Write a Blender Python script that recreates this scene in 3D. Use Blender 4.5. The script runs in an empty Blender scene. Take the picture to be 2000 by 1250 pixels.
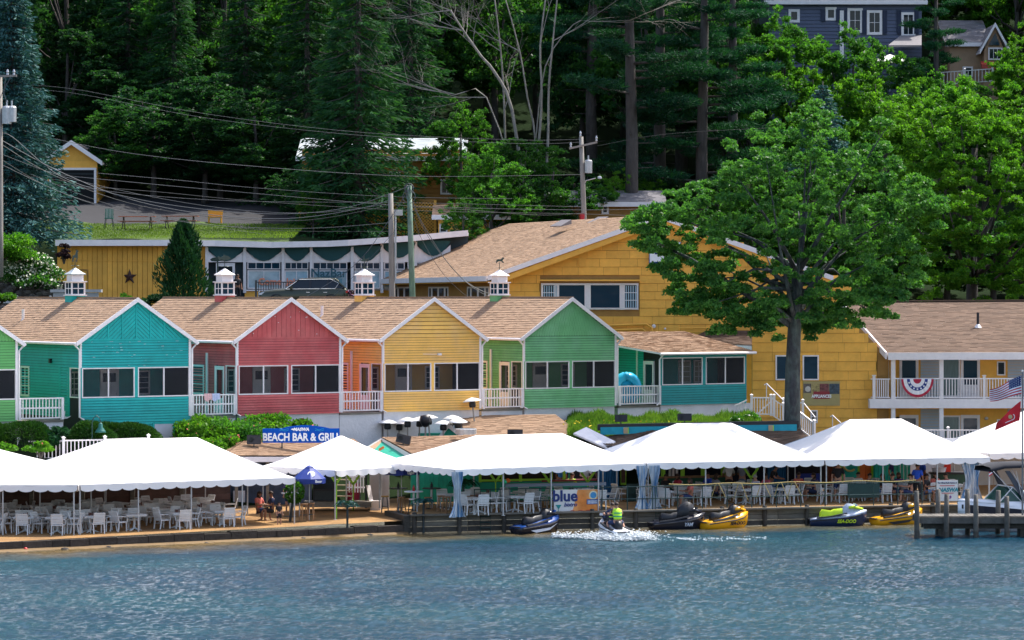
import bpy, bmesh, math, random
import numpy as np
from mathutils import Vector, Matrix
random.seed(7); RNG = np.random.default_rng(7)
S = bpy.context.scene
COL = S.collection
# ---------------------------------------------------------------- camera, light
F, YH, H = 6000.0, 570.0, 10.5          # focal length (px of a 2000 px frame), horizon row, eye height (m)
cd = bpy.data.cameras.new('camera'); cam = bpy.data.objects.new('camera', cd); COL.objects.link(cam)
cam.location = (0, 0, H); cam.rotation_euler = (math.radians(90), 0, 0)
cd.sensor_width = 36; cd.lens = 108; cd.shift_y = -(625-YH)/2000.0
cd.clip_start = 1; cd.clip_end = 3000
S.camera = cam
SUN_AZ = math.radians(51)      # to the right of the viewing direction
SUN_EL = math.radians(59)
w = bpy.data.worlds.new('World'); S.world = w; w.use_nodes = True
nt = w.node_tree; bg = nt.nodes['Background']; sk = nt.nodes.new('ShaderNodeTexSky')
sk.sky_type = 'NISHITA'; sk.sun_disc = False; sk.sun_elevation = SUN_EL; sk.sun_rotation = SUN_AZ
sk.air_density = 1.0; sk.dust_density = 3.0; sk.ozone_density = .35
nt.links.new(sk.outputs[0], bg.inputs[0]); bg.inputs[1].default_value = 0.13
sl = bpy.data.lights.new('sun', 'SUN'); sl.energy = 3.0; sl.angle = math.radians(0.53); sl.color = (1, .95, .87)
so = bpy.data.objects.new('sun', sl); COL.objects.link(so)
sd = Vector((math.sin(SUN_AZ)*math.cos(SUN_EL), math.cos(SUN_AZ)*math.cos(SUN_EL), math.sin(SUN_EL)))
so.rotation_euler = sd.to_track_quat('Z', 'Y').to_euler(); so.location = (0, 150, 60)
S.view_settings.view_transform = 'Standard'; S.view_settings.look = 'None'
S.view_settings.gamma = 1; S.view_settings.use_curve_mapping = False
S.view_settings.exposure = 1.38
S.render.engine = 'CYCLES'
S.cycles.max_bounces = 6; S.cycles.transparent_max_bounces = 12
# ---------------------------------------------------------------- helpers
def W(px, py, d): return Vector(((px-1000)/F*d, d, H-(py-YH)/F*d))
def G(px, py, z=0.):
    d = (H-z)*F/(py-YH); return Vector(((px-1000)/F*d, d, z))
def R(a): return math.radians(a)
def lin(h):
    h = h.lstrip('#'); r = [int(h[i:i+2], 16)/255 for i in (0, 2, 4)]
    return tuple(((c+.055)/1.055)**2.4 if c > .04045 else c/12.92 for c in r)
_U = {}
class MB:
    def __init__(s, M=None): s.v = []; s.f = []; s.m = []; s.M = M
    def add(s, vs, fs, mi=0, M=None):
        n = len(s.v); M = M or s.M
        s.v += [tuple(M @ Vector(p)) for p in vs] if M else [tuple(p) for p in vs]
        s.f += [tuple(i+n for i in f) for f in fs]; s.m += [mi]*len(fs); return s
    def box(s, x0, x1, y0, y1, z0, z1, mi=0, M=None):
        vs = [(x0,y0,z0),(x1,y0,z0),(x1,y1,z0),(x0,y1,z0),(x0,y0,z1),(x1,y0,z1),(x1,y1,z1),(x0,y1,z1)]
        return s.add(vs, [(3,2,1,0),(4,5,6,7),(0,1,5,4),(1,2,6,5),(2,3,7,6),(3,0,4,7)], mi, M)
    def prism(s, pts, vec, mi=0, M=None):
        n = len(pts); vec = Vector(vec); a = [Vector(p) for p in pts]; b = [p+vec for p in a]
        fs = [tuple(range(n))[::-1], tuple(range(n, 2*n))] + [(i, (i+1) % n, n+(i+1) % n, n+i) for i in range(n)]
        return s.add(a+b, fs, mi, M)
    def tube(s, pts, r, n=6, mi=0, cap=True, M=None):
        pts = [Vector(p) for p in pts]; k = len(pts)
        if not hasattr(r, '__len__'): r = [r]*k
        vs = []; ref = None
        for i, p in enumerate(pts):
            t = (pts[min(i+1, k-1)]-pts[max(i-1, 0)])
            if t.length < 1e-9: t = Vector((0, 0, 1))
            t.normalize()
            if ref is None: ref = Vector((0,0,1)) if abs(t.z) < .9 else Vector((1,0,0))
            a = t.cross(ref); 
            if a.length < 1e-4: a = t.cross(Vector((0,1,0)))
            a.normalize(); b = t.cross(a)
            for j in range(n):
                q = 2*math.pi*j/n; vs.append(p+(a*math.cos(q)+b*math.sin(q))*r[i])
        fs = [(i*n+j, i*n+(j+1) % n, (i+1)*n+(j+1) % n, (i+1)*n+j) for i in range(k-1) for j in range(n)]
        if cap: fs += [tuple(range(n))[::-1], tuple(range((k-1)*n, k*n))]
        return s.add(vs, fs, mi, M)
    def bar(s, p, q, wd, h=None, mi=0, M=None):
        p, q = Vector(p), Vector(q); h = h or wd; t = (q-p).normalized()
        up = Vector((0,0,1)) if abs(t.z) < .95 else Vector((0,1,0))
        a = t.cross(up).normalized()*wd/2; b = a.cross(t).normalized()*h/2
        vs = [p-a-b, p+a-b, p+a+b, p-a+b, q-a-b, q+a-b, q+a+b, q-a+b]
        return s.add(vs, [(3,2,1,0),(4,5,6,7),(0,1,5,4),(1,2,6,5),(2,3,7,6),(3,0,4,7)], mi, M)
    def lathe(s, prof, n=12, mi=0, M=None):
        k = len(prof); vs = [(r*math.cos(2*math.pi*j/n), r*math.sin(2*math.pi*j/n), z) for r, z in prof for j in range(n)]
        fs = [(i*n+j, i*n+(j+1) % n, (i+1)*n+(j+1) % n, (i+1)*n+j) for i in range(k-1) for j in range(n)]
        if prof[0][0] > 1e-4: fs.append(tuple(range(n))[::-1])
        if prof[-1][0] > 1e-4: fs.append(tuple(range((k-1)*n, k*n)))
        return s.add(vs, fs, mi, M)
    def loft(s, secs, mi=0, M=None, close=True):
        n = len(secs[0]); vs = [p for c in secs for p in c]; k = len(secs)
        fs = [(i*n+j, i*n+(j+1) % n, (i+1)*n+(j+1) % n, (i+1)*n+j) for i in range(k-1) for j in range(n)]
        if close: fs += [tuple(range(n))[::-1], tuple(range((k-1)*n, k*n))]
        return s.add(vs, fs, mi, M)
    def mesh(s, name, mats, off=None, smooth=False):
        me = bpy.data.meshes.new(name)
        v = s.v if off is None else [(p[0]-off[0], p[1]-off[1], p[2]-off[2]) for p in s.v]
        me.from_pydata(v, [], s.f)
        for m in (mats if isinstance(mats, (list, tuple)) else [mats]): me.materials.append(m)
        if max(s.m, default=0) > 0: me.polygons.foreach_set('material_index', s.m)
        if smooth: me.polygons.foreach_set('use_smooth', [True]*len(me.polygons))
        bm = bmesh.new(); bm.from_mesh(me); bmesh.ops.recalc_face_normals(bm, faces=bm.faces); bm.to_mesh(me); bm.free()
        me.update(); return me
    def build(s, name, mats, parent=None, world=False, smooth=False, kind=None, label=None, loc=None, rz=0):
        off = wloc(parent) if (world and parent) else None
        return put(name, s.mesh(name, mats, off, smooth), parent, loc, rz, kind, label)
def wloc(o):
    v = Vector((0,0,0))
    while o: v += Vector(o.location); o = o.parent
    return v
def put(name, me, parent=None, loc=None, rz=0, kind=None, label=None, scale=None, rot=None):
    o = bpy.data.objects.new(name, me); COL.objects.link(o)
    if parent: o.parent = parent
    if loc is not None: o.location = loc
    if rz: o.rotation_euler = (0, 0, rz)
    if rot: o.rotation_euler = rot
    if scale: o.scale = scale
    if kind: o['kind'] = kind
    if label: o['label'] = label
    return o
def tag(o, label, cat, group=None, kind=None):
    o['label'] = label; o['category'] = cat
    if group: o['group'] = group
    if kind: o['kind'] = kind
    return o
def thing(name, label, cat, loc=(0,0,0), rz=0, group=None):
    o = bpy.data.objects.new(name, None); COL.objects.link(o); o.location = loc; o.rotation_euler = (0,0,rz)
    o.empty_display_size = .3
    return tag(o, label, cat, group)
KIDS = {}
def kids(o):
    return [c for c in bpy.data.objects if c.parent == o]
def copy_tree(o, loc=None, rz=None, label=None, group=None, parent=None, tree=None):
    c = o.copy(); COL.objects.link(c)
    if parent is not None: c.parent = parent
    if loc is not None: c.location = loc
    if rz is not None: c.rotation_euler = (0, 0, rz)
    if label: c['label'] = label
    if group: c['group'] = group
    if tree is None: tree = snap(o)
    for ch, sub in tree: copy_tree(ch, parent=c, tree=sub)
    return c
def snap(o): return [(k, snap(k)) for k in kids(o)]
def M4(loc=(0,0,0), rz=0, rx=0, ry=0, s=1):
    return Matrix.Translation(loc) @ Matrix.Rotation(rz,4,'Z') @ Matrix.Rotation(ry,4,'Y') @ Matrix.Rotation(rx,4,'X') @ Matrix.Scale(s,4)
# ---------------------------------------------------------------- materials
MATS = {}
def mk(name, col, rough=.65, var=.12, scale=1.3, metal=0, bump=0, bscale=20, piece=0, spec=.4, isl=0, col2=None, stretch=None, dirt=0):
    if name in MATS: return MATS[name]
    m = bpy.data.materials.new(name); m.use_nodes = True; n = m.node_tree; b = n.nodes['Principled BSDF']
    b.inputs['Roughness'].default_value = rough; b.inputs['Metallic'].default_value = metal
    b.inputs['Specular IOR Level'].default_value = spec
    g = n.nodes.new('ShaderNodeNewGeometry')
    mp = n.nodes.new('ShaderNodeMapping'); n.links.new(g.outputs['Position'], mp.inputs[0])
    if stretch: mp.inputs['Scale'].default_value = stretch
    nz = n.nodes.new('ShaderNodeTexNoise'); nz.inputs['Scale'].default_value = scale; nz.inputs['Detail'].default_value = 5
    nz.inputs['Roughness'].default_value = .65
    n.links.new(mp.outputs[0], nz.inputs['Vector'])
    cr = n.nodes.new('ShaderNodeMapRange'); cr.inputs[1].default_value = .3; cr.inputs[2].default_value = .7
    cr.inputs[3].default_value = 1-var; cr.inputs[4].default_value = 1+var
    n.links.new(nz.outputs[0], cr.inputs[0]); val = cr.outputs[0]
    def mul(a, bb):
        q = n.nodes.new('ShaderNodeMath'); q.operation = 'MULTIPLY'; n.links.new(a, q.inputs[0]); n.links.new(bb, q.inputs[1]); return q.outputs[0]
    if piece:
        oi = n.nodes.new('ShaderNodeObjectInfo'); r = n.nodes.new('ShaderNodeMapRange')
        r.inputs[3].default_value = 1-piece; r.inputs[4].default_value = 1+piece
        n.links.new(oi.outputs['Random'], r.inputs[0]); val = mul(val, r.outputs[0])
    if isl:
        r = n.nodes.new('ShaderNodeMapRange'); r.inputs[3].default_value = 1-isl; r.inputs[4].default_value = 1+isl
        n.links.new(g.outputs['Random Per Island'], r.inputs[0]); val = mul(val, r.outputs[0])
    vm = n.nodes.new('ShaderNodeVectorMath'); vm.operation = 'SCALE'; vm.inputs[0].default_value = col[:3]
    n.links.new(val, vm.inputs['Scale']); out = vm.outputs[0]
    if col2:
        nz2 = n.nodes.new('ShaderNodeTexNoise'); nz2.inputs['Scale'].default_value = scale*.45; nz2.inputs['Detail'].default_value = 6
        n.links.new(mp.outputs[0], nz2.inputs['Vector'])
        q = n.nodes.new('ShaderNodeMapRange'); q.inputs[1].default_value = .42; q.inputs[2].default_value = .62; n.links.new(nz2.outputs[0], q.inputs[0])
        vm2 = n.nodes.new('ShaderNodeVectorMath'); vm2.operation = 'SCALE'; vm2.inputs[0].default_value = col2[:3]; n.links.new(val, vm2.inputs['Scale'])
        mx = n.nodes.new('ShaderNodeMix'); mx.data_type = 'RGBA'; n.links.new(q.outputs[0], mx.inputs[0])
        n.links.new(out, mx.inputs[6]); n.links.new(vm2.outputs[0], mx.inputs[7]); out = mx.outputs[2]
    n.links.new(out, b.inputs['Base Color'])
    if bump:
        nb = n.nodes.new('ShaderNodeTexNoise'); nb.inputs['Scale'].default_value = bscale; nb.inputs['Detail'].default_value = 4
        n.links.new(mp.outputs[0], nb.inputs['Vector'])
        bp = n.nodes.new('ShaderNodeBump'); bp.inputs['Strength'].default_value = bump; bp.inputs['Distance'].default_value = .05
        n.links.new(nb.outputs[0], bp.inputs['Height']); n.links.new(bp.outputs[0], b.inputs['Normal'])
    MATS[name] = m; return m
def leafmat(name, c1, c2, trans=.35, rough=.45):
    m = bpy.data.materials.new(name); m.use_nodes = True; n = m.node_tree; b = n.nodes['Principled BSDF']; o = n.nodes['Material Output']
    g = n.nodes.new('ShaderNodeNewGeometry'); nz = n.nodes.new('ShaderNodeTexNoise'); nz.inputs['Scale'].default_value = .55
    nz.inputs['Detail'].default_value = 3; n.links.new(g.outputs['Position'], nz.inputs['Vector'])
    ad = n.nodes.new('ShaderNodeMath'); ad.operation = 'MULTIPLY_ADD'; ad.inputs[1].default_value = .55
    n.links.new(g.outputs['Random Per Island'], ad.inputs[0])
    mr = n.nodes.new('ShaderNodeMapRange'); mr.inputs[1].default_value = .35; mr.inputs[2].default_value = .65; mr.inputs[3].default_value = -.05; mr.inputs[4].default_value = .5
    n.links.new(nz.outputs[0], mr.inputs[0]); n.links.new(mr.outputs[0], ad.inputs[2])
    mx = n.nodes.new('ShaderNodeMix'); mx.data_type = 'RGBA'; mx.inputs[6].default_value = (*c1, 1); mx.inputs[7].default_value = (*c2, 1)
    n.links.new(ad.outputs[0], mx.inputs[0])
    oi = n.nodes.new('ShaderNodeObjectInfo'); mr2 = n.nodes.new('ShaderNodeMapRange'); mr2.inputs[3].default_value = .75; mr2.inputs[4].default_value = 1.25
    n.links.new(oi.outputs['Random'], mr2.inputs[0]); sc = n.nodes.new('ShaderNodeVectorMath'); sc.operation = 'SCALE'
    n.links.new(mx.outputs[2], sc.inputs[0]); n.links.new(mr2.outputs[0], sc.inputs['Scale'])
    n.links.new(sc.outputs[0], b.inputs['Base Color']); b.inputs['Roughness'].default_value = rough; b.inputs['Specular IOR Level'].default_value = .35 if rough < .4 else .12
    t = n.nodes.new('ShaderNodeBsdfTranslucent'); sc2 = n.nodes.new('ShaderNodeVectorMath'); sc2.operation = 'MULTIPLY'; sc2.inputs[1].default_value = (1.5, 1.6, .6)
    n.links.new(sc.outputs[0], sc2.inputs[0]); n.links.new(sc2.outputs[0], t.inputs['Color'])
    ms = n.nodes.new('ShaderNodeMixShader'); ms.inputs[0].default_value = trans
    n.links.new(b.outputs[0], ms.inputs[1]); n.links.new(t.outputs[0], ms.inputs[2]); n.links.new(ms.outputs[0], o.inputs['Surface'])
    return m
def glassmat(name, col, rough=.05, spec=.8):
    m = bpy.data.materials.new(name); m.use_nodes = True; n = m.node_tree; b = n.nodes['Principled BSDF']
    b.inputs['Base Color'].default_value = (*col, 1); b.inputs['Roughness'].default_value = rough; b.inputs['Specular IOR Level'].default_value = spec
    nb = n.nodes.new('ShaderNodeTexNoise'); nb.inputs['Scale'].default_value = .8; g = n.nodes.new('ShaderNodeNewGeometry'); n.links.new(g.outputs['Position'], nb.inputs['Vector'])
    bp = n.nodes.new('ShaderNodeBump'); bp.inputs['Strength'].default_value = .15; bp.inputs['Distance'].default_value = .1
    n.links.new(nb.outputs[0], bp.inputs['Height']); n.links.new(bp.outputs[0], b.inputs['Normal']); return m
def meshscreen(name, col, alpha):
    m = bpy.data.materials.new(name); m.use_nodes = True; n = m.node_tree; b = n.nodes['Principled BSDF']; o = n.nodes['Material Output']
    b.inputs['Base Color'].default_value = (*col, 1); b.inputs['Roughness'].default_value = .5
    t = n.nodes.new('ShaderNodeBsdfTransparent'); ms = n.nodes.new('ShaderNodeMixShader'); ms.inputs[0].default_value = alpha
    n.links.new(t.outputs[0], ms.inputs[1]); n.links.new(b.outputs[0], ms.inputs[2]); n.links.new(ms.outputs[0], o.inputs['Surface']); return m
TEAL = mk('paint_teal', (.003,.33,.31), .6, .10, 2.2, piece=.07, col2=(.004,.36,.34))
TEAL2 = mk('turquoise_and_lit_teal', (.004,.42,.36), .6, .10, 2.2, piece=.07)
TEAL3 = mk('deep_and_shaded_teal', (.004,.25,.245), .6, .10, 2.2, piece=.07)
RED = mk('paint_red', (.47,.078,.078), .6, .12, 2.2, piece=.09, col2=(.50,.11,.105))
YEL = mk('paint_yellow', (.84,.49,.11), .6, .08, 2.2, piece=.05, col2=(.80,.48,.15))
GRN = mk('paint_green', (.14,.41,.17), .6, .10, 2.2, piece=.08, col2=(.17,.43,.21))
GRN1 = mk('paint_leaf_green', (.13,.41,.12), .6, .08, 2.2, piece=.06)
OCH = mk('paint_ochre', (.79,.40,.06), .65, .12, 1.5, piece=.08)
OCHB = mk('ochre_dark_and_gap_shade', (.33,.17,.04), .7, .15, 1.5, piece=.08)
WHT = mk('paint_white', (.76,.71,.71), .5, .07, 3)
WHT2 = mk('painted_masonry', (.64,.62,.63), .7, .10, 1.2, bump=.3, bscale=9)
SHG = mk('roof_shingle_tan', (.30,.195,.125), .9, .06, .6, isl=.15, bump=.3, bscale=40)
SHG2 = mk('roof_shingle_brown', (.13,.082,.056), .9, .12, .6, isl=.18, bump=.3, bscale=40)
SHG3 = mk('roof_shingle_grey', (.17,.16,.17), .9, .12, .6, isl=.25)
TENT = mk('tent_vinyl', (.84,.81,.80), .45, .03, .5)
def addtrans(m, col, f):
    n = m.node_tree; b = n.nodes['Principled BSDF']; o = n.nodes['Material Output']; t = n.nodes.new('ShaderNodeBsdfTranslucent'); t.inputs[0].default_value = (*col, 1)
    ms = n.nodes.new('ShaderNodeMixShader'); ms.inputs[0].default_value = f; n.links.new(b.outputs[0], ms.inputs[1]); n.links.new(t.outputs[0], ms.inputs[2]); n.links.new(ms.outputs[0], o.inputs['Surface'])
addtrans(TENT, (.5,.5,.54), .05)
SCR = meshscreen('insect_screen', (.012,.016,.028), .24)
GLS = glassmat('window_glass', (.012,.018,.026), .05, .35)
GLSB = glassmat('window_glass_blue', (.006,.03,.055), .05, .3)
GAPSHADE = mk('board_gap_shade', (.02,.02,.022), .9)  # near-black backing: shadow lines between the clapboards are put into this colour
SAND = mk('sand', (.28,.155,.055), .95, .22, 1.6, bump=.8, bscale=9, col2=(.19,.105,.04))
GRASS = mk('lawn_grass', (.05,.085,.015), .95, .25, 3, bump=.6, bscale=40)
EARTH = mk('hill_ground', (.012,.022,.009), .98, .3, .6, spec=.03, bump=.5, bscale=5)
ASPH = mk('asphalt', (.02,.02,.024), .9, .15, 2)
BARK = mk('bark', (.07,.06,.055), .95, .35, 5, bump=.8, bscale=12, stretch=(1,1,.25))
BARK2 = mk('bark_pale', (.22,.205,.18), .9, .35, 5, bump=.5, bscale=12, stretch=(1,1,.4))
BARK3 = mk('bark_lichen', (.04,.042,.045), .95, .4, 6, bump=.8, bscale=14, col2=(.075,.095,.085), stretch=(1,1,.5))
TIMB = mk('weathered_timber', (.16,.145,.12), .85, .35, 3, bump=.5, bscale=18, piece=.2, stretch=(.4,.4,2))
TIMBD = mk('wet_timber', (.05,.044,.036), .6, .4, 3, bump=.5, bscale=14, piece=.2)
DOCK = mk('dock_wood', (.11,.10,.088), .85, .3, 3, bump=.4, bscale=18, piece=.12)
STONE = mk('seawall_stone', (.035,.027,.022), .7, .4, 2.5, bump=.8, bscale=8, piece=.3)
CONC = mk('concrete', (.38,.38,.38), .85, .12, 2, bump=.3, bscale=15, piece=.1)
BLK = mk('black_plastic', (.012,.013,.018), .45, .1, 3)
DKM = mk('dark_metal', (.03,.04,.045), .45, .2, 6, metal=.3)
DKG = mk('dark_green_metal', (.012,.045,.045), .45, .2, 6)
STEEL = mk('galvanised_steel', (.45,.46,.48), .4, .15, 6, metal=.5)
SILV = mk('heater_aluminium', (.8,.8,.8), .35, .05, 5, metal=.25)
CHW = mk('chair_plastic', (.60,.61,.62), .5, .06, 4, piece=.07)
CHT = mk('table_plastic', (.55,.57,.58), .5, .06, 4)
WOOD = mk('stool_wood', (.25,.14,.07), .7, .3, 6, piece=.15)
BLUE = mk('parasol_blue', (.005,.025,.19), .6, .1, 3)
CURT = mk('curtain_blue', (.01,.10,.24), .8, .15, 3)
LIME = mk('paint_lime', (.30,.62,.04), .55, .06, 3)
ORG = mk('paint_orange', (.72,.16,.03), .55, .08, 3)
JADE = mk('paint_jade', (.01,.30,.20), .6, .1, 3, piece=.08)
BROWNW = mk('brown_boards', (.09,.05,.04), .8, .25, 3, piece=.2)
WIRE = mk('cable', (.03,.035,.04), .5, .1, 3)
WIREL = mk('cable_light', (.07,.08,.095), .5, .1, 3)
def plain(name, col, rough=.5, **k): return mk(name, col, rough, .05, 4, **k)
# ================================================================ the setting
XS = [-90,-60,-30,-20.7,-4.4,16.3,40,95]
SH = [98,109,119,124.4,133.9,139.5,144,152]
def shore(x): return float(np.interp(x, XS, SH))
def P0(a, z): return ([s+a for s in SH], [z]*8 if not hasattr(z, '__len__') else z)
LZ = [.35,.35,.35,.35,.52,.77,.77,.77]
ROWS = [P0(.3, LZ), P0(13, [z+.15 for z in LZ]), P0(15.5, 1.9), P0(17.2, 3.2), P0(19, 4.0), ([132,140,148,150,160,166,168,170], [4.4]*5+[2.6,2.4,2.4]),
 ([148,152,159,161,168,169,170,172], [9.0,9.05,9.1,9.1,6.4,3.0,2.6,2.6]),
 ([176,176,177,178,180,180,180,180], [9.4,9.38,9.36,9.34,8.3,6,5,5]),
 ([181,182,184,185,186,186,186,186], [9.95,9.95,9.95,9.95,9.5,7,6,6]),
 ([183,184,186,187.0,189,190,190,190], [13.6,13.6,13.6,13.6,12,8,7,7]),
 ([200]*8, [15.2,15.2,15,14.9,14,11,9.5,9]),
 ([216]*8, [17.6,17.6,17.3,17,16.5,14,13,13]),
 ([240]*8, [26,26,25,25,25,23,25.5,26]),
 ([300]*8, [46,46,46,46,45,45,44,44]),
 ([480]*8, [75,75,74,74,73,72,72,72])]
_X8 = XS[:]; XS = [-90,-60,-30,-20.7,-14.6,-13.4,-4.4,16.3,40,95]
SH = [float(np.interp(x, _X8, SH)) for x in XS]
ROWS = [([float(np.interp(x, _X8, a)) for x in XS], [float(np.interp(x, _X8, b)) for x in XS]) for a, b in ROWS]
def lift(a, zl): return ([s+a for s in SH], zl)
ROWS = ROWS[:2]+[lift(13.2, [2.75]*5+[.55,.70,.93,.93,.93]), lift(15.5, [3.2]*5+[1.2,1.6,1.9,1.9,1.9]), lift(17.2, [3.6]*5+[2.6,2.6,2.2,2.2,2.2]), lift(19.0, [3.9]*5+[3.0,3.0,2.4,2.3,2.3])]+ROWS[5:]
_i = next(i for i, r in enumerate(ROWS) if abs(r[0][0]-200) < 1e-6)
IR = _i
def ter(x, y):
    ds = [float(np.interp(x, XS, r[0])) for r in ROWS]; zs = [float(np.interp(x, XS, r[1])) for r in ROWS]
    return float(np.interp(y, ds, zs))
gx = np.arange(-90, 95.1, 1.0)
mb = MB(); rows = []
tvals = []
for a in range(len(ROWS)-1):
    k = 4 if a < IR+2 else 10
    for j in range(k): tvals.append((a, j/k))
tvals.append((len(ROWS)-2, 1.0))
verts = []; 
for a, t in tvals:
    for x in gx:
        d0, d1 = np.interp(x, XS, ROWS[a][0]), np.interp(x, XS, ROWS[a+1][0]); z0, z1 = np.interp(x, XS, ROWS[a][1]), np.interp(x, XS, ROWS[a+1][1])
        y = d0+(d1-d0)*t; z = z0+(z1-z0)*t
        if a >= IR-5: z += .25*math.sin(x*.7+y*.3)*math.cos(y*.5) * (0 if IR-4 <= a <= IR-3 else 1)
        verts.append((float(x), float(y), float(z)))
nx = len(gx); faces = [(i*nx+j, i*nx+j+1, (i+1)*nx+j+1, (i+1)*nx+j) for i in range(len(tvals)-1) for j in range(nx-1)]
me = bpy.data.meshes.new('ground'); me.from_pydata(verts, [], faces)
for m in (SAND, EARTH, GRASS, ASPH): me.materials.append(m)
mi = []
for i in range(len(tvals)-1):
    a = tvals[i][0]; k = 0 if a == 0 else 1
    for j in range(nx-1):
        kk = k
        if a == IR-3: kk = 3
        if a == IR-1 and gx[j] < -14: kk = 2
        if a == IR and gx[j] < -10: kk = 3
        mi.append(kk)
me.polygons.foreach_set('material_index', mi); me.polygons.foreach_set('use_smooth', [True]*len(mi)); me.update()
put('ground', me, kind='structure')
# far lake bed and horizon sheet
MB().box(-900, 900, -300, 900, -3.2, -3.0).build('lake_bed', EARTH, kind='structure')
# ---- water
def watermat():
    m = bpy.data.materials.new('lake_water'); m.use_nodes = True; n = m.node_tree; b = n.nodes['Principled BSDF']
    g = n.nodes.new('ShaderNodeNewGeometry')
    b.inputs['Roughness'].default_value = .08; b.inputs['IOR'].default_value = 1.33; b.inputs['Specular IOR Level'].default_value = .29
    at = n.nodes.new('ShaderNodeAttribute'); at.attribute_name = 'shoal'
    nz = n.nodes.new('ShaderNodeTexNoise'); nz.inputs['Scale'].default_value = .13; nz.inputs['Detail'].default_value = 4
    mp = n.nodes.new('ShaderNodeMapping'); mp.inputs['Scale'].default_value = (.5, 1.2, 1); n.links.new(g.outputs['Position'], mp.inputs[0]); n.links.new(mp.outputs[0], nz.inputs['Vector'])
    mr = n.nodes.new('ShaderNodeMapRange'); mr.inputs[1].default_value = .38; mr.inputs[2].default_value = .62; n.links.new(nz.outputs[0], mr.inputs[0])
    mx = n.nodes.new('ShaderNodeMix'); mx.data_type = 'RGBA'; mx.inputs[6].default_value = (.002,.030,.055,1); mx.inputs[7].default_value = (.003,.045,.064,1); n.links.new(mr.outputs[0], mx.inputs[0])
    m2 = n.nodes.new('ShaderNodeMix'); m2.data_type = 'RGBA'; m2.inputs[7].default_value = (.17,.11,.035,1); n.links.new(at.outputs['Fac'], m2.inputs[0]); n.links.new(mx.outputs[2], m2.inputs[6])
    n.links.new(m2.outputs[2], b.inputs['Base Color'])
    n1 = n.nodes.new('ShaderNodeTexNoise'); n1.inputs['Scale'].default_value = 12; n1.inputs['Detail'].default_value = 7; n1.inputs['Roughness'].default_value = .8
    mq = n.nodes.new('ShaderNodeMapping'); mq.inputs['Scale'].default_value = (1.3, .5, 1); mq.inputs['Rotation'].default_value = (0,0,.12)
    n.links.new(g.outputs['Position'], mq.inputs[0]); n.links.new(mq.outputs[0], n1.inputs['Vector'])
    bp = n.nodes.new('ShaderNodeBump'); ms_ = n.nodes.new('ShaderNodeMapRange'); ms_.inputs[2].default_value = .8; ms_.inputs[3].default_value = 1; ms_.inputs[4].default_value = .12; n.links.new(at.outputs['Fac'], ms_.inputs[0]); n.links.new(ms_.outputs[0], bp.inputs['Strength']); bp.inputs['Distance'].default_value = .05
    n.links.new(n1.outputs[0], bp.inputs['Height']); n.links.new(bp.outputs[0], b.inputs['Normal']); return m
WATER = watermat()
ys = np.concatenate([np.arange(60, 86, 1.0), np.arange(86, 143, .11)]); xs_ = np.arange(-26, 27.01, .085)
X, Y = np.meshgrid(xs_, ys); Z = np.zeros_like(X); rr = np.random.default_rng(3)
for k in range(46):
    lam = .26+.75*rr.random()**1.5 if k < 40 else rr.uniform(1.4, 3.2); a = rr.normal(1.3, .8); am = .0066*lam if k < 40 else .004*lam; ph = rr.uniform(0, 6.28)
    ph2 = rr.uniform(0, 6.28, 2); kk = 2*math.pi/lam
    warp = .9*np.sin(X*.21+ph2[0])+.9*np.sin(Y*.17+X*.06+ph2[1])
    Z += am*np.sin(kk*(X*math.cos(a)+Y*math.sin(a))+ph+warp)
shx = np.interp(X, XS, SH); dist = shx-Y
Z *= np.clip(dist/3, .12, 1) * (0.85+.35*np.sin(X*.09+1)*np.sin(Y*.13+.4))
# wake of the moving craft: trail to the right and humps
wx, wy = 4.6, 131.6
wk = np.exp(-((Y-(wy-.6-(X-wx)*.03))**2)/1.1)*np.clip((X-wx)/2, 0, 1)*np.exp(-np.clip(X-wx, 0, 99)/4)
Z += .13*wk*np.sin(X*5+Y*4)+.06*wk
sho = np.clip(1-dist/np.interp(X, [-26,-4,3,26], [5.5,6.0,4.5,4.0]), 0, 1)**.8*(.75+.25*np.sin(X*1.3+np.sin(Y*2)))
n0, n1_ = X.shape
me = bpy.data.meshes.new('lake_water')
V = np.stack([X, Y, Z], -1).reshape(-1, 3)
I = np.arange(n0*n1_).reshape(n0, n1_)
Q = np.stack([I[:-1,:-1], I[:-1,1:], I[1:,1:], I[1:,:-1]], -1).reshape(-1, 4)
def fastmesh(me, V, Q):
    me.vertices.add(len(V)); me.vertices.foreach_set('co', np.ascontiguousarray(V, dtype=np.float32).ravel())
    k = Q.shape[1]; me.loops.add(Q.size); me.loops.foreach_set('vertex_index', np.ascontiguousarray(Q, dtype=np.int32).ravel())
    me.polygons.add(len(Q)); me.polygons.foreach_set('loop_start', np.arange(0, Q.size, k, dtype=np.int32))
    me.polygons.foreach_set('loop_total', np.full(len(Q), k, dtype=np.int32)); me.update(calc_edges=True); return me
fastmesh(me, V, Q); me.polygons.foreach_set('use_smooth', [True]*len(Q)); me.materials.append(WATER)
at_ = me.attributes.new('shoal', 'FLOAT', 'POINT'); at_.data.foreach_set('value', sho.ravel().astype(np.float32))
put('lake_water', me, kind='structure')
mb = MB(); 
for x0, x1, y0, y1 in ((-900,-26,-300,160),(27,900,-300,160),(-26,27,-300,60)):
    mb.add([(x0,y0,0),(x1,y0,0),(x1,y1,0),(x0,y1,0)], [(0,1,2,3)])
mb.build('open_water', WATER, kind='structure')
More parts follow.
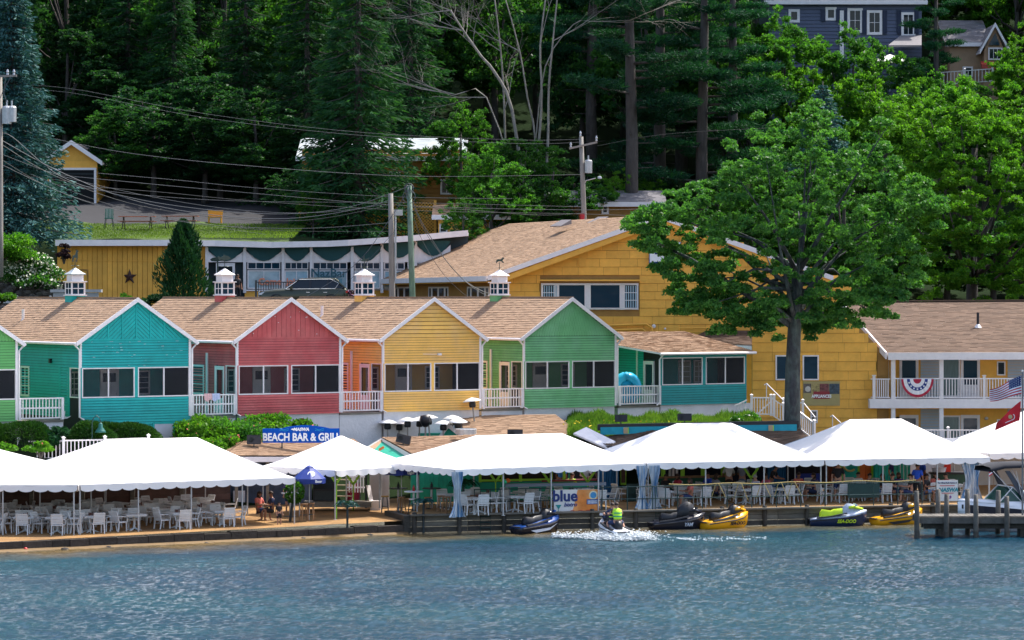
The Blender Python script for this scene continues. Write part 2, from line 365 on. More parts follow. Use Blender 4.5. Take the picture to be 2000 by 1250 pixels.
# ---- foam of the wake: small lumps of white water
FOAM = mk('foam', (.66,.70,.73), .7, .05, 8)
fv = []
N = 15000; t = RNG.random(N)
px = wx+.1+RNG.normal(0, .55, N)*1.0; py_ = wy-.75+RNG.normal(0, .55, N)
n2 = 1400; u = RNG.random(n2)**1.8; px[:n2] = wx+.8+u*5.4; py_[:n2] = wy-.9-u*.5+.35*np.sin(u*9)*u+RNG.normal(0, .42, n2)
n3 = 800; u = RNG.random(n3); px[n2:n2+n3] = wx-1-u*1.9; py_[n2:n2+n3] = wy-.5-u*.1+RNG.normal(0, .3, n3)
sz = RNG.uniform(.008, .032, N)*(.5+1.1*(np.sin(px*3.1+py_*5)>-.2)); sz[:n2] *= RNG.uniform(.2, 1, n2)
zz = .02+np.abs(RNG.normal(0, .1, N)); zz[:n2] *= .25
base = np.array([(1,0,0),(0,1,0),(-1,0,0),(0,-1,0),(0,0,.7),(0,0,-.7)])
V = (base[None]*sz[:,None,None]*np.array([1.5,1.1,.8])+np.stack([px, py_, zz], -1)[:,None]).reshape(-1, 3)
T = np.array([(0,1,4),(1,2,4),(2,3,4),(3,0,4),(1,0,5),(2,1,5),(3,2,5),(0,3,5)])
Q = (T[None]+6*np.arange(N)[:,None,None]).reshape(-1, 3)
me = fastmesh(bpy.data.meshes.new('wake_foam'), V, Q); me.materials.append(FOAM)
me.polygons.foreach_set('use_smooth', [True]*len(Q))
tag(put('wake_foam', me), 'white churned foam and wake trailing behind the moving watercraft', 'foam', kind='stuff')
# ---- seawall of the beach (left) : low dark stone wall and wet sand toe
sw = bpy.data.objects.new('seawall', None); COL.objects.link(sw); tag(sw, 'low dark stone seawall along the beach under the tents', 'seawall')
xq = -34.0
blk_me = MB().box(0,1,0,.45,0,1).mesh('stone_block', STONE)
while xq < -4.6:
    wdt = random.uniform(.6, 1.3); y0 = shore(xq+wdt/2)
    ang = math.atan2(shore(xq+wdt)-shore(xq), wdt); hh = random.uniform(.36, .42)
    put('stone', blk_me, sw, (xq, shore(xq)+random.uniform(-.05,.05), -.12), ang, scale=(wdt*.985/math.cos(ang), 1, hh+.08))
    xq += wdt
mb = MB()
xx = np.arange(-34, -4.4, .5)
for i in range(len(xx)-1):
    a, b2 = xx[i], xx[i+1]; ya, yb = shore(a), shore(b2)
    mb.add([(a,ya-1.5-.25*math.sin(a*1.7),-.12),(b2,yb-1.5-.25*math.sin(b2*1.7),-.12),(b2,yb+.1,.07),(a,ya+.1,.07)], [(0,1,2,3)])
mb.build('wet_sand', mk('wet_sand', (.15,.095,.04), .6, .2, 2, bump=.4, bscale=10), kind='structure', smooth=True)
for i in range(14):
    x = -33+i*2.0+random.random(); r = random.uniform(.08,.2)
    tag(MB().lathe([(0,0),(r,.02),(r*.8,r*.5),(0,r*.7)], 7).build('shore_rock', STONE, loc=(x, shore(x)-random.uniform(.3,.8), -.03)), 'small wet rock at the water edge below the beach seawall', 'rock', 'rocks at the foot of the beach seawall')
# ---- timber quay (right)
QX0, QX1 = -4.45, 40.0
qt = thing('timber_quay', 'weathered timber bulkhead quay with dark wet planks below the tents', 'quay', (0,0,0))
def qz(x): return .77
segs = []; x = QX0
plank = MB().box(0,1,-.06,.0,0,1).mesh('plank', TIMB); plankw = MB().box(0,1,-.06,.0,0,1).mesh('plank', TIMBD)
while x < 27:
    L = random.uniform(2.2, 3.4); y = shore(x); ang = math.atan2(shore(x+L)-y, L)
    for j, (z0, z1) in enumerate(((.02,.24),(.26,.48),(.50,.74))):
        put('plank', plankw if j < 1 or random.random()<.15 else plank, qt, (x, y-.02*random.random(), z0), ang, scale=(L*.992/math.cos(ang), 1, z1-z0))
    put('plank', plankw, qt, (x, y, -.5), ang, scale=(L/math.cos(ang), 1, .5))
    put('cap_board', plank, qt, (x, y-.09, .745), ang, scale=(L*.995/math.cos(ang), 5.2, .07), )
    x += L
cap = MB()
pile = MB().lathe([(.1,-1.2),(.1,.86),(.08,.9)], 8).mesh('pile', TIMBD)
x = QX0+.2
while x < 27: put('pile', pile, qt, (x, shore(x)-.17, 0)); x += 1.95
MB().box(-.3,.0,-.1,3.2,-.8,.76).build('end_boards', TIMBD, qt, loc=(QX0, shore(QX0), 0), rz=.3)
# quay deck sheet (compact sand) slightly above the ground sheet
mb = MB(); xx = np.arange(QX0, 40.1, .5)
for i in range(len(xx)-1):
    a, b2 = xx[i], xx[i+1]; ya, yb = shore(a), shore(b2)
    mb.add([(a,ya+.02,.80),(b2,yb+.02,.80),(b2,yb+13.1,.99),(a,ya+13.1,.99)], [(0,1,2,3)])
mb.build('quay_ground', mk('packed_sand', (.27,.16,.065), .95, .2, 1.5, bump=.5, bscale=12), kind='structure')
# upturned sand mound edge between beach and quay
# ---- retaining wall face behind the storefront, driveway, garden walls
rw = thing('stone_retaining_wall', 'rough dark fieldstone retaining wall beside the white flowering bush', 'wall', W(70, 585, 171))
for i in range(70):
    p = W(random.uniform(-25,118), random.uniform(556,588), 171+random.random()*.3); s = random.uniform(.16,.32)
    put('stone', bpy.data.meshes.get('fieldstone') or MB().lathe([(0,-.7),(.8,-.5),(1,0),(.8,.5),(0,.7)],7).mesh('fieldstone', mk('fieldstone',(.10,.09,.085),.9,.4,6,piece=.35,bump=.5)), rw, p-rw.location, random.random()*6, scale=(s*1.3,s,s*.9))
MB().box(-2.7,1.6,.15,1.2,-.3,1.0).build('backing', STONE, rw)
# block pier by the teal cupola
bp_ = thing('block_wall', 'grey concrete block wall with flat cap behind the teal cottage roof', 'wall', W(150, 592, 168))
bk = MB().box(-.3,.3,0,.3,0,.3).mesh('block', CONC)
for j in range(3):
    for i in range(4): put('block', bk, bp_, (-1+i*.62+(j%2)*.1, 0, -.35+j*.31))
MB().box(-1.45,1.35,-.08,.4,.59,.75).build('cap_stone', CONC, bp_)
gr = thing('guard_rail', 'grey steel guard rail at the road edge, left of the block wall', 'guard rail', W(40, 590, 166))
MB().bar((-2.6,0,.15),(1.8,0,.0),.07,.3).build('rail', STEEL, gr)
for x in (-2.2,-.2,1.6): MB().tube([(x,.1,-1),(x,.1,.35)],.06).build('post', STEEL, gr)
# ================================================================ building helpers
def shingle_quad(A, B, C, D, rowh=.165, tab=.33, th=.02, lift=.0):
    """rows of shingles on the slope A-B (eave) to D-C (top)"""
    A, B, C, D = map(Vector, (A, B, C, D)); mb = MB()
    n = (B-A).cross(D-A).normalized()
    if n.z < 0: n = -n
    L = max((D-A).length, (C-B).length); k = max(1, round(L/rowh))
    for i in range(k):
        t0, t1 = i/k, (i+1)/k
        a0, b0, a1, b1 = A.lerp(D, t0), B.lerp(C, t0), A.lerp(D, t1), B.lerp(C, t1)
        ln = (b0-a0).length; m = max(1, round(ln/tab)); off = random.random()
        cuts = [0]+[min(.999, max(.001, (j+off+random.uniform(-.12,.12))/m)) for j in range(m)]+[1]
        cuts = sorted(set(cuts))
        for u0, u1 in zip(cuts[:-1], cuts[1:]):
            h = lift+th*random.uniform(.7, 1.5)
            p0, p1, q1, q0 = a0.lerp(b0, u0), a0.lerp(b0, u1), a1.lerp(b1, u1), a1.lerp(b1, u0)
            mb.add([p0+n*h, p1+n*h, q1+n*(lift+.004), q0+n*(lift+.004), p0+n*lift, p1+n*lift], [(0,1,2,3),(4,5,1,0)])
    return mb
_bc = {}
def board_mesh(name, mat, x0b, x1b, x0t, x1t, h, proud=.045):
    key = (name, mat.name, round(x0b,2), round(x1b,2), round(x0t,2), round(x1t,2), round(h,3), proud)
    if key not in _bc:
        mb = MB(); a, b = -proud, -proud*.15
        mb.add([(x0b,a,0),(x1b,a,0),(x1t,b,h),(x0t,b,h),(x0b,0,0),(x1b,0,0),(x1t,0,h),(x0t,0,h)], [(0,1,2,3),(4,5,1,0),(0,3,7,4),(1,5,6,2),(3,2,6,7)])
        _bc[key] = mb.mesh(name, mat)
    return _bc[key]
def boards(parent, mat, xf, z0, z1, step, loc=(0,0,0), rz=0, name='clapboard', proud=.045):
    n = max(1, round((z1-z0)/step)); st = (z1-z0)/n; M = M4(loc, rz)
    for i in range(n):
        za, zb = z0+i*st, z0+(i+1)*st; a, b = xf(za); c, d = xf(zb)
        if b-a < .05: continue
        if d < c: c = d = (c+d)/2
        me = board_mesh(name, mat, 0, b-a, c-a, d-a, st*.89, proud)
        put(name, me, parent, M @ Vector((a, 0, za)), rz)
def rect(a, b): return lambda z: (a, b)
def window(parent, x, z, w, h, loc=(0,0,0), rz=0, frame=None, glass=None, cols=1, rows=1, fw=.06, name='window', split=False, y=-.05):
    frame = frame or WHT; glass = glass or GLS
    mb = MB(); d = .07
    mb.box(0,w,0,d,0,fw); mb.box(0,w,0,d,h-fw,h); mb.box(0,fw,0.001,d-.001,fw,h-fw); mb.box(w-fw,w,0.001,d-.001,fw,h-fw)
    iw, ih = w-2*fw, h-2*fw
    for i in range(1, cols): mb.box(fw+iw*i/cols-.018, fw+iw*i/cols+.018, .012, d-.012, fw, h-fw)
    for j in range(1, rows): mb.box(fw, w-fw, .014, d-.014, fw+ih*j/rows-.016, fw+ih*j/rows+.016)
    key = ('win', round(w,2), round(h,2), cols, rows, fw, frame.name)
    if key not in _bc: _bc[key] = mb.mesh(name, frame)
    M = M4(loc, rz); o = put(name, _bc[key], parent, M @ Vector((x, y, z)), rz)
    if split and cols*rows > 1:
        k2 = ('pane', round(iw/cols,3), round(ih/rows,3), glass.name)
        if k2 not in _bc: _bc[k2] = MB().box(0,iw/cols-.03,.035,.045,0,ih/rows-.03).mesh('pane', glass)
        for i in range(cols):
            for j in range(rows): put('pane', _bc[k2], o, (fw+iw*i/cols+.015, 0, fw+ih*j/rows+.015))
    else:
        k2 = ('pane', round(iw,3), round(ih,3), glass.name)
        if k2 not in _bc: _bc[k2] = MB().box(0,iw,.035,.045,0,ih).mesh('pane', glass)
        put('pane', _bc[k2], o, (fw, 0, fw))
    return o
def door(parent, x, z, w, h, loc=(0,0,0), rz=0, mat=None, glass=None, y=-.04, gl=.45, frame=None):
    mat = mat or WHT; fr = frame or WHT; M = M4(loc, rz); t = .06
    mb = MB(); mb.box(-t,0,-.02,.07,0,h+t); mb.box(w,w+t,-.02,.07,0,h+t); mb.box(0,w,-.02,.07,h,h+t)
    zz = h*(1-gl)-.12
    mb2 = MB(); mb2.box(0,w,0,.05,0,zz); mb2.box(0,w,0,.05,h-.12,h); mb2.box(0,.08,0,.05,zz,h-.12); mb2.box(w-.08,w,0,.05,zz,h-.12)
    o = mb2.build('door', mat, parent, loc=M @ Vector((x, y, z)), rz=rz)
    mb.build('door_frame', fr, o); MB().box(.08,w-.08,.02,.03,zz,h-.12).build('pane', glass or GLS, o)
    MB().tube([(w-.07,-.03,h*.45),(w-.07,-.03,h*.5)],.02).build('handle', STEEL, o)
    return o
BAL = {}
def railing(parent, p0, p1, h=.95, sp=.145, mat=None, post=True, zoff=.08, posts=2, mid=False, bw=.045, caps=True, ph=None):
    """white balustrade from p0 to p1 (parent local)"""
    mat = mat or WHT; p0, p1 = Vector(p0), Vector(p1); v = p1-p0; L = Vector((v.x, v.y, 0)).length; up = Vector((0,0,1))
    MB().bar(p0+up*h, p1+up*h, .09, .06).build('top_rail', mat, parent); MB().bar(p0+up*zoff, p1+up*zoff, .05, .06).build('bottom_rail', mat, parent)
    if mid: MB().bar(p0+up*h*.55, p1+up*h*.55, .05, .07).build('middle_rail', mat, parent)
    n = max(2, int(L/sp)); key = (round(h,2), mat.name, bw)
    if key not in BAL: BAL[key] = MB().box(-bw/2,bw/2,-bw/2,bw/2,.0,h-zoff-.03).mesh('baluster', mat)
    ang = math.atan2(v.y, v.x)
    for i in range(1, n):
        p = p0.lerp(p1, i/n); put('baluster', BAL[key], parent, p+up*(zoff+.015), ang)
    ph = ph or h+.12
    k3 = ('post', round(ph,2), mat.name)
    if k3 not in BAL:
        m = MB(); m.box(-.06,.06,-.06,.06,0,ph); 
        if caps: m.box(-.085,.085,-.085,.085,ph,ph+.03); m.add([(-.085,-.085,ph+.03),(.085,-.085,ph+.03),(.085,.085,ph+.03),(-.085,.085,ph+.03),(0,0,ph+.09)], [(0,1,4),(1,2,4),(2,3,4),(3,0,4)])
        BAL[k3] = m.mesh('post', mat)
    if posts >= 2:
        for i in range(posts): put('post', BAL[k3], parent, p0.lerp(p1, i/(posts-1)), ang)
# ================================================================ the row of cottages
TH = R(33.0); OX, OY, FZ = -19.95, 142.0, 4.65
def rowpt(t, y=0, z=0):
    return Vector((OX+t*math.cos(TH)-y*math.sin(TH), OY+t*math.sin(TH)+y*math.cos(TH), FZ+z))
CW, CL, EH, RH = 5.64, 13.3, 3.64, 5.50
VANE = plain('vane_bronze', (.05,.07,.06), .5, metal=.5)
def vane(kind, parent, z):
    mb = MB(); mb.tube([(0,0,z),(0,0,z+.42)], .018, 5); mb.tube([(-.22,0,z+.12),(.22,0,z+.12)], .012, 4); mb.tube([(0,-.22,z+.12),(0,.22,z+.12)], .012, 4)
    mb.lathe([(0,z-.02),(.05,z+.02),(0,z+.07)], 6)
    prof = {'horse': [(-.34,.0),(-.2,.08),(-.12,.16),(.1,.16),(.2,.26),(.32,.22),(.24,.16),(.18,.08),(.3,-.04),(.26,-.06),(.1,.04),(-.08,.04),(-.2,-.06),(-.24,-.04),(-.16,.06),(-.28,.02)],
            'fish': [(-.38,.12),(-.3,.0),(-.2,.07),(.0,-.0),(.22,.03),(.36,.1),(.24,.2),(.05,.25),(-.05,.3),(-.1,.22),(-.22,.14),(-.34,.22)],
            'bird': [(-.3,.05),(-.08,.1),(-.02,.3),(.04,.12),(.2,.14),(.3,.2),(.22,.06),(.05,.0),(-.1,.0)],
            'deer': [(-.16,-.1),(-.12,.2),(.0,.22),(.06,.42),(.02,.5),(.1,.46),(.2,.42),(.14,.36),(.14,.16),(.1,-.12),(.06,-.12),(.07,.08),(-.06,.08),(-.1,-.12)]}[kind]
    mb.prism([(x,-.012,z+.42+y_) for x, y_ in prof], (0,.024,0))
    return mb.build('weathervane', VANE, parent)
SPK = mk('paint_fleck', (.6,.62,.64), .7)
def cottage(t0, mat, gable, label, colour, zlow=-.05, rside=True, vent=None, cup=None, inner=None, cupy=6.7):
    c = thing('cottage', label, 'cottage', rowpt(t0), TH, 'painted lakefront cottages in a row')
    Wd = CW
    slope = (RH-EH)/(Wd/2); k = slope
    # backing walls with the porch openings left free
    mb = MB(); T = .10
    mb.box(0,Wd,.0,T,zlow,.93); mb.box(0,Wd,.0,T,2.33,EH)
    mb.prism([(0,0,EH),(Wd,0,EH),(Wd/2,0,RH-.02)], (0,T,0))
    for a, b in ((0,.04),(2.74,2.90),(5.60,Wd)): mb.box(a,b,.001,T-.001,.93,2.33)
    mb.box(0,T,T,CL,zlow,.3); mb.box(0,T,2.5,CL,.3,EH); mb.box(0,T,T,2.5,2.33,EH); mb.box(0,T,T,1.3,.3,.93); mb.box(0,T,T,.16,.93,2.33); mb.box(0,T,1.2,1.34,.3,2.33); mb.box(0,T,2.2,2.5,.3,2.33)
    mb.box(Wd-T,Wd,T,CL,zlow,EH)
    mb.box(T,Wd-T,CL-T,CL,zlow,EH); mb.prism([(0,CL-T,EH),(Wd,CL-T,EH),(Wd/2,CL-T,RH-.02)], (0,T,0))
    mb.build('wall', GAPSHADE, c)
    MB().box(2.74,2.90,-.03,0,.93,2.33).box(0,.04,-.03,0,.93,2.33).box(5.6,Wd,-.03,0,.93,2.33).box(-.03,0,0,.17,.93,2.33).box(-.03,0,1.19,1.35,0,2.33).box(-.03,0,2.19,2.4,0,2.33).box(0,Wd,.1,.12,.05,.93).box(0,Wd,.1,.12,2.33,2.6).build('wall_trim', mat, c)
    MB().box(T,Wd-T,2.5,2.6,0,EH).build('porch_back_wall', inner or mat, c)
    MB().box(T,Wd-T,T,2.5,-.1,0).build('porch_floor', TIMB, c)
    MB().box(T,Wd-T,T,2.5,2.62,2.70).build('porch_ceiling', WHT, c)
    MB().box(.05,Wd-.05,.05,CL-.05,-2.6,zlow).build('foundation', WHT2, c)
    # clapboards
    boards(c, mat, rect(0,Wd), zlow, .93, .128)
    boards(c, mat, rect(0,Wd), 2.33, EH-.04, .128)
    gx = lambda z: ((z-EH)/k+.02, Wd-(z-EH)/k-.02)
    if gable == 'clap': boards(c, mat, gx, EH-.04, RH-.1, .19, proud=.05)
    elif gable == 'vertical':
        MB().box(0,Wd,-.04,0,EH-.05,EH+.04).build('band_board', mat, c)
        xs = np.arange(.0, Wd, .262)
        for i, x in enumerate(xs):
            a, b = x+.008, min(x+.254, Wd-.01); f = lambda x_: EH+k*min(x_, Wd-x_)-.03
            if f((a+b)/2) < EH+.08: continue
            pts = [(a,0,EH+.04),(b,0,EH+.04),(b,0,f(b)),(a,0,f(a))]
            if a < Wd/2 < b: pts.insert(3, (Wd/2,0,f(Wd/2)))
            MB().prism(pts, (0,-.028,0)).build('vertical_board', mat, c)
    elif gable == 'chevron':
        MB().box(0,Wd,-.045,0,EH-.05,EH+.02).build('band_board', mat, c)
        for xx_ in (Wd/2-1.45, Wd/2-.72, Wd/2, Wd/2+.72, Wd/2+1.45):
            zt = EH+k*min(xx_, Wd-xx_)-.05
            MB().box(xx_-.035,xx_+.035,-.05,0,EH+.02,zt).build('divider_batten', mat, c)
        slp = math.tan(R(42))
        from mathutils.geometry import intersect_line_line_2d
        tri = [Vector((0,EH+.02)), Vector((Wd,EH+.02)), Vector((Wd/2,RH-.04))]
        def clip(poly, p, nrm):
            out = []
            for i in range(len(poly)):
                a, b = poly[i], poly[(i+1) % len(poly)]; da, db = (a-p).dot(nrm), (b-p).dot(nrm)
                if da >= 0: out.append(a)
                if da*db < 0: out.append(a.lerp(b, da/(da-db)))
            return out
        for side in (-1, 1):
            base = [tri[0], Vector((Wd/2,EH+.02)), tri[2]] if side < 0 else [Vector((Wd/2,EH+.02)), tri[1], tri[2]]
            dr = Vector((math.cos(R(42)), -side*math.sin(R(42)))); nr = Vector((-dr.y, dr.x)) if side < 0 else Vector((-dr.y, dr.x))
            if nr.y < 0: nr = -nr
            cpt = Vector((Wd/2, EH))
            for i in range(-24, 24):
                q = clip(base, cpt+nr*(i*.145), nr); q = clip(q, cpt+nr*(i*.145+.128), -nr) if len(q) > 2 else []
                if len(q) > 2: MB().prism([(p.x,0,p.y) for p in q], (0,-.022,0)).build('diagonal_board', mat, c)
    else:   # scalloped shingle courses
        z = EH-.04; row = 0; sc = MB(); wdt = .15
        seg = [(0,.14),(0,.035),(.25,.0),(.75,.0),(1,.035),(1,.14)]
        while z < RH-.14:
            a, b = gx(z+.11); n = max(1, int((b-a)/wdt)); off = (row % 2)*wdt/2
            for i in range(n):
                xa = a+(b-a)*i/n; ww = (b-a)/n*.96
                sc.prism([(xa+ww*u, -.004, z+v) for u, v in seg], (0,-.022-random.random()*.008,0))
            z += .125; row += 1
        sc.build('scallop_shingles', mat, c, kind='stuff')
    # side walls
    boards(c, mat, rect(0, CL-2.3), 0, EH-.02, .128, loc=(0,CL,0), rz=-math.pi/2)
    boards(c, mat, rect(0, 2.3), 2.33, EH-.02, .128, loc=(0,2.3,0), rz=-math.pi/2)
    rb = MB()
    for i in range(28): rb.box(Wd,Wd+.025-.0,0.02,CL,i*.13,i*.13+.12)
    rb.build('right_clapboards', mat, c, kind='stuff')
    # porch openings: frames, screens
    for (a, b) in ((.04,2.74),(2.90,5.60)):
        o = window(c, a, .93, b-a, 1.40, cols=2, rows=1, fw=.055, glass=SCR, name='screened_opening', split=True, y=-.03)
        MB().box((b-a)/2-.03,(b-a)/2+.03,-.005,.075,.055,1.345).build('mullion', WHT, o)
    window(c, 0, .93, 1.0, 1.40, loc=(0,1.18,0), rz=-math.pi/2, glass=SCR, fw=.05, name='screened_opening', y=-.03)
    if colour != 'teal': door(c, 0, .02, .84, 2.2, loc=(0,2.2,0), rz=-math.pi/2, glass=SCR, gl=.62)
    # inside
    window(c, .45, .95, .72, 1.15, loc=(0,2.5,0), cols=2, rows=4, fw=.08, glass=GLSB)
    window(c, 3.9, .95, .85, 1.15, loc=(0,2.5,0), cols=1, rows=4, fw=.07, glass=GLSB)
    door(c, 2.2, .02, .85, 2.1, loc=(0,2.5,0), gl=.2)
    # side window of the house body
    window(c, 0, .85, 1.0 if colour == 'teal' else 1.4, 1.45, loc=(0,6.7 if colour == 'teal' else 4.8,0), rz=-math.pi/2, rows=3, cols=1 if colour != 'teal' else 2, fw=.09, glass=GLSB, y=-.06)
    if colour != 'teal': MB().box(-.12,-.04,2.95,3.07,-.1,2.9).build('porch_post', WHT, c)
    else: boards(c, mat, rect(0,.86), 0, 2.33, .128, loc=(0,2.2,0), rz=-math.pi/2)
    # trim
    OV = .28; ovf = .18
    ft = .075
    for s_ in (0, 1):
        X = (lambda x: x) if s_ == 0 else (lambda x: Wd-x)
        za, zb = EH-k*OV, RH
        nv = Vector((-k,0,1)).normalized()
        A = Vector((-OV,-ovf,za)); B = Vector((-OV,CL+.15,za)); Cc = Vector((Wd/2,CL+.15,zb)); D = Vector((Wd/2,-ovf,zb))
        pts = [A, B, Cc, D]
        if s_: pts = [Vector((Wd-p.x, p.y, p.z)) for p in pts]
        up = Vector((0,0,.07)); MB().prism(pts, (0,0,.07)).build('roof_deck', WHT, c)
        sh = shingle_quad(pts[0]+up, pts[1]+up, pts[2]+up, pts[3]+up)
        sh.build('roof_shingles', SHG, c, kind='stuff')
        # rake board, fascia and gutter
        r0, r1 = Vector((X(-OV-.02), -ovf-.035, za-.12)), Vector((X(Wd/2), -ovf-.035, zb-.12))
        MB().prism([r0, r1, r1+Vector((0,0,.21)), r0+Vector((0,0,.21))], (0,.035,0)).build('rake_board', WHT, c)
        xg = X(-OV-.05)
        MB().tube([(xg,-ovf,za-.01),(xg,CL+.1,za-.01)], .065, 8).build('gutter', WHT, c)
        # corner board + downspout
        MB().box(min(X(-.03),X(.09)),max(X(-.03),X(.09)),-.045,-.0,-.0,EH-.02).build('corner_board', WHT, c) if s_ else MB().box(-.045,.03,-.04,.05,2.33,EH-.02).build('corner_board', WHT, c)
        xo = X(-.09)
        MB().tube([(xg,-.02,za-.05),(xo,-.05,za-.3),(xo,-.05,.05),(X(.12),-.09,-.08)] if s_ == 0 else [(xg,-.02,za-.05),(xo,-.03,za-.3),(xo,-.03,.1)], .045, 6).build('downspout', WHT, c)
    # ridge cap
    MB().bar((Wd/2,-ovf-.02,RH+.08),(Wd/2,CL+.15,RH+.08),.16,.05).build('ridge_cap', SHG, c)
    # cupola
    cz = RH-.16; w = .37; cy = cupy
    cp = MB(); cp.box(Wd/2-w,Wd/2+w,cy-w,cy+w,cz-.2,cz+.32)
    cpo = cp.build('cupola', mat, c)
    wn = MB(); z0 = cz+.32; z1 = z0+.66
    wn.box(Wd/2-w-.06,Wd/2+w+.06,cy-w-.06,cy+w+.06,z0,z0+.05); wn.box(Wd/2-w-.07,Wd/2+w+.07,cy-w-.07,cy+w+.07,z1,z1+.05)
    for sx in (-1,1):
        for sy in (-1,1): wn.box(*sorted((Wd/2+sx*w,Wd/2+sx*(w-.05))), *sorted((cy+sy*w,cy+sy*(w-.05))), z0+.05, z1)
    wn.box(Wd/2-w+.14,Wd/2+w-.14,cy-w+.14,cy+w-.14,z0+.05,z1)
    wn.build('lantern_frame', WHT, cpo)
    for (lx, ly, rz) in ((Wd/2-w+.05, cy-w+.01, 0), (Wd/2-w+.01, cy+w-.05, -math.pi/2)):
        iw = 2*w-.10; ih = .61; mbw = MB(); mbw.box(0,iw,0,.03,0,.04); mbw.box(0,iw,0,.03,ih-.04,ih); mbw.box(iw/2-.022,iw/2+.022,0,.03,.04,ih-.04); mbw.box(0,iw,.002,.028,ih/2-.02,ih/2+.02); mbw.box(0,.03,0.001,.029,.04,ih-.04); mbw.box(iw-.03,iw,0.001,.029,.04,ih-.04)
        mbw.build('sash', WHT, cpo, loc=(lx, ly, z0+.05), rz=rz)
        k2 = ('cpane',)
        if k2 not in _bc: _bc[k2] = MB().box(.01,iw/2-.02,.012,.02,.0,.255).mesh('pane', GLSB)
        for i in (0,1):
            for j in (0,1): put('pane', _bc[k2], cpo, Vector((lx,ly,z0+.05))+Matrix.Rotation(rz,3,'Z')@Vector((.01+i*iw/2,0,.04+j*.275)), rz)
    lv = MB(); u = w*.82; lv.box(Wd/2-u,Wd/2+u,cy-u,cy+u,z1+.05,z1+.36)
    for j in range(4): lv.box(Wd/2-u+.08,Wd/2+u-.08,cy-u-.012,cy+u+.012,z1+.11+j*.055,z1+.135+j*.055); lv.box(Wd/2-u-.012,Wd/2+u+.012,cy-u+.08,cy+u-.08,z1+.11+j*.055,z1+.135+j*.055)
    lv.build('louvre_box', WHT, cpo)
    rf = MB(); zr = z1+.36; u2 = u+.09
    rings = [(u2,0),(u2,.04),(u2*.62,.14),(u2*.3,.26),(.02,.34)]
    rf.loft([[(Wd/2-a,cy-a,zr+b),(Wd/2+a,cy-a,zr+b),(Wd/2+a,cy+a,zr+b),(Wd/2-a,cy+a,zr+b)] for a, b in rings]); rf.build('cupola_roof', cup or WHT, cpo)
    vo = vane({'chevron':'deer','vertical':'fish','clap':'bird','scallop':'horse'}[gable], cpo, 0); vo.location = (Wd/2, cy, zr+.32); 
    if vent:
        vx, vy = vent; vz = EH+k*vx+.07
        MB().tube([(vx,vy,vz-.05),(vx,vy,vz+.5)], .075, 8).lathe([(.16,vz-.12),(.06,vz+.06)], 8, M=M4((vx,vy,0))).build('vent_pipe', WHT, c)
    return c
TS = {}
def tcoef(px):
    kx = (px-1000)/F; return (kx*OY-OX)/(math.cos(TH)-kx*math.sin(TH))
cA = cottage(tcoef(33)-CW, GRN1, 'scallop', 'leaf green cottage cut off by the left edge, only its right corner in view', 'green', vent=None)
cB = cottage(tcoef(158), TEAL, 'chevron', 'teal cottage with chevron boarded gable and seagull ornament beside its porch', 'teal', zlow=-.85, vent=(1.2, 9.2), cup=plain('lead_grey',(.35,.40,.42),.5))
cC = cottage(tcoef(464), RED, 'vertical', 'brick red cottage with vertical gable boards and flaking paint spots', 'red')
cD = cottage(tcoef(749), YEL, 'clap', 'yellow cottage with wide clapboards right up the gable', 'yellow', vent=(1.4, 8.6))
cE = cottage(tcoef(1024), GRN, 'scallop', 'green cottage with scalloped shingle gable and horse weathervane', 'green')
# flaking paint on the teal and red fronts
def flecks(c, n, zr, name='paint_fleck'):
    mb = MB()
    for i in range(n):
        x = random.uniform(.5, CW-.5); z = random.uniform(*zr)
        if z > EH and (z-EH) > .6*min(x, CW-x): continue
        w = random.uniform(.03,.2) if zr[0] < EH else random.uniform(.02,.07); h = random.uniform(.008,.022) if zr[0] < EH else random.uniform(.02,.06)
        mb.add([(x,-.034,z),(x+w,-.034,z+.005),(x+w*.8,-.034,z+h),(x+w*.1,-.034,z+h*.8)], [(0,1,2,3)])
    mb.build('paint_flecks', SPK, c, kind='stuff')
flecks(cB, 40, (2.4,3.6)); flecks(cC, 16, (3.75,4.9))
# teal cottage: hatch door under, diagonal trim, gull
hd = MB().box(3.75,4.7,-.06,-.03,-1.9,-.35); hd.build('cellar_door', mk('door_grey', (.45,.46,.52), .6), cB)
fr = MB(); fr.box(3.65,3.75,-.07,-.028,-1.9,-.3); fr.box(4.7,4.8,-.07,-.028,-1.9,-.3); fr.box(3.75,4.7,-.072,-.03,-.35,-.25); fr.build('cellar_door_frame', TEAL, cB)
MB().prism([(0.05,-.06,-.05),(3.7,-.06,-.5),(3.7,-.06,-.42),(.05,-.06,.03)], (0,.03,0)).build('drip_board', TEAL3, cB)
gull = MB().prism([(-.02,0,.0),(.12,0,.12),(.18,0,.38),(.22,0,.4),(.2,0,.14),(.3,0,.1),(.5,0,.16),(.32,0,.04),(.12,0,.02),(-.05,0,-.14),(-.14,0,-.22),(-.08,0,-.05)], (0,.04,0))
g0 = gull.build('seagull_ornament', WHT, loc=rowpt(tcoef(158)-.75, .6, -.05), rz=TH-.3); tag(g0, 'white flying seagull ornament on the shaded teal side wall', 'ornament')
MB().box(-.05,.12,-.08,.08,-.1,.1).build('wall_lamp', BLK, cB, loc=(-.1,3.2,2.0+.6))
for c_, x_ in ((cD, 3.15),): MB().tube([(0,0,0),(-.9,0,.02)], .012, 4).box(-.08,.12,-.12,0,-.05,.05).build('flood_lamp', WHT, c_, loc=(x_,-.03,2.75))
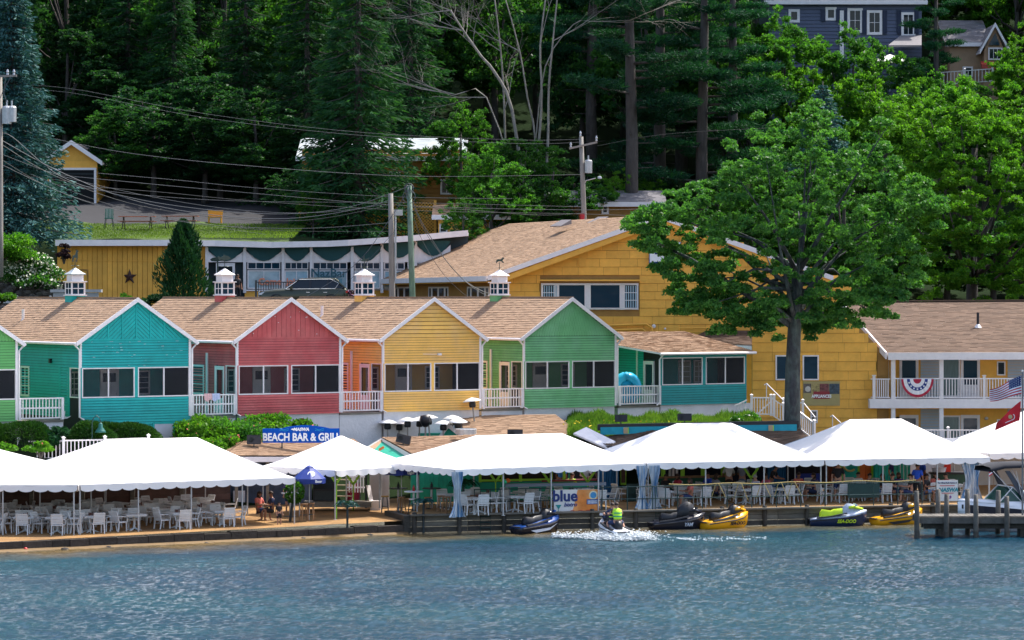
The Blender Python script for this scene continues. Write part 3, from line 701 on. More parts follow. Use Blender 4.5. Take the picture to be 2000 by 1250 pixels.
# deck balustrades in the gaps
gaps = [(tcoef(36), tcoef(124), 0.0), (tcoef(370), tcoef(460), 0), (tcoef(664), tcoef(746), 0), (tcoef(942), tcoef(1021), 0)]
labs = ['white deck railing left of the teal cottage', 'white deck railing with pastel towels between teal and red cottages', 'white deck railing between red and yellow cottages', 'white deck railing between yellow and green cottages']
for (a, b, z), lb in zip(gaps, labs):
    g = thing('deck_railing', lb, 'railing', rowpt(a), TH, 'white railings between the cottages')
    railing(g, (.06,0,-.02), (b-a-.06,0,-.02), h=.98, mid=True, sp=.155, ph=1.0, caps=False)
    MB().box(0,b-a,-.02,2.6,-.14,-.04).build('deck_boards', TIMB, g)
    MB().box(0,b-a,.03,.10,-2.2,-.14).build('skirt', WHT2, g)
for i, (colr, dx) in enumerate(((plain('towel_pink',(.75,.45,.45),.9),.75),(plain('towel_lilac',(.5,.55,.75),.9),1.15))):
    mb = MB(); n = 7
    for j in range(n):
        a = dx+j*.06; mb.add([(a,-.06-.015*(j%2),1.03),(a+.06,-.06-.015*((j+1)%2),1.03),(a+.06,-.07-.02*((j+1)%2),.70-.05*math.sin(j)),(a,-.07-.02*(j%2),.70-.05*math.sin(j-1))], [(0,1,2,3)])
        mb.add([(a,-.06,1.035),(a+.06,-.06,1.035),(a+.06,.06,1.035),(a,.06,1.035)], [(0,1,2,3)])
    tag(mb.build('towel', colr, loc=rowpt(gaps[1][0]), rz=TH), ['pink towel drying over the railing left of the red cottage','pale lilac towel drying on the railing beside the pink towel'][i], 'towel')
# ---- building five: low turquoise annexe with shed roof
t5, W5 = 33.0, 5.6
an = thing('annexe', 'low turquoise annexe with shallow shed roof right of the green cottage', 'annexe', rowpt(t5), TH)
T=.1; L5 = 6.0; E5 = 2.62
mb = MB(); mb.box(0,W5,0,T,-.05,.98); mb.box(0,W5,0,T,2.42,E5)
for a, b in ((0,.1),(2.72,2.92),(5.5,W5)): mb.box(a,b,.001,T-.001,.98,2.42)
mb.prism([(0,T,2.3),(0,L5,2.3),(0,L5,E5+.9),(0,T,E5+.02)], (T,0,0)); mb.prism([(W5-T,T,0),(W5-T,L5,0),(W5-T,L5,E5+.9),(W5-T,T,E5+.02)], (T,0,0))
mb.box(0,T,T,.5,-.05,2.3); mb.box(0,T,1.5,L5,-.05,2.3); mb.box(T,W5-T,L5-T,L5,0,3.4)
mb.build('wall', GAPSHADE, an); MB().box(2.72,2.92,-.03,0,.98,2.42).box(0,.1,-.03,0,.98,2.42).box(5.5,W5,-.03,0,.98,2.42).box(0,W5,-.04,0,2.42,E5).box(W5,W5+.03,0,L5,0,E5).build('wall_trim', TEAL3, an); MB().box(T,W5-T,2.4,2.5,0,2.9).build('porch_back_wall', TEAL3, an); MB().box(T,W5-T,T,2.5,-.1,0).build('porch_floor', TIMB, an)
MB().box(.05,W5+.4,.06,L5,-1.6,-.06).build('foundation', WHT2, an)
boards(an, TEAL3, rect(0,W5), -.05, .98, .128)  # front in a darker teal: its shade is painted into the colour
boards(an, TEAL2, rect(0,4.5), 0, 3.0, .128, loc=(0,L5,0), rz=-math.pi/2)  # side wall in a lighter teal: its brighter light is painted in
for (a, b) in ((.1,2.72),(2.92,5.5)):
    o = window(an, a, .98, b-a, 1.44, cols=2, rows=1, fw=.05, glass=SCR, name='screened_opening', split=True, y=-.03)
    MB().box((b-a)/2-.03,(b-a)/2+.03,-.005,.075,.05,1.39).build('mullion', WHT, o)
door(an, 0, .02, .8, 2.15, loc=(0,1.4,0), rz=-math.pi/2, glass=SCR, gl=.62); MB().box(-.05,.03,2.0,2.12,0,3).build('corner_board', WHT, an)
for x_ in (2.9, 3.9): window(an, x_, 1.0, .8, 1.2, loc=(0,2.4,0), rows=4, fw=.06, glass=mk('blind_cream', (.35,.33,.25), .5))  # panes in one flat cream colour
pts = [Vector((-.3,-.35,E5-.02)), Vector((W5+.35,-.35,E5-.02)), Vector((W5+.35,L5,E5+.98)), Vector((-3.4,L5,E5+.98))]
pts[0] = Vector((-.3,-.35,E5-.02))
MB().prism(pts, (0,0,.09)).build('roof_deck', WHT, an); up = Vector((0,0,.09)); shingle_quad(*[p+up for p in pts]).build('roof_shingles', SHG, an, kind='stuff')
MB().tube([(-.3,-.42,E5-.0),(W5+.35,-.42,E5-.0)], .07, 8).build('gutter', WHT, an)
MB().tube([(-.1,-.38,E5-.05),(-.12,-.1,E5-.3),(-.12,-.1,.1),(-.3,-.1,-.05)], .045, 6).build('downspout', WHT, an)
window(an, 4.2, .9, .0+.6, 1.2, loc=(0,2.4,0), rows=3, fw=.06, glass=GLSB)
g = thing('deck_railing', 'white deck railing between green cottage and turquoise annexe', 'railing', rowpt(tcoef(1208)), TH, 'white railings between the cottages')
ln = t5-tcoef(1208)-.05; railing(g, (.06,0,-.02), (ln,0,-.02), h=.98, mid=True, sp=.155, ph=1.0, caps=False); MB().box(0,ln,-.02,2.6,-.14,-.04).build('deck_boards', TIMB, g); MB().box(0,ln,.03,.1,-1.4,-.14).build('skirt', WHT2, g)
# swim ring & coolers on that deck
TUBE = plain('float_blue', (.02,.35,.55), .25)
def torus(mb, R_, r, M, n=22, m=10, a0=0, a1=2*math.pi, mi=0):
    pts = [(R_*math.cos(a0+(a1-a0)*i/n), 0, R_*math.sin(a0+(a1-a0)*i/n)) for i in range(n+1)]
    mb.tube(pts, r, m, mi, cap=(a1-a0) < 6.2, M=M)
mb = MB(); torus(mb, .62, .24, M4((0,0,.86)), n=28, m=12); mb.lathe([(0,-.05),(.5,-.04),(.5,.04),(0,.05)], 16, M=M4((0,0.05,.86), rx=R(90)))
tag(mb.build('swim_ring', TUBE, loc=rowpt(tcoef(1208)+.75, .35, .0), rz=TH-.15, smooth=True), 'big blue inflatable swim ring standing on the deck by the turquoise annexe', 'swim ring')
tag(MB().lathe([(.16,0),(.2,.3),(.21,.42),(.17,.44),(0,.44)], 10).build('bucket', plain('bucket_red',(.5,.02,.03),.4), loc=rowpt(tcoef(1245), .5, 0)), 'red bucket behind the white railing near the annexe door', 'bucket')
tag(MB().box(-.25,.25,-.18,.18,0,.4).box(-.27,.27,-.2,.2,.4,.47).build('cool_box', plain('cooler_blue',(.02,.2,.5),.4), loc=rowpt(tcoef(1222), .45, 0), rz=TH), 'blue cool box behind the railing under the swim ring', 'cool box')
# ================================================================ text
def text(s, size, mat, parent, M, name='lettering', ext=.01, align='CENTER', shear=0, bold=0, sx=1.0):
    cu = bpy.data.curves.new(name, 'FONT'); cu.body = s; cu.size = size; cu.extrude = ext; cu.align_x = align; cu.shear = shear; cu.offset = bold; cu.resolution_u = 3
    o = bpy.data.objects.new(name, cu); COL.objects.link(o); me = bpy.data.meshes.new_from_object(o)
    bpy.data.objects.remove(o); bpy.data.curves.remove(cu)
    me.transform(M @ Matrix.Rotation(math.pi/2, 4, 'X') @ Matrix.Diagonal((sx,1,1,1))); me.materials.clear(); me.materials.append(mat); me.name = name
    return put(name, me, parent)
INKW = plain('lettering_white', (.85,.85,.85)); INKD = plain('lettering_navy', (.01,.03,.12)); INKR = plain('lettering_red', (.5,.03,.05)); INKK = plain('lettering_black', (.01,.01,.015))
# ================================================================ big ochre building
bb = thing('main_building', 'large ochre shingled building with broad low gable behind the cottages', 'building', (0,172,5))
def BW(px, py, d=172.): return W(px, py, d)-Vector((0,172,5))
yw = 0.0
E1, Fp, Bk, E2 = W(952,540,171), W(1290,420,171.5), W(995,437,190), W(664,548,192)
dep = (E2-E1); E3 = Vector((Fp.x*2-E1.x, 171.6, E1.z)); B3 = Vector((Bk.x*2-E2.x+1, 190, E2.z))
o_ = Vector((0,172,5))
A_ = W(974,560,172)
zA = E1.z
kk = (Fp.z-E1.z)/(Fp.x-E1.x)
roofz = lambda x: Fp.z-kk*abs(x-Fp.x)
x0, x1 = A_.x, 19.0
wall = MB(); ptsf = [(x0,172.02,4.0),(x1,172.02,3.5),(x1,172.02,roofz(x1)-.12),(Fp.x,172.02,Fp.z-.12),(x0,172.02,roofz(x0)-.12)]
wall.prism(ptsf, (0,.3,0))
vdir = Vector((E2.x-E1.x, E2.y-E1.y, 0)).normalized(); Ls = (E2-E1).length-1.2
p0 = Vector((x0,172.05,5)); p1 = p0+vdir*Ls
wall.prism([p0, p1, p1+Vector((0,0,6.2)), p0+Vector((0,0,6.35))], (.3,.1,0))
wall.build('wall', OCHB, bb, world=True)  # darker ochre behind the shingles paints in the shade between their rows
roof = MB(); tk = Vector((0,0,-.16))
for q in ((E1,Fp,Bk,E2),(Fp,E3,B3,Bk)): roof.prism([p for p in q], (0,0,-.14))
roof.build('roof_deck', WHT, bb, world=True)
shingle_quad(E2, E1, Fp, Bk, rowh=.2, tab=.38).build('roof_shingles', SHG, bb, world=True, kind='stuff')
shingle_quad(E3, B3, Bk, Fp, rowh=.3, tab=.6).build('roof_shingles', SHG, bb, world=True, kind='stuff')
for a, b in ((E1,Fp),(Fp,E3)):
    MB().prism([a+Vector((0,-.1,-.24)), b+Vector((0,-.1,-.24)), b+Vector((0,-.1,.04)), a+Vector((0,-.1,.04))], (0,.08,0)).build('rake_board', WHT, bb, world=True)
    MB().prism([a+Vector((.2,.0,-.55)), b+Vector((0,.0,-.55)), b+Vector((0,.0,-.24)), a+Vector((.2,.0,-.24))], (0,.06,0)).build('rake_trim', OCH, bb, world=True)
MB().prism([E1+Vector((-.03,-.05,-.26)), E2+Vector((-.03,0,-.26)), E2+Vector((-.03,0,.03)), E1+Vector((-.03,-.05,.03))], (-.06,0,0)).build('fascia', WHT, bb, world=True)
MB().prism([E1+Vector((0,0,-.28)), E2+Vector((0,0,-.28)), E2+Vector((1.0,.3,-.28)), E1+Vector((1.0,.3,-.28))], (0,0,-.04)).build('soffit', OCH, bb, world=True)
# roof vents
for px, py in ((1085,436),(1157,430)):
    p = W(px, py, 178); q = vdir*.0
    MB().loft([[(-.45,0,0),(.45,0,0),(.45,0,.05),(-.45,0,.05)],[(-.42,.9,.15),(.42,.9,.15),(.42,.9,.42),(-.42,.9,.42)]]).build('ridge_vent', plain('vent_grey',(.12,.11,.12),.7), bb, loc=p-o_-Vector((0,0,.2)), rz=-.8)
# shingle siding: first 300 as pieces, the rest joined
sh_me = MB().add([(0,-.035,0),(1,-.035,0),(1,-.012,1),(0,-.012,1),(0,0,0),(1,0,0),(1,0,1),(0,0,1)], [(0,1,2,3),(4,5,1,0),(0,3,7,4),(1,5,6,2),(3,2,6,7)]).mesh('shingle', OCH)
holes = [(W(1055,0,172).x, W(1249,0,172).x, W(0,606,172).z, W(0,550,172).z)]
cnt = 0; rest = MB(); z = 5.0; r_ = .46; row = 0
cells = []
while z < 14.6:
    xa = max(x0, Fp.x-(Fp.z-z-.3)/kk if z > E1.z-.3 else x0); xb = min(x1, Fp.x+(Fp.z-z-.3)/kk if z > E1.z-.3 else x1)
    x = xa; 
    while x < xb-.08:
        wd = min(random.uniform(.8, 1.5), xb-x); hit = [h for h in holes if x < h[1] and x+wd > h[0] and z < h[3] and z+r_ > h[2]]
        if hit:
            h = hit[0]
            if x < h[0]-.1: wd = h[0]-x
            else: x = h[1]; continue
        cells.append((x, wd, z)); x += wd
    z += r_
def seen(c):
    v = Vector((c[0]+c[1]/2, 172, c[2])); px = 1000+v.x/172*F; py = YH-(v.z-H)/172*F
    return 0 if (975 < px < 1420 and py < 690 and py > 440) else 1
cells.sort(key=seen)
for i, (x, wd, z) in enumerate(cells):
    if i < 300: put('shingle', sh_me, bb, Vector((x+.006,172.0,z))-o_, 0, scale=(wd-.014,1.2,r_*.965))
    else: rest.add([(x+.006,171.965,z),(x+wd-.008,171.958,z),(x+wd-.008,171.985,z+r_*.965),(x+.006,171.985,z+r_*.965),(x,172.0,z),(x+wd,172.0,z)], [(0,1,2,3),(4,5,1,0)])
rest.build('more_shingles', OCH, bb, world=True, kind='stuff')
for (px, py) in ((1138,520),):
    a = W(1130,490,171.9); b = W(1144,521,171.9); MB().box(a.x,b.x,171.92,171.96,b.z,a.z).build('access_panel', OCH, bb, world=True)
# the big front window and awning rail
a = W(1057,553,171.9); b = W(1247,605,171.9); w_, h_ = b.x-a.x, a.z-b.z
MB().box(a.x,b.x,171.9,171.95,b.z,a.z).build('window_backing', WHT, bb, world=True)
sects = [(0.01,.145),(.175,.455),(.50,.815),(.85,.99)]
for i, (u, v) in enumerate(sects):
    o = window(bb, 0, 0, (v-u)*w_, h_-.12, loc=Vector((a.x+u*w_, 171.88, b.z+.06))-o_, glass=GLSB if i in (1,2) else GLS, fw=.05, rows=3 if i in (0,3) else 1)
    if i in (0,3):
        mb = MB()
        for j in range(6): mb.box(.1+j*.13,.16+j*.13,.028,.036,.06,h_-.2)
        mb.build('curtain', plain('curtain_pale',(.30,.42,.5),.9), o)
MB().box(a.x-.1,b.x+.05,171.55,171.9,a.z+.12,a.z+.2).build('window_hood', OCH, bb, world=True)
# left side windows
for (u, wd) in ((1.3,3.1),(7.2,3.0),(12.5,3)):
    pp = p0+vdir*(u+wd); ang = math.atan2(-vdir.y, -vdir.x)
    for kq in range(4):
        ww = [.5,.95,.95,.5][kq]*wd/2.9; off = sum([.5,.95,.95,.5][:kq])*wd/2.9
        window(bb, off, 0, ww, 1.95, loc=(pp+Vector((0,0,3.85)))-o_, rz=ang, fw=.09, glass=GLS if kq % 2 else GLSB)
mb = MB(); pv = MB()
mb.tube([W(1180,636,171.8), W(1262,633,171.8), W(1273,640,171.8), W(1276,662,171.8)], .07, 6); mb.tube([W(1180,645,171.8), W(1255,643,171.8), W(1263,650,171.8), W(1265,662,171.8)], .06, 6)
mb.tube([W(1327,665,171.8), W(1327,641,171.8), W(1443,640,171.8), W(1444,615,171.8)], .035, 6); mb.build('conduit', OCH, bb, world=True)
for px, py, r in ((1277,637,.11),(1299,642,.06)): MB().lathe([(0,-.1),(r,-.08),(r,.05),(0,.08)], 10, M=M4(W(px,py,171.85)-o_, rx=R(90))).build('wall_light', WHT, bb)
MB().lathe([(0,-.1),(.1,-.08),(.1,.05),(0,.08)], 10, M=M4(W(1440,615,171.85)-o_, rx=R(90))).build('wall_bell', plain('bell_green',(.05,.3,.25)), bb)
# blue sign on the gable
sg = thing('gable_sign', 'white sign with navy letters half hidden by the big tree on the ochre gable', 'sign', W(1299,518,171.7))
MB().box(-.86,.86,0,.06,0,1.28).build('board', plain('sign_white',(.75,.77,.8)), sg)
mb = MB(); mb.box(-.9,-.86,-.01,.07,-.02,1.3); mb.box(.86,.9,-.01,.07,-.02,1.3); mb.box(-.86,.86,-.01,.07,-.03,0); mb.box(-.86,.86,-.01,.07,1.28,1.31); mb.build('frame', BLUE, sg)
text('blue', .72, INKD, sg, M4((0,-.005,.62)), bold=.012); text('bistro', .24, BLUE, sg, M4((.2,-.005,.36)), shear=.3)
mb = MB()
for j in range(8): mb.add([(-.85+j*.2125,-.006,.0+.03*math.sin(j)),(-.85+(j+1)*.2125,-.006,.03*math.sin(j+1)),(-.85+(j+1)*.2125,-.006,.14+.06*math.sin(j+1.)),(-.85+j*.2125,-.006,.14+.06*math.sin(j))], [(0,1,2,3)])
mb.build('wave_print', BLUE, sg)
# small roof with soffit between building and motel
po = thing('entry_roof', 'small brown shingled porch roof jutting from the ochre wall above the annexe', 'roof', W(1415,672,168))
P1 = [W(1335,671,169), W(1483,677,166.5), W(1497,648,171.5), W(1380,648,171.9)]
MB().prism(P1, (0,0,-.16)).build('roof_deck', WHT, po, world=True); shingle_quad(*P1, lift=.07).build('roof_shingles', SHG2, po, world=True, kind='stuff')
MB().prism([P1[1]+Vector((0,0,-.2)), P1[2]+Vector((0,0,-.2)), P1[2]+Vector((.15,0,.08)), P1[1]+Vector((.15,0,.08))], (.06,0,0)).build('rake_board', WHT, po, world=True)
MB().prism([P1[0]+Vector((0,-.05,-.2)), P1[1]+Vector((0,-.05,-.2)), P1[1]+Vector((0,-.05,.03)), P1[0]+Vector((0,-.05,.03))], (0,-.05,0)).build('fascia', WHT, po, world=True)
MB().box(*sorted((W(1395,0,168.6).x, W(1478,0,168.6).x)), 168.6, 171.9, 4, W(0,678,168).z).build('entry_wall', OCH, po, world=True)
# ================================================================ motel with two balconies
mz0 = 2.6; MD = 163.0     # gable wall plane
mt = thing('motel', 'two storey ochre motel wing with white balconies and brown roof on the right', 'motel', W(1738,840,MD)); mo = Vector(mt.location)
# gable wall: left faces camera; ridge runs to the right, eave over the balconies
ex = W(1738,0,MD).x
GL = W(1500,0,MD).x; ridgeP = W(1660,588,168.5)
k1 = W(1738,690,MD); k0 = W(1646,622,165.5)
zE = k1.z; zR = 10.5-17/F*168.5
wl = MB(); 
wl.prism([(GL-.8,MD+.5,2.5),(ex,MD+.5,2.5),(ex,MD+.5,zE-.3),(ex-2.7,MD+.5,zR-.15),(GL-.8,MD+.5,zR-.2)], (0,.3,0))
wl.build('gable_wall', OCHB, mt, world=True)  # dark ochre backing again carries the painted shade in the shingle gaps
# facade behind balconies
FYm = MD+1.7; xr = 29.0
zf1 = W(0,785,MD).z; 
wl = MB(); wl.box(ex-.6,xr,FYm,FYm+.3,2.2,zE+.1); wl.build('front_wall', OCH, mt, world=True)
wl = MB(); wl.box(ex-.9,ex-.6,MD+.5,FYm+.3,2.2,zE); wl.build('side_wall', OCH, mt, world=True)
pale = mk('siding_pale_blue', (.42,.46,.50), .6, .06)
# gable siding rows
gz = 2.8; cells = []
while gz < zR-.3:
    xr_ = ex-max(0,(gz+.3-zE+.2))*(2.7/(zR-zE)) -.05; x = GL-.8
    xr_ = min(xr_, ex-.62)
    while x < xr_-.05: wd = min(random.uniform(.9,1.6), xr_-x); cells.append((x,wd,gz)); x += wd
    gz += .5
a1, b1 = W(1570,745,MD), W(1642,793,MD); w1 = [(W(1518,0,MD).x-.05, W(1541,0,MD).x+.05, W(0,743,MD).z, W(0,694,MD).z), (W(1571,0,MD).x-.05, W(1599,0,MD).x+.05, W(0,743,MD).z, W(0,694,MD).z)]
n_ = 0; rest = MB()
for (x, wd, z) in cells:
    if n_ < 300: put('shingle', sh_me, mt, Vector((x+.006,MD+.5,z))-mo, 0, scale=(wd-.014,1.2,.485)); n_ += 1
for (xa, xb, za, zb) in w1:
    window(mt, 0, 0, xb-xa, zb-za, loc=Vector((xa,MD+.46,za))-mo, fw=.07, glass=GLSB)
window(mt, 0, 0, .38, .68, loc=W(1583,826,MD+.4)-mo, fw=.06, rows=2)
# roof
Rq = [Vector((ex-.15, MD-.35, zE)), Vector((xr+.5, MD-.35, zE+.02)), Vector((xr+.5, 170, zR+.75)), Vector((ex-3.1, 168.8, zR+.35))]
Rq[3] = W(1646,590,169.5); Rq[2] = W(2150,587,169.5)
MB().prism(Rq, (0,0,-.18)).build('roof_deck', WHT, mt, world=True)
shingle_quad(*Rq, rowh=.2, tab=.36).build('roof_shingles', SHG2, mt, world=True, kind='stuff')
bq = [Rq[3], Rq[2], Rq[2]+Vector((0,6,-3)), Rq[3]+Vector((0,6,-3))]
MB().prism(bq, (0,0,-.18)).build('rear_roof', SHG2, mt, world=True)
MB().bar(Rq[3]+Vector((0,0,.05)), Rq[2]+Vector((0,0,.05)), .25, .06).build('ridge_cap', SHG2, mt, world=True)
MB().prism([Rq[0]+Vector((-.05,-.04,-.3)), Rq[3]+Vector((-.05,0,-.3)), Rq[3]+Vector((-.05,0,.06)), Rq[0]+Vector((-.05,-.04,.06))], (-.08,0,0)).build('rake_board', WHT, mt, world=True)
MB().prism([Rq[0]+Vector((0,-.02,-.34)), Rq[1]+Vector((0,-.02,-.34)), Rq[1]+Vector((0,-.02,.04)), Rq[0]+Vector((0,-.02,.04))], (0,-.09,0)).build('fascia', WHT, mt, world=True)
vp = W(1910,636,166)
MB().tube([vp, vp+Vector((0,0,.7))], .07, 8).build('vent_pipe', BLK, mt, world=True); MB().lathe([(.22,-.12),(.08,.08)], 8, M=M4(vp-mo)).build('vent_flashing', WHT, mt)
# balcony deck
zb = W(0,779,MD).z; zb2 = W(0,797,MD).z
MB().box(ex-1.1,xr,MD-.25,FYm,zb2,zb).build('balcony_floor', WHT, mt, world=True)
MB().box(ex-.0,xr,MD-.2,FYm,zE-.32,zE-.22).build('balcony_ceiling', WHT, mt, world=True)
bl = put('balcony_railing', MB().box(ex+.0,ex+.02,MD-.2,MD-.18,zb,zb+.02).mesh('rail_foot', WHT, mo), mt)
railing(bl, Vector((ex+.1,MD-.17,zb))-mo, Vector((W(1842,0,MD).x,MD-.17,zb))-mo, h=1.08, sp=.15, posts=0)
railing(bl, Vector((W(1842,0,MD).x,MD-.17,zb))-mo, Vector((xr,MD-.17,zb))-mo, h=1.08, sp=.15, posts=0)
railing(bl, Vector((ex-1.0,MD+.1,zb))-mo, Vector((ex,MD-.15,zb))-mo, h=1.05, sp=.11, posts=0, bw=.05)
for px in (1707,1922): MB().box(-.07,.07,-.07,.07,0,1.22).box(-.1,.1,-.1,.1,1.22,1.27).build('post', WHT, bl, loc=W(px,0,MD-.15).xy.to_3d()+Vector((0,0,zb))-mo)
for px in (1745,1839,2010): MB().box(-.11,.11,-.11,.11,0,zE-.3-2.4).build('column', WHT, mt, loc=Vector((W(px,0,MD-.2).x,MD-.06,2.4))-mo)
# doors and windows, both floors
for fz, top in ((zb, 2.05), (zb-3.1, 2.05)):
    for px, kind in ((1722,'w'),(1775,'d'),(1857,'g'),(1895,'d'),(1955,'s')):
        xx_ = W(px,0,FYm).x
        if kind == 'd': door(mt, -.45, .02, .9, 2.1, loc=Vector((xx_,FYm-.01,fz))-mo, glass=GLSB, gl=.62)
        elif kind == 'g': window(mt, -.5, .05, 1.0, 2.1, loc=Vector((xx_,FYm-.01,fz))-mo, glass=mk('curtain_glass', (.09,.15,.15), .25, .3, 6, stretch=(6,1,.2)), fw=.08)
        elif kind == 's': window(mt, -.22, 1.2, .45, .75, loc=Vector((xx_,FYm-.01,fz))-mo, fw=.06)
        elif fz == zb: window(mt, -.28, .1, .6, 1.9, loc=Vector((xx_,FYm-.6,fz))-mo, fw=.05, glass=GLS)
    for pxa, pxb in ((1798,1836),(1968,2060)):
        boards(mt, pale, rect(0, W(pxb,0,FYm).x-W(pxa,0,FYm).x), 0, 2.5, .16, loc=Vector((W(pxa,0,FYm).x,FYm-.02,fz))-mo, name='pale_clapboard')
    for px in (1753,1926): MB().lathe([(0,-.1),(.1,-.05),(.1,.05),(0,.1)], 8).build('porch_lamp', BLK if px < 1800 else STEEL, mt, loc=Vector((W(px,0,FYm).x,FYm-.12,fz+(2.0 if fz<zb else 2.25)))-mo)
lr = thing('patio_railing', 'white railing of the ground floor terrace below the motel balcony', 'railing', W(1850,880,158)); 
railing(lr, Vector((W(1770,0,158).x-lr.location.x,0,.0)), Vector((6.5,0,.0)), h=1.05, sp=.16, posts=5)
# banner
bn = thing('appliance_banner', 'printed appliances banner on the ochre shingle wall right of the tree trunk', 'banner', Vector((a1.x,MD+.42,b1.z)))
bw_, bh_ = b1.x-a1.x, a1.z-b1.z
MB().box(0,bw_,0,.03,0,bh_).build('sheet', plain('banner_tan',(.36,.29,.12),.6), bn)
for q, (u0,u1,v0,v1,c) in enumerate(((.01,.22,.52,.9,(.12,.10,.09)),(.24,.44,.52,.9,(.32,.25,.10)),(.45,.70,.52,.9,(.16,.05,.05)),(.71,.99,.48,.9,(.05,.07,.09)))):
    MB().box(u0*bw_,u1*bw_,-.006,0,v0*bh_,v1*bh_).build('photo_print', mk('print%d'%q, c, .6, .6, 7), bn)
MB().box(.28*bw_,.72*bw_,-.012,-.006,.28*bh_,.58*bh_).build('red_plate', plain('plate_red',(.25,.02,.03)), bn)
text('BAKER-HUNTINGTON'[:0]+'KITCHEN & HOME', .10, INKW, bn, M4((.5*bw_,-.016,.49*bh_)), sx=.9) if False else None
text('APPLIANCES', .23, INKW, bn, M4((.5*bw_,-.018,.33*bh_)), bold=.008, sx=.82)
mb = MB(); mb.lathe([(0,-.02),(.15,0),(0,.02)], 12, M=M4((.13*bw_,-.01,.68*bh_), rx=R(90))); mb.build('face_print', plain('print_pale',(.5,.47,.42)), bn)
# bunting
bf = MB(); bt = thing('bunting', 'red white and blue half round bunting hung on the balcony railing', 'bunting', Vector((W(1792,0,MD-.4).x, MD-.3, zb+1.06)))
rings = [(0,.33,(.42,.02,.05),'red_band'),(.33,.60,(.78,.75,.76),'white_band'),(.60,.84,(.02,.04,.22),'blue_band'),(.84,1.12,(.78,.75,.76),'white_band'),(1.12,1.3,(.42,.02,.05),'red_band')]
for r0, r1, c, nm in rings:
    mb = MB(); n = 24
    for i in range(n):
        t0, t1 = math.pi*i/n, math.pi*(i+1)/n
        f = lambda t, r: (-math.cos(t)*r*.66, -.03-.04*abs(math.sin(t*9))*r, -math.sin(t)*r*.74 if r > 0 else 0)
        mb.add([f(t0,r0), f(t1,r0), f(t1,r1), f(t0,r1)], [(0,1,2,3)])
    mb.build(nm, plain('flag_%s' % nm, c, .8), bt)
def star(mb, M, r, th=.01):
    pts = []
    for i in range(10):
        q = math.pi/2+i*math.pi/5; rr_ = r if i % 2 == 0 else r*.4; pts.append((rr_*math.cos(q), 0, rr_*math.sin(q)))
    mb.prism(pts, (0,-th,0), M=M)
mb = MB()
for i in range(7):
    t = math.pi*(.12+.76*i/6); star(mb, M4((-math.cos(t)*.72*.66, -.085, -math.sin(t)*.72*.74)), .07)
mb.build('stars', INKW, bt)
# white stairs with railings left of the motel
st = thing('garden_stairs', 'white stair landing with gate and railings around the tree trunk', 'stairs', W(1500,810,157)); so_ = Vector(st.location)
def LP(px, py, d): return W(px, py, d)-so_
railing(st, LP(1468,812,157), LP(1512,812,157), h=.92, sp=.13, posts=2); MB().bar(LP(1476,812,156.9), LP(1505,785,156.9), .05, .06).build('gate_brace', WHT, st)
railing(st, LP(1435,806,157)-Vector((0,0,.1)), LP(1459,795,157)-Vector((0,0,.1)), h=.45, sp=.14, posts=0)
railing(st, LP(1506,812,157), LP(1530,828,157), h=.92, sp=.13, posts=2); railing(st, LP(1556,835,157), LP(1590,862,156), h=.92, sp=.13, posts=2)
railing(st, LP(1530,815,161), LP(1568,818,161), h=.85, sp=.13, posts=2)
for i in range(7): MB().box(-.6,.6,0,.32,0,.06).build('step', CONC, st, loc=LP(1545,838+i*5,158-i*.28))
for a, b in (((1497,749),(1530,782)),((1568,785),(1592,815)),((1626,811),(1642,826))):
    p, q = W(*a,161.5), W(*b,160.5); ob = MB().tube([p+Vector((-.12,0,-.08)), p, q], .028, 6).tube([q, q+Vector((0,0,-.9))], .028, 6).tube([p, p+Vector((0,0,-.9))], .028, 6).build('handrail', WHT)
    tag(ob, {1497:'thin white handrail left of the tree trunk by the ochre wall',1568:'thin white handrail beside the small window under the banner',1626:'short white handrail furthest right on the ochre wall above the tent'}[a[0]], 'handrail', 'white pipe handrails on the slope')
# ================================================================ roadside bar (storefront) with flat white roof edge
nb = thing('roadside_bar', 'low roadside bar with long white curved roof edge and painted windows', 'bar', (-12,183,9.9)); no = Vector(nb.location)
pts = [W(108,474,178.5), W(330,474,181), W(420,475,182.5), W(530,478,183.5), W(640,476,184), W(680,474,184), W(795,466,185), W(880,458,186.5), W(914,455,187)]
for a, b in zip(pts[:-1], pts[1:]):
    MB().prism([a+Vector((0,0,-.18)), b+Vector((0,0,-.18)), b+Vector((0,0,.17)), a+Vector((0,0,.17))], (0,.12,0)).build('fascia', WHT, nb, world=True)
    MB().prism([a+Vector((0,.12,-.16)), b+Vector((0,.12,-.16)), b+Vector((0,6,-.16)), a+Vector((0,6,-.16))], (0,0,.2)).build('roof_slab', WHT, nb, world=True)
yb = .9
def NP(px, py, off=0):
    d = float(np.interp(px, [100,330,530,680,914], [179.3,181.9,184.4,184.9,187.5]))+off; return W(px, py, d)
# boarded ochre wall, each vertical board a piece
px = 112
while px < 400:
    a, b = NP(px,0), NP(px+9.6,0); zt = W(0,479,182).z
    MB().prism([(a.x,a.y,9.4),(b.x-.02,b.y,9.4),(b.x-.02,b.y,zt),(a.x,a.y,zt)], (0,.06,0)).build('wall_board', OCH, nb, world=True); px += 9.8
MB().prism([NP(112,600,.07), NP(400,600,.07), NP(400,480,.07), NP(112,480,.07)], (0,.2,0)).build('wall', OCH, nb, world=True)
d_ = MB().prism([NP(148,585,-.06), NP(171,585,-.06), NP(171,528,-.06), NP(148,528,-.06)], (0,.05,0)); d_.build('door', OCH, nb, world=True)
fr = MB(); fr.bar(NP(171.5,585,-.08), NP(171.5,527,-.08), .07); fr.bar(NP(147,527,-.08), NP(172,527,-.08), .07); fr.build('door_frame', OCHB, nb, world=True)
MB().bar(NP(300,510,-.03), NP(120,508,-.03), .03, .05).build('batten', OCH, nb, world=True)
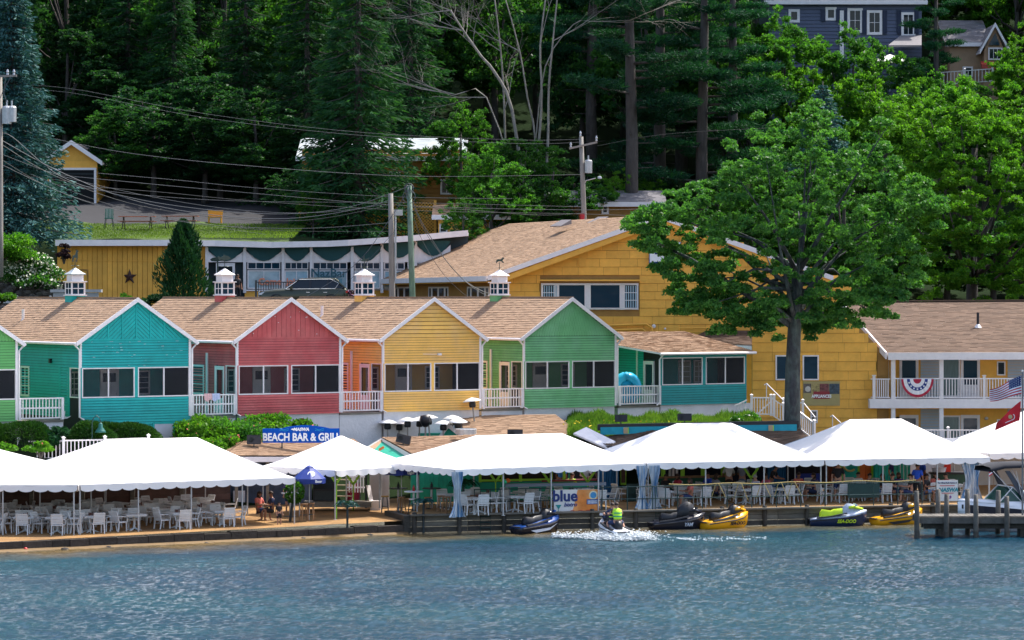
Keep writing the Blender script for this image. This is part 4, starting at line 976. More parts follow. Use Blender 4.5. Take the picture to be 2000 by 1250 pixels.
s0 = NP(253,541,-.1); sm = MB(); pr = []
for i in range(10):
    q = math.pi/2+i*math.pi/5; r = .47 if i % 2 == 0 else .18; pr.append((r*math.cos(q), 0, r*math.sin(q)))
for i in range(10): sm.add([pr[i], pr[(i+1) % 10], (0,-.10,0)], [(0,1,2)])
sm.prism(pr, (0,.03,0))
tag(sm.build('barn_star', plain('star_brown', (.05,.018,.015), .6), loc=s0), 'dark five pointed metal star on the ochre boarded wall', 'star')
# storefront
MB().prism([NP(400,600,.5), NP(914,600,.5), NP(914,462,.5), NP(400,478,.5)], (0,.2,0)).build('back_wall', plain('store_dark',(.03,.05,.06),.8), nb, world=True)
bays = [(404,478),(478,553),(553,608),(608,688),(688,746),(746,812),(812,880)]
for i, (a, b) in enumerate(bays):
    zt = 480 if i < 5 else 474-(i-5)*4
    # valance awning
    mb = MB(); n = 8
    for j in range(n):
        u0, u1 = a+(b-a)*j/n, a+(b-a)*(j+1)/n; s0_, s1_ = (28*(1-(2*j/n-1)**2))**1, 28*(1-(2*(j+1)/n-1)**2)
        mb.add([NP(u0,zt,-.25), NP(u1,zt,-.25), NP(u1,zt+2+s1_,-.2), NP(u0,zt+2+s0_,-.2)], [(0,1,2,3)])
    mb.build('awning_valance', plain('awning_teal',(.008,.06,.065),.7), nb, world=True)
    mb = MB()
    for j in range(n):
        u0, u1 = a+(b-a)*j/n, a+(b-a)*(j+1)/n; s0_, s1_ = 26*(1-(2*j/n-1)**2), 26*(1-(2*(j+1)/n-1)**2)
        mb.prism([NP(u0,512,-.1), NP(u1,512,-.1), NP(u1,zt+8+s1_*.7,-.1), NP(u0,zt+8+s0_*.7,-.1)], (0,.08,0))
    mb.build('arch_panel', WHT, nb, world=True)
    MB().bar(NP(a,572,-.12), NP(a,zt,-.12), .17, .2).build('pilaster', WHT, nb, world=True)
for (a, b, pc) in ((483,547,3),(556,602,3),(611,678,4),(692,742,3),(750,790,2),(796,830,2)):
    p = NP(a,514,-.02); q = NP(b,514,-.02); wdt = (q-p).length; ang = math.atan2(q.y-p.y, q.x-p.x)
    window(nb, 0, 0, wdt, W(0,514,184).z-W(0,525,184).z+.1, loc=Vector((p.x,p.y,W(0,526,184).z))-no, rz=ang, cols=pc+1, glass=GLSB, fw=.05)
    hw = W(0,527,184).z-W(0,563,184).z
    o = window(nb, 0, 0, wdt, hw, loc=Vector((p.x,p.y,W(0,564,184).z))-no, rz=ang, cols=2, glass=mk('mural_print', (.22,.36,.44), .5, .35, .9, col2=(.42,.50,.52)), fw=.06)
def stxt(s, px, py, size, mat, shear=0, bold=.01):
    p = NP(px, py, -.35); return text(s, size, mat, nb, M4(p-no, rz=.05), shear=shear, bold=bold)
stxt('NazBar', 642, 541, .72, plain('letter_teal', (.02,.09,.12)), bold=.016); stxt('& Grill', 652, 553, .36, plain('letter_teal2', (.05,.22,.27)))
LO = plain('letter_orange', (.75,.25,.14))
stxt('Come', 527, 556, .55, LO, bold=.02); stxt('Join Us', 583, 555, .5, LO, bold=.02)
MB().prism([NP(478,600,-.1), NP(900,600,-.1), NP(900,567,-.1), NP(478,567,-.1)], (0,.12,0)).build('dado', OCH, nb, world=True)
MB().bar(NP(478,567,-.15), NP(900,565,-.15), .1, .08).build('sill', WHT, nb, world=True)
door(nb, 0, 0, 1.0, 2.1, loc=NP(424,585,-.1)-no, glass=GLS, gl=.5)
fence_ = thing('patio_fence', 'dark slatted fence in front of the bar window with the Come lettering', 'fence', W(500,590,178)); railing(fence_, (0,0,.0), (2.3,.2,0), h=1.15, sp=.14, mat=plain('fence_dark',(.08,.075,.075),.8), posts=2, caps=False)
fsh = MB().prism([(x*1.6,0,z*1.3) for x, z in ((-.28,.02),(-.2,.1),(-.02,.14),(.12,.1),(.2,.13),(.28,.16),(.25,.05),(.28,-.04),(.2,-.0),(.1,-.03),(-.05,-.07),(-.22,-.05))], (0,.06,0))
fsh.tube([(0,.03,-.05),(0,.03,-1.9)], .05, 6)
tag(fsh.build('fish_ornament', VANE, loc=W(425,508,180)), 'dark metal fish ornament on a post by the roadside bar entrance', 'ornament')
# ================================================================ houses on the slope
def simple_house(name, label, cat, x0, x1, y0, y1, z0, z1, zr, mat, roofm, ridge='x', wins=(), ov=.4, fw=.12):
    h = thing(name, label, cat, ((x0+x1)/2, y0, z0)); o = Vector(h.location)
    MB().box(x0,x1,y0,y1,z0-3,z1).build('wall', mat, h, world=True)
    if ridge == 'x':
        ym = (y0+y1)/2; A = [Vector((x0-ov,y0-ov,z1-.1)), Vector((x1+ov,y0-ov,z1-.1)), Vector((x1+ov,ym,zr)), Vector((x0-ov,ym,zr))]; B = [Vector((x1+ov,y1+ov,z1-.1)), Vector((x0-ov,y1+ov,z1-.1)), A[3], A[2]]
        for xx in (x0, x1-.2): MB().prism([(xx,y0,z1),(xx,y1,z1),(xx,ym,zr-.1)], (.2,0,0)).build('gable', mat, h, world=True)
    else:
        xm = (x0+x1)/2; A = [Vector((x0-ov,y1+ov,z1-.1)), Vector((x0-ov,y0-ov,z1-.1)), Vector((xm,y0-ov,zr)), Vector((xm,y1+ov,zr))]; B = [Vector((x1+ov,y0-ov,z1-.1)), Vector((x1+ov,y1+ov,z1-.1)), A[3], A[2]]
        for yy in (y0, y1-.2): MB().prism([(x0,yy,z1),(x1,yy,z1),(xm,yy,zr-.1)], (0,.2,0)).build('gable', mat, h, world=True)
        for (p, q) in ((A[1],A[2]),(B[0],B[3])): MB().prism([p+Vector((0,-.04,-.22)), q+Vector((0,-.04,-.22)), q+Vector((0,-.04,.1)), p+Vector((0,-.04,.1))], (0,-.06,0)).build('rake_board', WHT, h, world=True)
    for q in (A, B): MB().prism(q, (0,0,-.15)).build('roof_deck', WHT, h, world=True); shingle_quad(*q, rowh=.3, tab=.6).build('roof_shingles', roofm, h, world=True, kind='stuff')
    if ridge == 'x': MB().bar(A[0]+Vector((0,-.08,-.05)), A[1]+Vector((0,-.08,-.05)), .1, .3).build('fascia', WHT, h, world=True)
    for (px, py, wpx, hpx, c, r) in wins:
        s = y0/F; p = W(px, py+hpx, y0-.06); window(h, 0, 0, wpx*s, hpx*s, loc=p-o, fw=fw, cols=c, rows=r)
    return h, o
# garage
gr_, go = simple_house('garage', 'ochre garage with open dark doorway and white trim beside the spruce', 'garage', W(92,0,212).x, W(190,0,212).x, 212, 221, 16.9, W(0,315,212).z, W(0,277,212).z, OCH, SHG3, ridge='y')
a, b = W(100,332,211.9), W(184,395,211.9)
MB().box(a.x,b.x,211.86,211.95,b.z-.3,a.z).build('doorway', plain('garage_dark',(.004,.005,.006),.9), gr_, world=True)
fr = MB(); fr.box(a.x-.12,a.x,211.8,211.99,b.z-.3,a.z+.15); fr.box(b.x,b.x+.15,211.8,211.99,b.z-.3,a.z+.15); fr.box(a.x,b.x,211.8,211.99,a.z,a.z+.15); fr.build('door_frame', WHT, gr_, world=True)
for i in range(1, 3): MB().box(a.x,b.x,211.82,211.86,a.z-.25*i-.05,a.z-.25*i).build('door_panel_edge', DKM, gr_, world=True)
# lattice house
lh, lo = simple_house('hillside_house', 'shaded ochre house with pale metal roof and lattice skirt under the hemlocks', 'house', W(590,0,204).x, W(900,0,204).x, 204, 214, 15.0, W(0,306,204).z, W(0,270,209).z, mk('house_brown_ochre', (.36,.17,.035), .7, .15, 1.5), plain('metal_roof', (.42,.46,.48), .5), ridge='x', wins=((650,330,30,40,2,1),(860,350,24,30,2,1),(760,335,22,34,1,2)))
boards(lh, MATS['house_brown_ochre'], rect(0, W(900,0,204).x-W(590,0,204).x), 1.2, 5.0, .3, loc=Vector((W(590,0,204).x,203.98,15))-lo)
lat = MB(); xa, xb, za, zb_ = W(585,0,200).x, W(850,0,200).x, W(0,462,200).z, W(0,394,200).z
n = int((xb-xa)/.21)
hh = zb_-za
for i in range(-int(hh/.21)-1, n+1):
    for s in (1, -1):
        x0_ = xa+i*.21; p = [x0_, x0_+hh]; zz_ = [za, zb_] if s > 0 else [zb_, za]
        u0 = max(0, (xa-p[0])/hh); u1 = min(1, (xb-p[0])/hh)
        if u1 > u0: lat.bar((p[0]+hh*u0, 200-.02*s, zz_[0]+(zz_[1]-zz_[0])*u0), (p[0]+hh*u1, 200-.02*s, zz_[0]+(zz_[1]-zz_[0])*u1), .016, .055)
lp = lat.build('lattice_panel', OCH, lh, world=True, kind='stuff')
for px in (585,650,715,780,850): MB().box(-.08,.08,-.06,.06,0,hh+.1).build('deck_post', OCH, lh, loc=Vector((W(px,0,200).x,199.95,za))-lo)
MB().box(xa,xb,199.9,204,zb_,zb_+.15).build('deck', OCHB, lh, world=True)
# low row of ochre units behind (right of the roadside bar)
lu, _ = simple_house('hillside_cabin', 'low ochre cabin with small white windows behind the big brown roof', 'cabin', W(856,0,194).x, W(985,0,194).x, 194, 200, 11.2, W(0,420,194).z, W(0,400,197).z, OCH, SHG2, ridge='x', wins=((858,437,16,18,1,2),(920,433,15,18,1,2),(955,434,15,18,1,1)), fw=.09)
lu2, _ = simple_house('hillside_cabin', 'dark brown cabin under the pines behind the utility pole', 'cabin', W(1120,0,200).x, W(1290,0,200).x, 200, 207, 12.2, W(0,395,200).z, W(0,372,203).z, OCHB, SHG3, ridge='x', wins=((1175,400,14,18,1,1),))
# blue house upper right
NAVY = mk('siding_slate_blue', (.085,.10,.16), .6, .08)
bh, bo = simple_house('slate_blue_house', 'slate blue clapboard house with white trimmed windows high on the hill', 'house', W(1502,0,236).x, W(1800,0,236).x, 236, 246, 25.0, W(0,2,236).z, W(0,-62,241).z, NAVY, SHG3, ridge='x', wins=((1655,16,30,48,2,2),(1693,20,30,48,2,2),(1760,24,28,48,2,2),(1612,14,22,26,1,1),(1540,18,22,26,1,1)), fw=.2)
boards(bh, NAVY, rect(0, W(1800,0,236).x-W(1502,0,236).x), 0, W(0,2,236).z-25.0-.1, .28, loc=Vector((W(1502,0,236).x,235.98,25))-bo)
MB().box(-.15,.15,-.1,.05,0,7.1).build('corner_board', WHT, bh, loc=W(1644,0,235.9).xy.to_3d()+Vector((0,0,25))-bo)
for px in (1649,1688,1728,1756,1790,1608,1637): 
    p = W(px, 66 if px > 1640 else 42, 235.85); mb = MB(); mb.box(-.17,.17,0,.06,0,1.8 if px > 1640 else .95)
    for j in range(5): mb.box(-.14,.14,-.02,0,.1+j*.33,.3+j*.33) if px > 1640 else None
    mb.build('shutter', plain('shutter_navy',(.01,.018,.05)), bh, loc=p-bo)
MB().prism([W(1735,92,233), W(1800,92,233), W(1800,72,236), W(1760,72,236)], (0,0,.15)).build('porch_roof', SHG3, bh, world=True)
th_, to_ = simple_house('tan_house', 'tan shingled house with grey roof and pointed gable window at upper right', 'house', W(1855,0,238).x, W(1925,0,238).x, 238, 246, 24.5, W(0,84,238).z, W(0,40,242).z, mk('siding_tan', (.36,.23,.14), .7, .1), SHG3, ridge='x', wins=((1880,130,20,20,1,1),))
tg, _ = simple_house('gabled_house', 'tan house front with tall triangular gable and three part white window', 'house', W(1922,0,236.5).x, W(1962,0,236.5).x, 236.5, 242, 25, W(0,98,236).z, W(0,46,236).z, MATS['siding_tan'], SHG3, ridge='y', wins=((1930,93,28,24,3,1),(1925,140,32,14,2,1)), fw=.1)
MB().prism([W(1931,88,236.3), W(1953,88,236.3), W(1944,64,236.3)], (0,.05,0)).build('gable_window', GLSB, tg, world=True)
MB().prism([W(1918,126,235.4), W(1964,126,235.4), W(1964,134,235.4), W(1918,134,235.4)], (0,.8,.3)).build('red_awning', plain('awning_red',(.4,.05,.03)), tg, world=True)
dk = thing('hillside_deck', 'white deck rail below the tan house among the trees', 'railing', W(1830,168,232)); railing(dk, (0,0,0), (4.2,0,.3), h=1.0, sp=.25, posts=3)
um = MB(); um.loft([[(1.6*math.cos(a)*f, 1.6*math.sin(a)*f, z) for a in np.linspace(0,2*math.pi,9)[:-1]] for f, z in ((1,0),(.5,.35),(.03,.6))]); um.tube([(0,0,.6),(0,0,-2.2)], .03, 6)
tag(um.build('white_parasol', TENT, loc=W(1738,122,232)), 'white garden parasol beneath the slate blue house', 'parasol')
# ================================================================ vegetation
def smooth(pts, n=6):
    out = []; P = [pts[0]]+list(pts)+[pts[-1]]
    for i in range(1, len(P)-2):
        p0, p1, p2, p3 = map(Vector, P[i-1:i+3])
        for k in range(n):
            t = k/n; out.append(.5*((2*p1)+(p2-p0)*t+(2*p0-5*p1+4*p2-p3)*t*t+(3*p1-p0-3*p2+p3)*t**3))
    return out+[Vector(P[-1])]
LF = {'deep': leafmat('leaf_shade', (.008,.038,.02), (.026,.085,.024), .45),  # darker copy of the forest leaf, woodland shade put into its colour
      'forest': leafmat('leaf_forest', (.014,.06,.022), (.048,.145,.022), .5),
      'bright': leafmat('leaf_bright', (.03,.12,.014), (.10,.23,.02), .5),
      'maple': leafmat('leaf_maple', (.022,.088,.026), (.072,.185,.036), .42, .42),
      'mid': leafmat('leaf_mid', (.02,.088,.02), (.068,.19,.022), .5),
      'pine': leafmat('needle_pine', (.006,.04,.026), (.016,.075,.03), .25, .7),
      'hem': leafmat('needle_hemlock', (.009,.045,.022), (.026,.085,.022), .3, .7),
      'spruce': leafmat('needle_blue_spruce', (.014,.06,.062), (.05,.13,.13), .1, .6),
      'juni': leafmat('needle_juniper', (.008,.045,.022), (.03,.10,.03), .15, .6),
      'hedge': leafmat('leaf_hedge', (.012,.05,.012), (.05,.13,.02), .2),
      'grass': leafmat('leaf_grass', (.04,.11,.02), (.12,.21,.035), .45),
      'purple': leafmat('leaf_purple', (.02,.012,.02), (.05,.02,.03), .2),
      'white': plain('blossom_white', (.62,.62,.48), .8), 'pink': plain('blossom_pink', (.65,.12,.13), .8), 'lilac': plain('blossom_lilac', (.35,.14,.30), .8), 'gold': plain('blossom_yellow', (.7,.5,.02), .8),
      'palm': leafmat('palm_frond', (.008,.04,.045), (.02,.08,.08), .15), 'bana': leafmat('leaf_banana', (.05,.15,.02), (.12,.25,.03), .4)}
def leafmesh(name, P, D, size, mat, aspect=.5, rng=RNG, up=None, extra=None):
    """P positions, D leaf axis, size length"""
    N = len(P); D = D/np.linalg.norm(D, axis=1, keepdims=True)
    Rn = rng.normal(size=(N,3)) if up is None else rng.normal(size=(N,3))*.55+np.array(up)
    Sd = np.cross(D, Rn); Sd /= np.linalg.norm(Sd, axis=1, keepdims=True)+1e-9
    L = size[:,None]*.5; Wd = L*aspect
    V = np.stack([P-D*L, P+Sd*Wd-D*L*.1, P+D*L, P-Sd*Wd-D*L*.1], 1).reshape(-1, 3)
    Q = np.arange(N*4).reshape(N, 4)
    me = fastmesh(bpy.data.meshes.new(name), V, Q); me.materials.append(mat); return me
def sph(n, rng=RNG):
    v = rng.normal(size=(n,3)); return v/np.linalg.norm(v, axis=1, keepdims=True)
def blob_leaves(C, Rr, n, lsize, flat=.75, shell=.45):
    """leaves distributed on clusters"""
    idx = RNG.choice(len(C), n, p=(Rr**2)/np.sum(Rr**2)); d = sph(n); d[:,2] = np.where(d[:,2] < -.2, -d[:,2]*.8, d[:,2])
    r = (1-shell*RNG.random(n)**1.4)*Rr[idx]; P = C[idx]+d*r[:,None]*np.array([1,1,flat])
    D = d*.6+sph(n)*.9+np.array([0,0,-.15]); return P, D, lsize*RNG.uniform(.6,1.35,n)
def crown_mesh(name, R_, Hc, ncl, n, lsize, mat, seed, shape='round', cr=(.16,.27), aspect=.55):
    rng = np.random.default_rng(seed); C = []
    while len(C) < ncl:
        v = rng.normal(size=3); v /= np.linalg.norm(v); rr_ = rng.uniform(.35, 1)**.6
        p = v*rr_
        if p[2] < -.75: continue
        k = 1.0 if shape == 'round' else (1-.35*max(0, p[2])) * (1 if p[2] > -.4 else .8)
        wob = 1+.22*math.sin(3*math.atan2(p[1], p[0])+seed)+.15*math.sin(5*p[2]+seed)
        C.append((p[0]*R_*k*wob, p[1]*R_*k*wob, (p[2]*.5+.5)*Hc))
    C = np.array(C); Rr = rng.uniform(*cr, len(C))*R_
    P, D, s = blob_leaves(C, Rr, n, lsize); return leafmesh(name, P, D, s, mat, aspect, up=None), C
def trunk_mesh(name, h, r, C, mat, seed=1, lean=0, nb=14, flare=1.35, zmin=.0):
    rng = random.Random(seed); mb = MB(); pts = []; rad = []
    k = 8
    for i in range(k+1):
        t = i/k; pts.append((lean*t+.12*math.sin(t*5+seed)*t, .1*math.cos(t*4+seed)*t, h*t)); rad.append(r*(flare if i == 0 else 1)*(1-.62*t))
    mb.tube(pts, rad, 9)
    if C is not None and len(C):
        cs = list(C); rng.shuffle(cs)
        for c in cs[:nb]:
            c = Vector(c); i = min(k, max(3, int(k*min(1, max(zmin, (c.z*.55)/h))))); s = Vector(pts[i]); m_ = s.lerp(c, .5)+Vector((0,0,-.15*(c-s).length*.3+rng.uniform(-.3,.3)))
            mb.tube([s, s.lerp(m_, .5)+Vector((0,0,.1)), m_, c], [rad[i]*.55, rad[i]*.42, rad[i]*.28, .03], 6)
    return mb.mesh(name, mat, smooth=True)
def spruce_mesh(name, Hh, Rb, n, lsize, mat, seed, droop=.35, levels=26, zlow=.04, power=.9, aspect=.3, gap=0):
    rng = np.random.default_rng(seed); P = []; D = []; S_ = []; bl = []
    per = n/levels
    tot = sum((1-i/levels)**power for i in range(levels))
    for i in range(levels):
        t = zlow+(1-zlow)*i/levels; R_ = Rb*(1-t)**power*rng.uniform(.85,1.1)+.1; nb = max(5, int(13*(1-t)+5)); m = int(n*((1-i/levels)**power)/tot/nb)
        a0 = rng.uniform(0, 6.28)
        for b in range(nb):
            if rng.random() < gap: continue
            a = a0+2*math.pi*b/nb+rng.normal(0,.12); Lb = R_*rng.uniform(.72,1.12); u = rng.random(m)**.6
            dr = droop*rng.uniform(.7,1.3); z = t*Hh-dr*Lb*u+.28*dr*Lb*u**3*1.6
            wdt = (.12+.20*Lb*(1-u)*u*2.2)
            off = rng.normal(size=m)*wdt; ca, sa = math.cos(a), math.sin(a)
            x = ca*Lb*u-sa*off; y = sa*Lb*u+ca*off
            P.append(np.stack([x, y, z-np.abs(rng.normal(0,.10+.04*Lb,m))], 1)); dd = np.stack([ca-sa*np.sign(off)*.7+rng.normal(0,.3,m), sa+ca*np.sign(off)*.7+rng.normal(0,.3,m), -.35+rng.normal(0,.35,m)], 1); D.append(dd); S_.append(lsize*rng.uniform(.6,1.3,m))
            if b % 2 == 0: bl.append((a, t*Hh, Lb, dr))
    P = np.concatenate(P); D = np.concatenate(D); S_ = np.concatenate(S_)
    return leafmesh(name, P, D, S_, mat, aspect), bl
def conifer_trunk(name, h, r, bl, mat):
    mb = MB(); mb.tube([(0,0,0),(0,0,h*.5),(0,0,h)], [r,r*.6,.03], 8)
    for a, z, L, dr in bl: mb.tube([(0,0,z),(math.cos(a)*L*.5,math.sin(a)*L*.5,z-dr*L*.42),(math.cos(a)*L*.92,math.sin(a)*L*.92,z-dr*L*.6)], [.05,.03,.012], 4)
    return mb.mesh(name, mat, smooth=True)
def tree(name, label, loc, crown, trunk, sc=1, rz=0, group=None, cat='tree', scz=None):
    t = thing(name, label, cat, loc, rz, group); t.scale = (sc, sc, scz or sc)
    put('trunk', trunk, t); put('crown', crown, t); return t
# -- shared kinds
def fuzz_crown(name, R_, Hc, ncl, n, lsize, mat, seed, aspect=.55):
    rng = np.random.default_rng(seed); B = []
    while len(B) < 26:
        v = rng.normal(size=3); v /= np.linalg.norm(v); p = v*rng.uniform(.45,1)**.5
        if p[2] > -.8: B.append((p[0]*R_*rng.uniform(.7,1.15), p[1]*R_*rng.uniform(.7,1.15), (p[2]*.5+.5)*Hc))
    B = np.array(B); rb = rng.uniform(.22,.42,len(B))*R_
    i = rng.integers(0, len(B), ncl); C = B[i]+sph(ncl, rng)*rb[i][:,None]*rng.uniform(.5,1.1,(ncl,1)); Rr = rng.uniform(.05,.12,ncl)*R_
    P, D, s = blob_leaves(C, Rr, n, lsize, flat=.9, shell=.95); P += rng.normal(size=P.shape)*.10; return leafmesh(name, P, D, s, mat, aspect), B
DEC = []
for i, (mt_, sd_) in enumerate((('forest',11),('forest',12),('mid',13),('bright',14),('deep',15))):
    cm, C = fuzz_crown('crown', 4.6, 12.5, 420, 26000, .29, LF[mt_], sd_); C = C+np.array([0,0,3.2])
    cm.transform(Matrix.Translation((0,0,3.2))); DEC.append((cm, trunk_mesh('trunk', 13, .26, C, BARK, sd_)))
HEM = []
for sd_ in (21, 22):
    cm, bl = spruce_mesh('crown', 19, 4.6, 19000, .5, LF['hem'], sd_, droop=.5, levels=30, power=.75, aspect=.22, gap=.12); HEM.append((cm, conifer_trunk('trunk', 19, .36, bl, BARK)))
def pine_mesh(seed, Hh, zlo, R_, n):
    rng = np.random.default_rng(seed); C = []; Rr = []; bl = []
    for i in range(34):
        t = i/34; z = zlo+(Hh-zlo)*t; a = rng.uniform(0, 6.28); L = R_*(1-.75*t)*rng.uniform(.55,1.1)
        for f in (.45,.75,1.0):
            C.append((math.cos(a)*L*f, math.sin(a)*L*f, z+.10*L*f)); Rr.append((.34+.14*rng.random())*R_*(1-.45*t)*(.75 if f == 1 else .9)*.62)
        bl.append((a, z, L))
    C = np.array(C); Rr = np.array(Rr); idx = rng.choice(len(C), n, p=Rr**2/np.sum(Rr**2)); d = sph(n, rng)
    P = C[idx]+d*(rng.random(n)**.5*Rr[idx])[:,None]*np.array([1,1,.3]); D = d*np.array([1,1,.3])+rng.normal(size=(n,3))*.5+np.array([0,0,.35])
    me = leafmesh('crown', P, D, .5*rng.uniform(.6,1.3,n), LF['pine'], .16)
    mb = MB(); mb.tube([(0,0,-1),(.1,0,Hh*.3),(-.1,.1,Hh*.65),(0,0,Hh)], [.48,.40,.28,.05], 10)
    for a, z, L in bl: mb.tube([(0,0,z),(math.cos(a)*L*.5,math.sin(a)*L*.5,z+.02*L),(math.cos(a)*L*.95,math.sin(a)*L*.95,z+.1*L)], [.10,.06,.02], 5)
    for q in range(7): a = rng.uniform(0, 6.28); z = zlo*rng.uniform(.35,.95); L = rng.uniform(.8,2.2); mb.tube([(0,0,z),(math.cos(a)*L,math.sin(a)*L,z+.1)], [.05,.012], 4)
    return me, mb.mesh('trunk', BARK, smooth=True)
PIN = [pine_mesh(31, 27, 10.5, 6.2, 23000), pine_mesh(32, 25, 5, 6.5, 23000)]
# -- the wooded hillside: individual trees
rg = random.Random(5)
KW = {0:'dark broadleaf tree',1:'dark broadleaf tree',4:'dark broadleaf tree',2:'mid green tree',3:'bright yellow green tree',5:'drooping hemlock'}
SEEN = {}
def flab(px, row, kind):
    q = ['above the blue spruce','above the garage','above the driveway','above the yellow bench','left above the lattice house','right above the lattice house','behind the bare birch','right of the bare birch','above the thick pale trunk','behind the dark pines','above the small blue spruce','behind the blue house','behind the tan house','past the right edge'][max(0,min(13,int(px/150)))]
    k = '%s on the wooded hill %s, %s' % (KW[kind], q, ['lowest row','second row up','third row up','fourth row up','fifth row up','top row'][row]); SEEN[k] = SEEN.get(k,0)+1
    if px < -40 or px > 2040: return 'tree on the wooded hill %s the view' % ('left of' if px < 0 else 'right of')
    return k if SEEN[k] == 1 else k+[', farther right',', farthest right'][min(1, SEEN[k]-2)]
def place(px, d): x = (px-1000)/F*d; return x, d, ter(x, d)-.3
glab = {0:'dense dark green broadleaf tree in the wooded hillside', 1:'dense dark green broadleaf tree in the wooded hillside', 2:'mid green leafy tree in the wooded hillside', 3:'bright yellow green tree in the wooded hillside', 4:'dense dark green broadleaf tree in the wooded hillside', 5:'drooping dark hemlock in the wooded hillside'}
for row, d in enumerate((226, 236, 248, 262, 280, 300)):
    stp = 5.6+row*.5; half = d*1000/F+26; x = -half+rg.random()*3
    while x < half:
        xx = x+rg.uniform(-1.2,1.2); dd = d+rg.uniform(-3,3); px = 1000+xx/dd*F; x += stp
        if px > 1440 and dd < 250 and px < 2010: continue
        z = ter(xx, dd)-.3; kind = rg.choice([4,4,4,0,1,2,5,5]) if px < 620 else (rg.choice([2,3,2,0,3]) if (820 < px < 1180 and row > 1) or px > 1400 else rg.choice([0,1,2,4,5]))
        if row >= 2 and px < 560 and rg.random() < .3: kind = 3
        sc = rg.uniform(.85,1.2)*(1.12 if row > 2 else 1)
        nm = ('hemlock_tree' if kind == 5 else 'broadleaf_tree')
        cm, tm = (HEM[rg.randrange(2)] if kind == 5 else DEC[kind])
        tree(nm, flab(px, row, kind), (xx, dd, z), cm, tm, sc*(.9 if kind == 5 else 1), rg.random()*6.28, 'trees covering the wooded hillside')
# trees below and around the blue house (upper right)
for i, (px, d, ytop, kind, lab) in enumerate(((1470,222,160,3,'bright green tree left below the slate blue house'),(1530,226,95,2,'leafy green tree crossing the left corner of the slate blue house'),(1600,222,175,3,'yellow green tree directly below the slate blue house corner'),
      (1665,225,120,2,'green tree in front of the paired white windows of the blue house'),(1720,220,185,3,'light green tree beneath the white garden parasol'),(1770,226,150,0,'dark green tree under the porch of the blue house'),(1835,224,190,2,'leafy tree below the white hillside deck'),
      (1900,226,200,1,'dark broadleaf tree in front of the tan house'),(1960,224,215,3,'bright tree below the triangular gable house'),(2020,228,90,3,'bright green tree at the right edge beside the gabled house'),(1420,228,110,0,'dark broadleaf tree behind the pine boughs'),(1380,232,60,2,'mid green tree behind the pines'))):
    x, y, z = place(px, d); zt = W(0,ytop,d).z; cm, tm = DEC[kind]; k = (zt-z)/15.6
    k *= 1.17; tree('broadleaf_tree', lab, (x, y, z), cm, tm, max(.5, min(k, 1.2))*.95, rg.random()*6, 'trees below the blue house', scz=k)
for (px, d, sc, lab) in ((1990,250,1.3,'tall bright tree behind the gabled house'),(1850,254,1.25,'tall bright tree between the blue and tan houses'),(1925,262,1.45,'tall bright tree filling the sky behind the tan house'),(1480,262,1.3,'tall tree behind the left end of the blue house'),(2060,262,1.4,'tall tree beyond the right edge behind the houses'),(1985,244,.95,'tree rising right behind the triangular gable'),(1830,249,1.1,'tree between the blue and tan houses, nearer one'),(1890,250,1.2,'tree directly behind the tan house roof'),(1945,252,1.25,'tree directly behind the gabled house roof')):
    x, y, z = place(px, d); tree('broadleaf_tree', lab, (x,y,z), *DEC[3 if px != 1480 else 2], sc, rg.random()*6, 'trees behind the blue house')
# pine in front of the houses' right part (dark)
x, y, z = place(1830, 229); tree('pine_tree', 'dark pine standing between the blue house and the tan house', (x,y,z-1), PIN[1][0], PIN[1][1], .62, 1.0, scz=.72)
# big pines in the middle
for (px, d, k, sc, rz, lab) in ((1232,203,0,1.0,.4,'tall white pine with the thick pale trunk behind the brown roof'),(1290,214,1,1.02,2.2,'dark pine right of the thick pale trunk'),(1372,209,1,.98,4.0,'dark pine with wide boughs reaching over the maple'),(1430,218,1,.95,5.1,'pine whose boughs overhang the left of the blue house'),(1157,222,0,1.0,3.1,'slim dark pine left of the thick pale trunk'),(1330,226,1,1.05,.9,'rear pine filling the gap between the dark pines')):
    x, y, z = place(px, d); tree('pine_tree', lab, (x,y,z-.3), PIN[k][0], PIN[k][1], sc, rz, 'tall pines behind the main building')
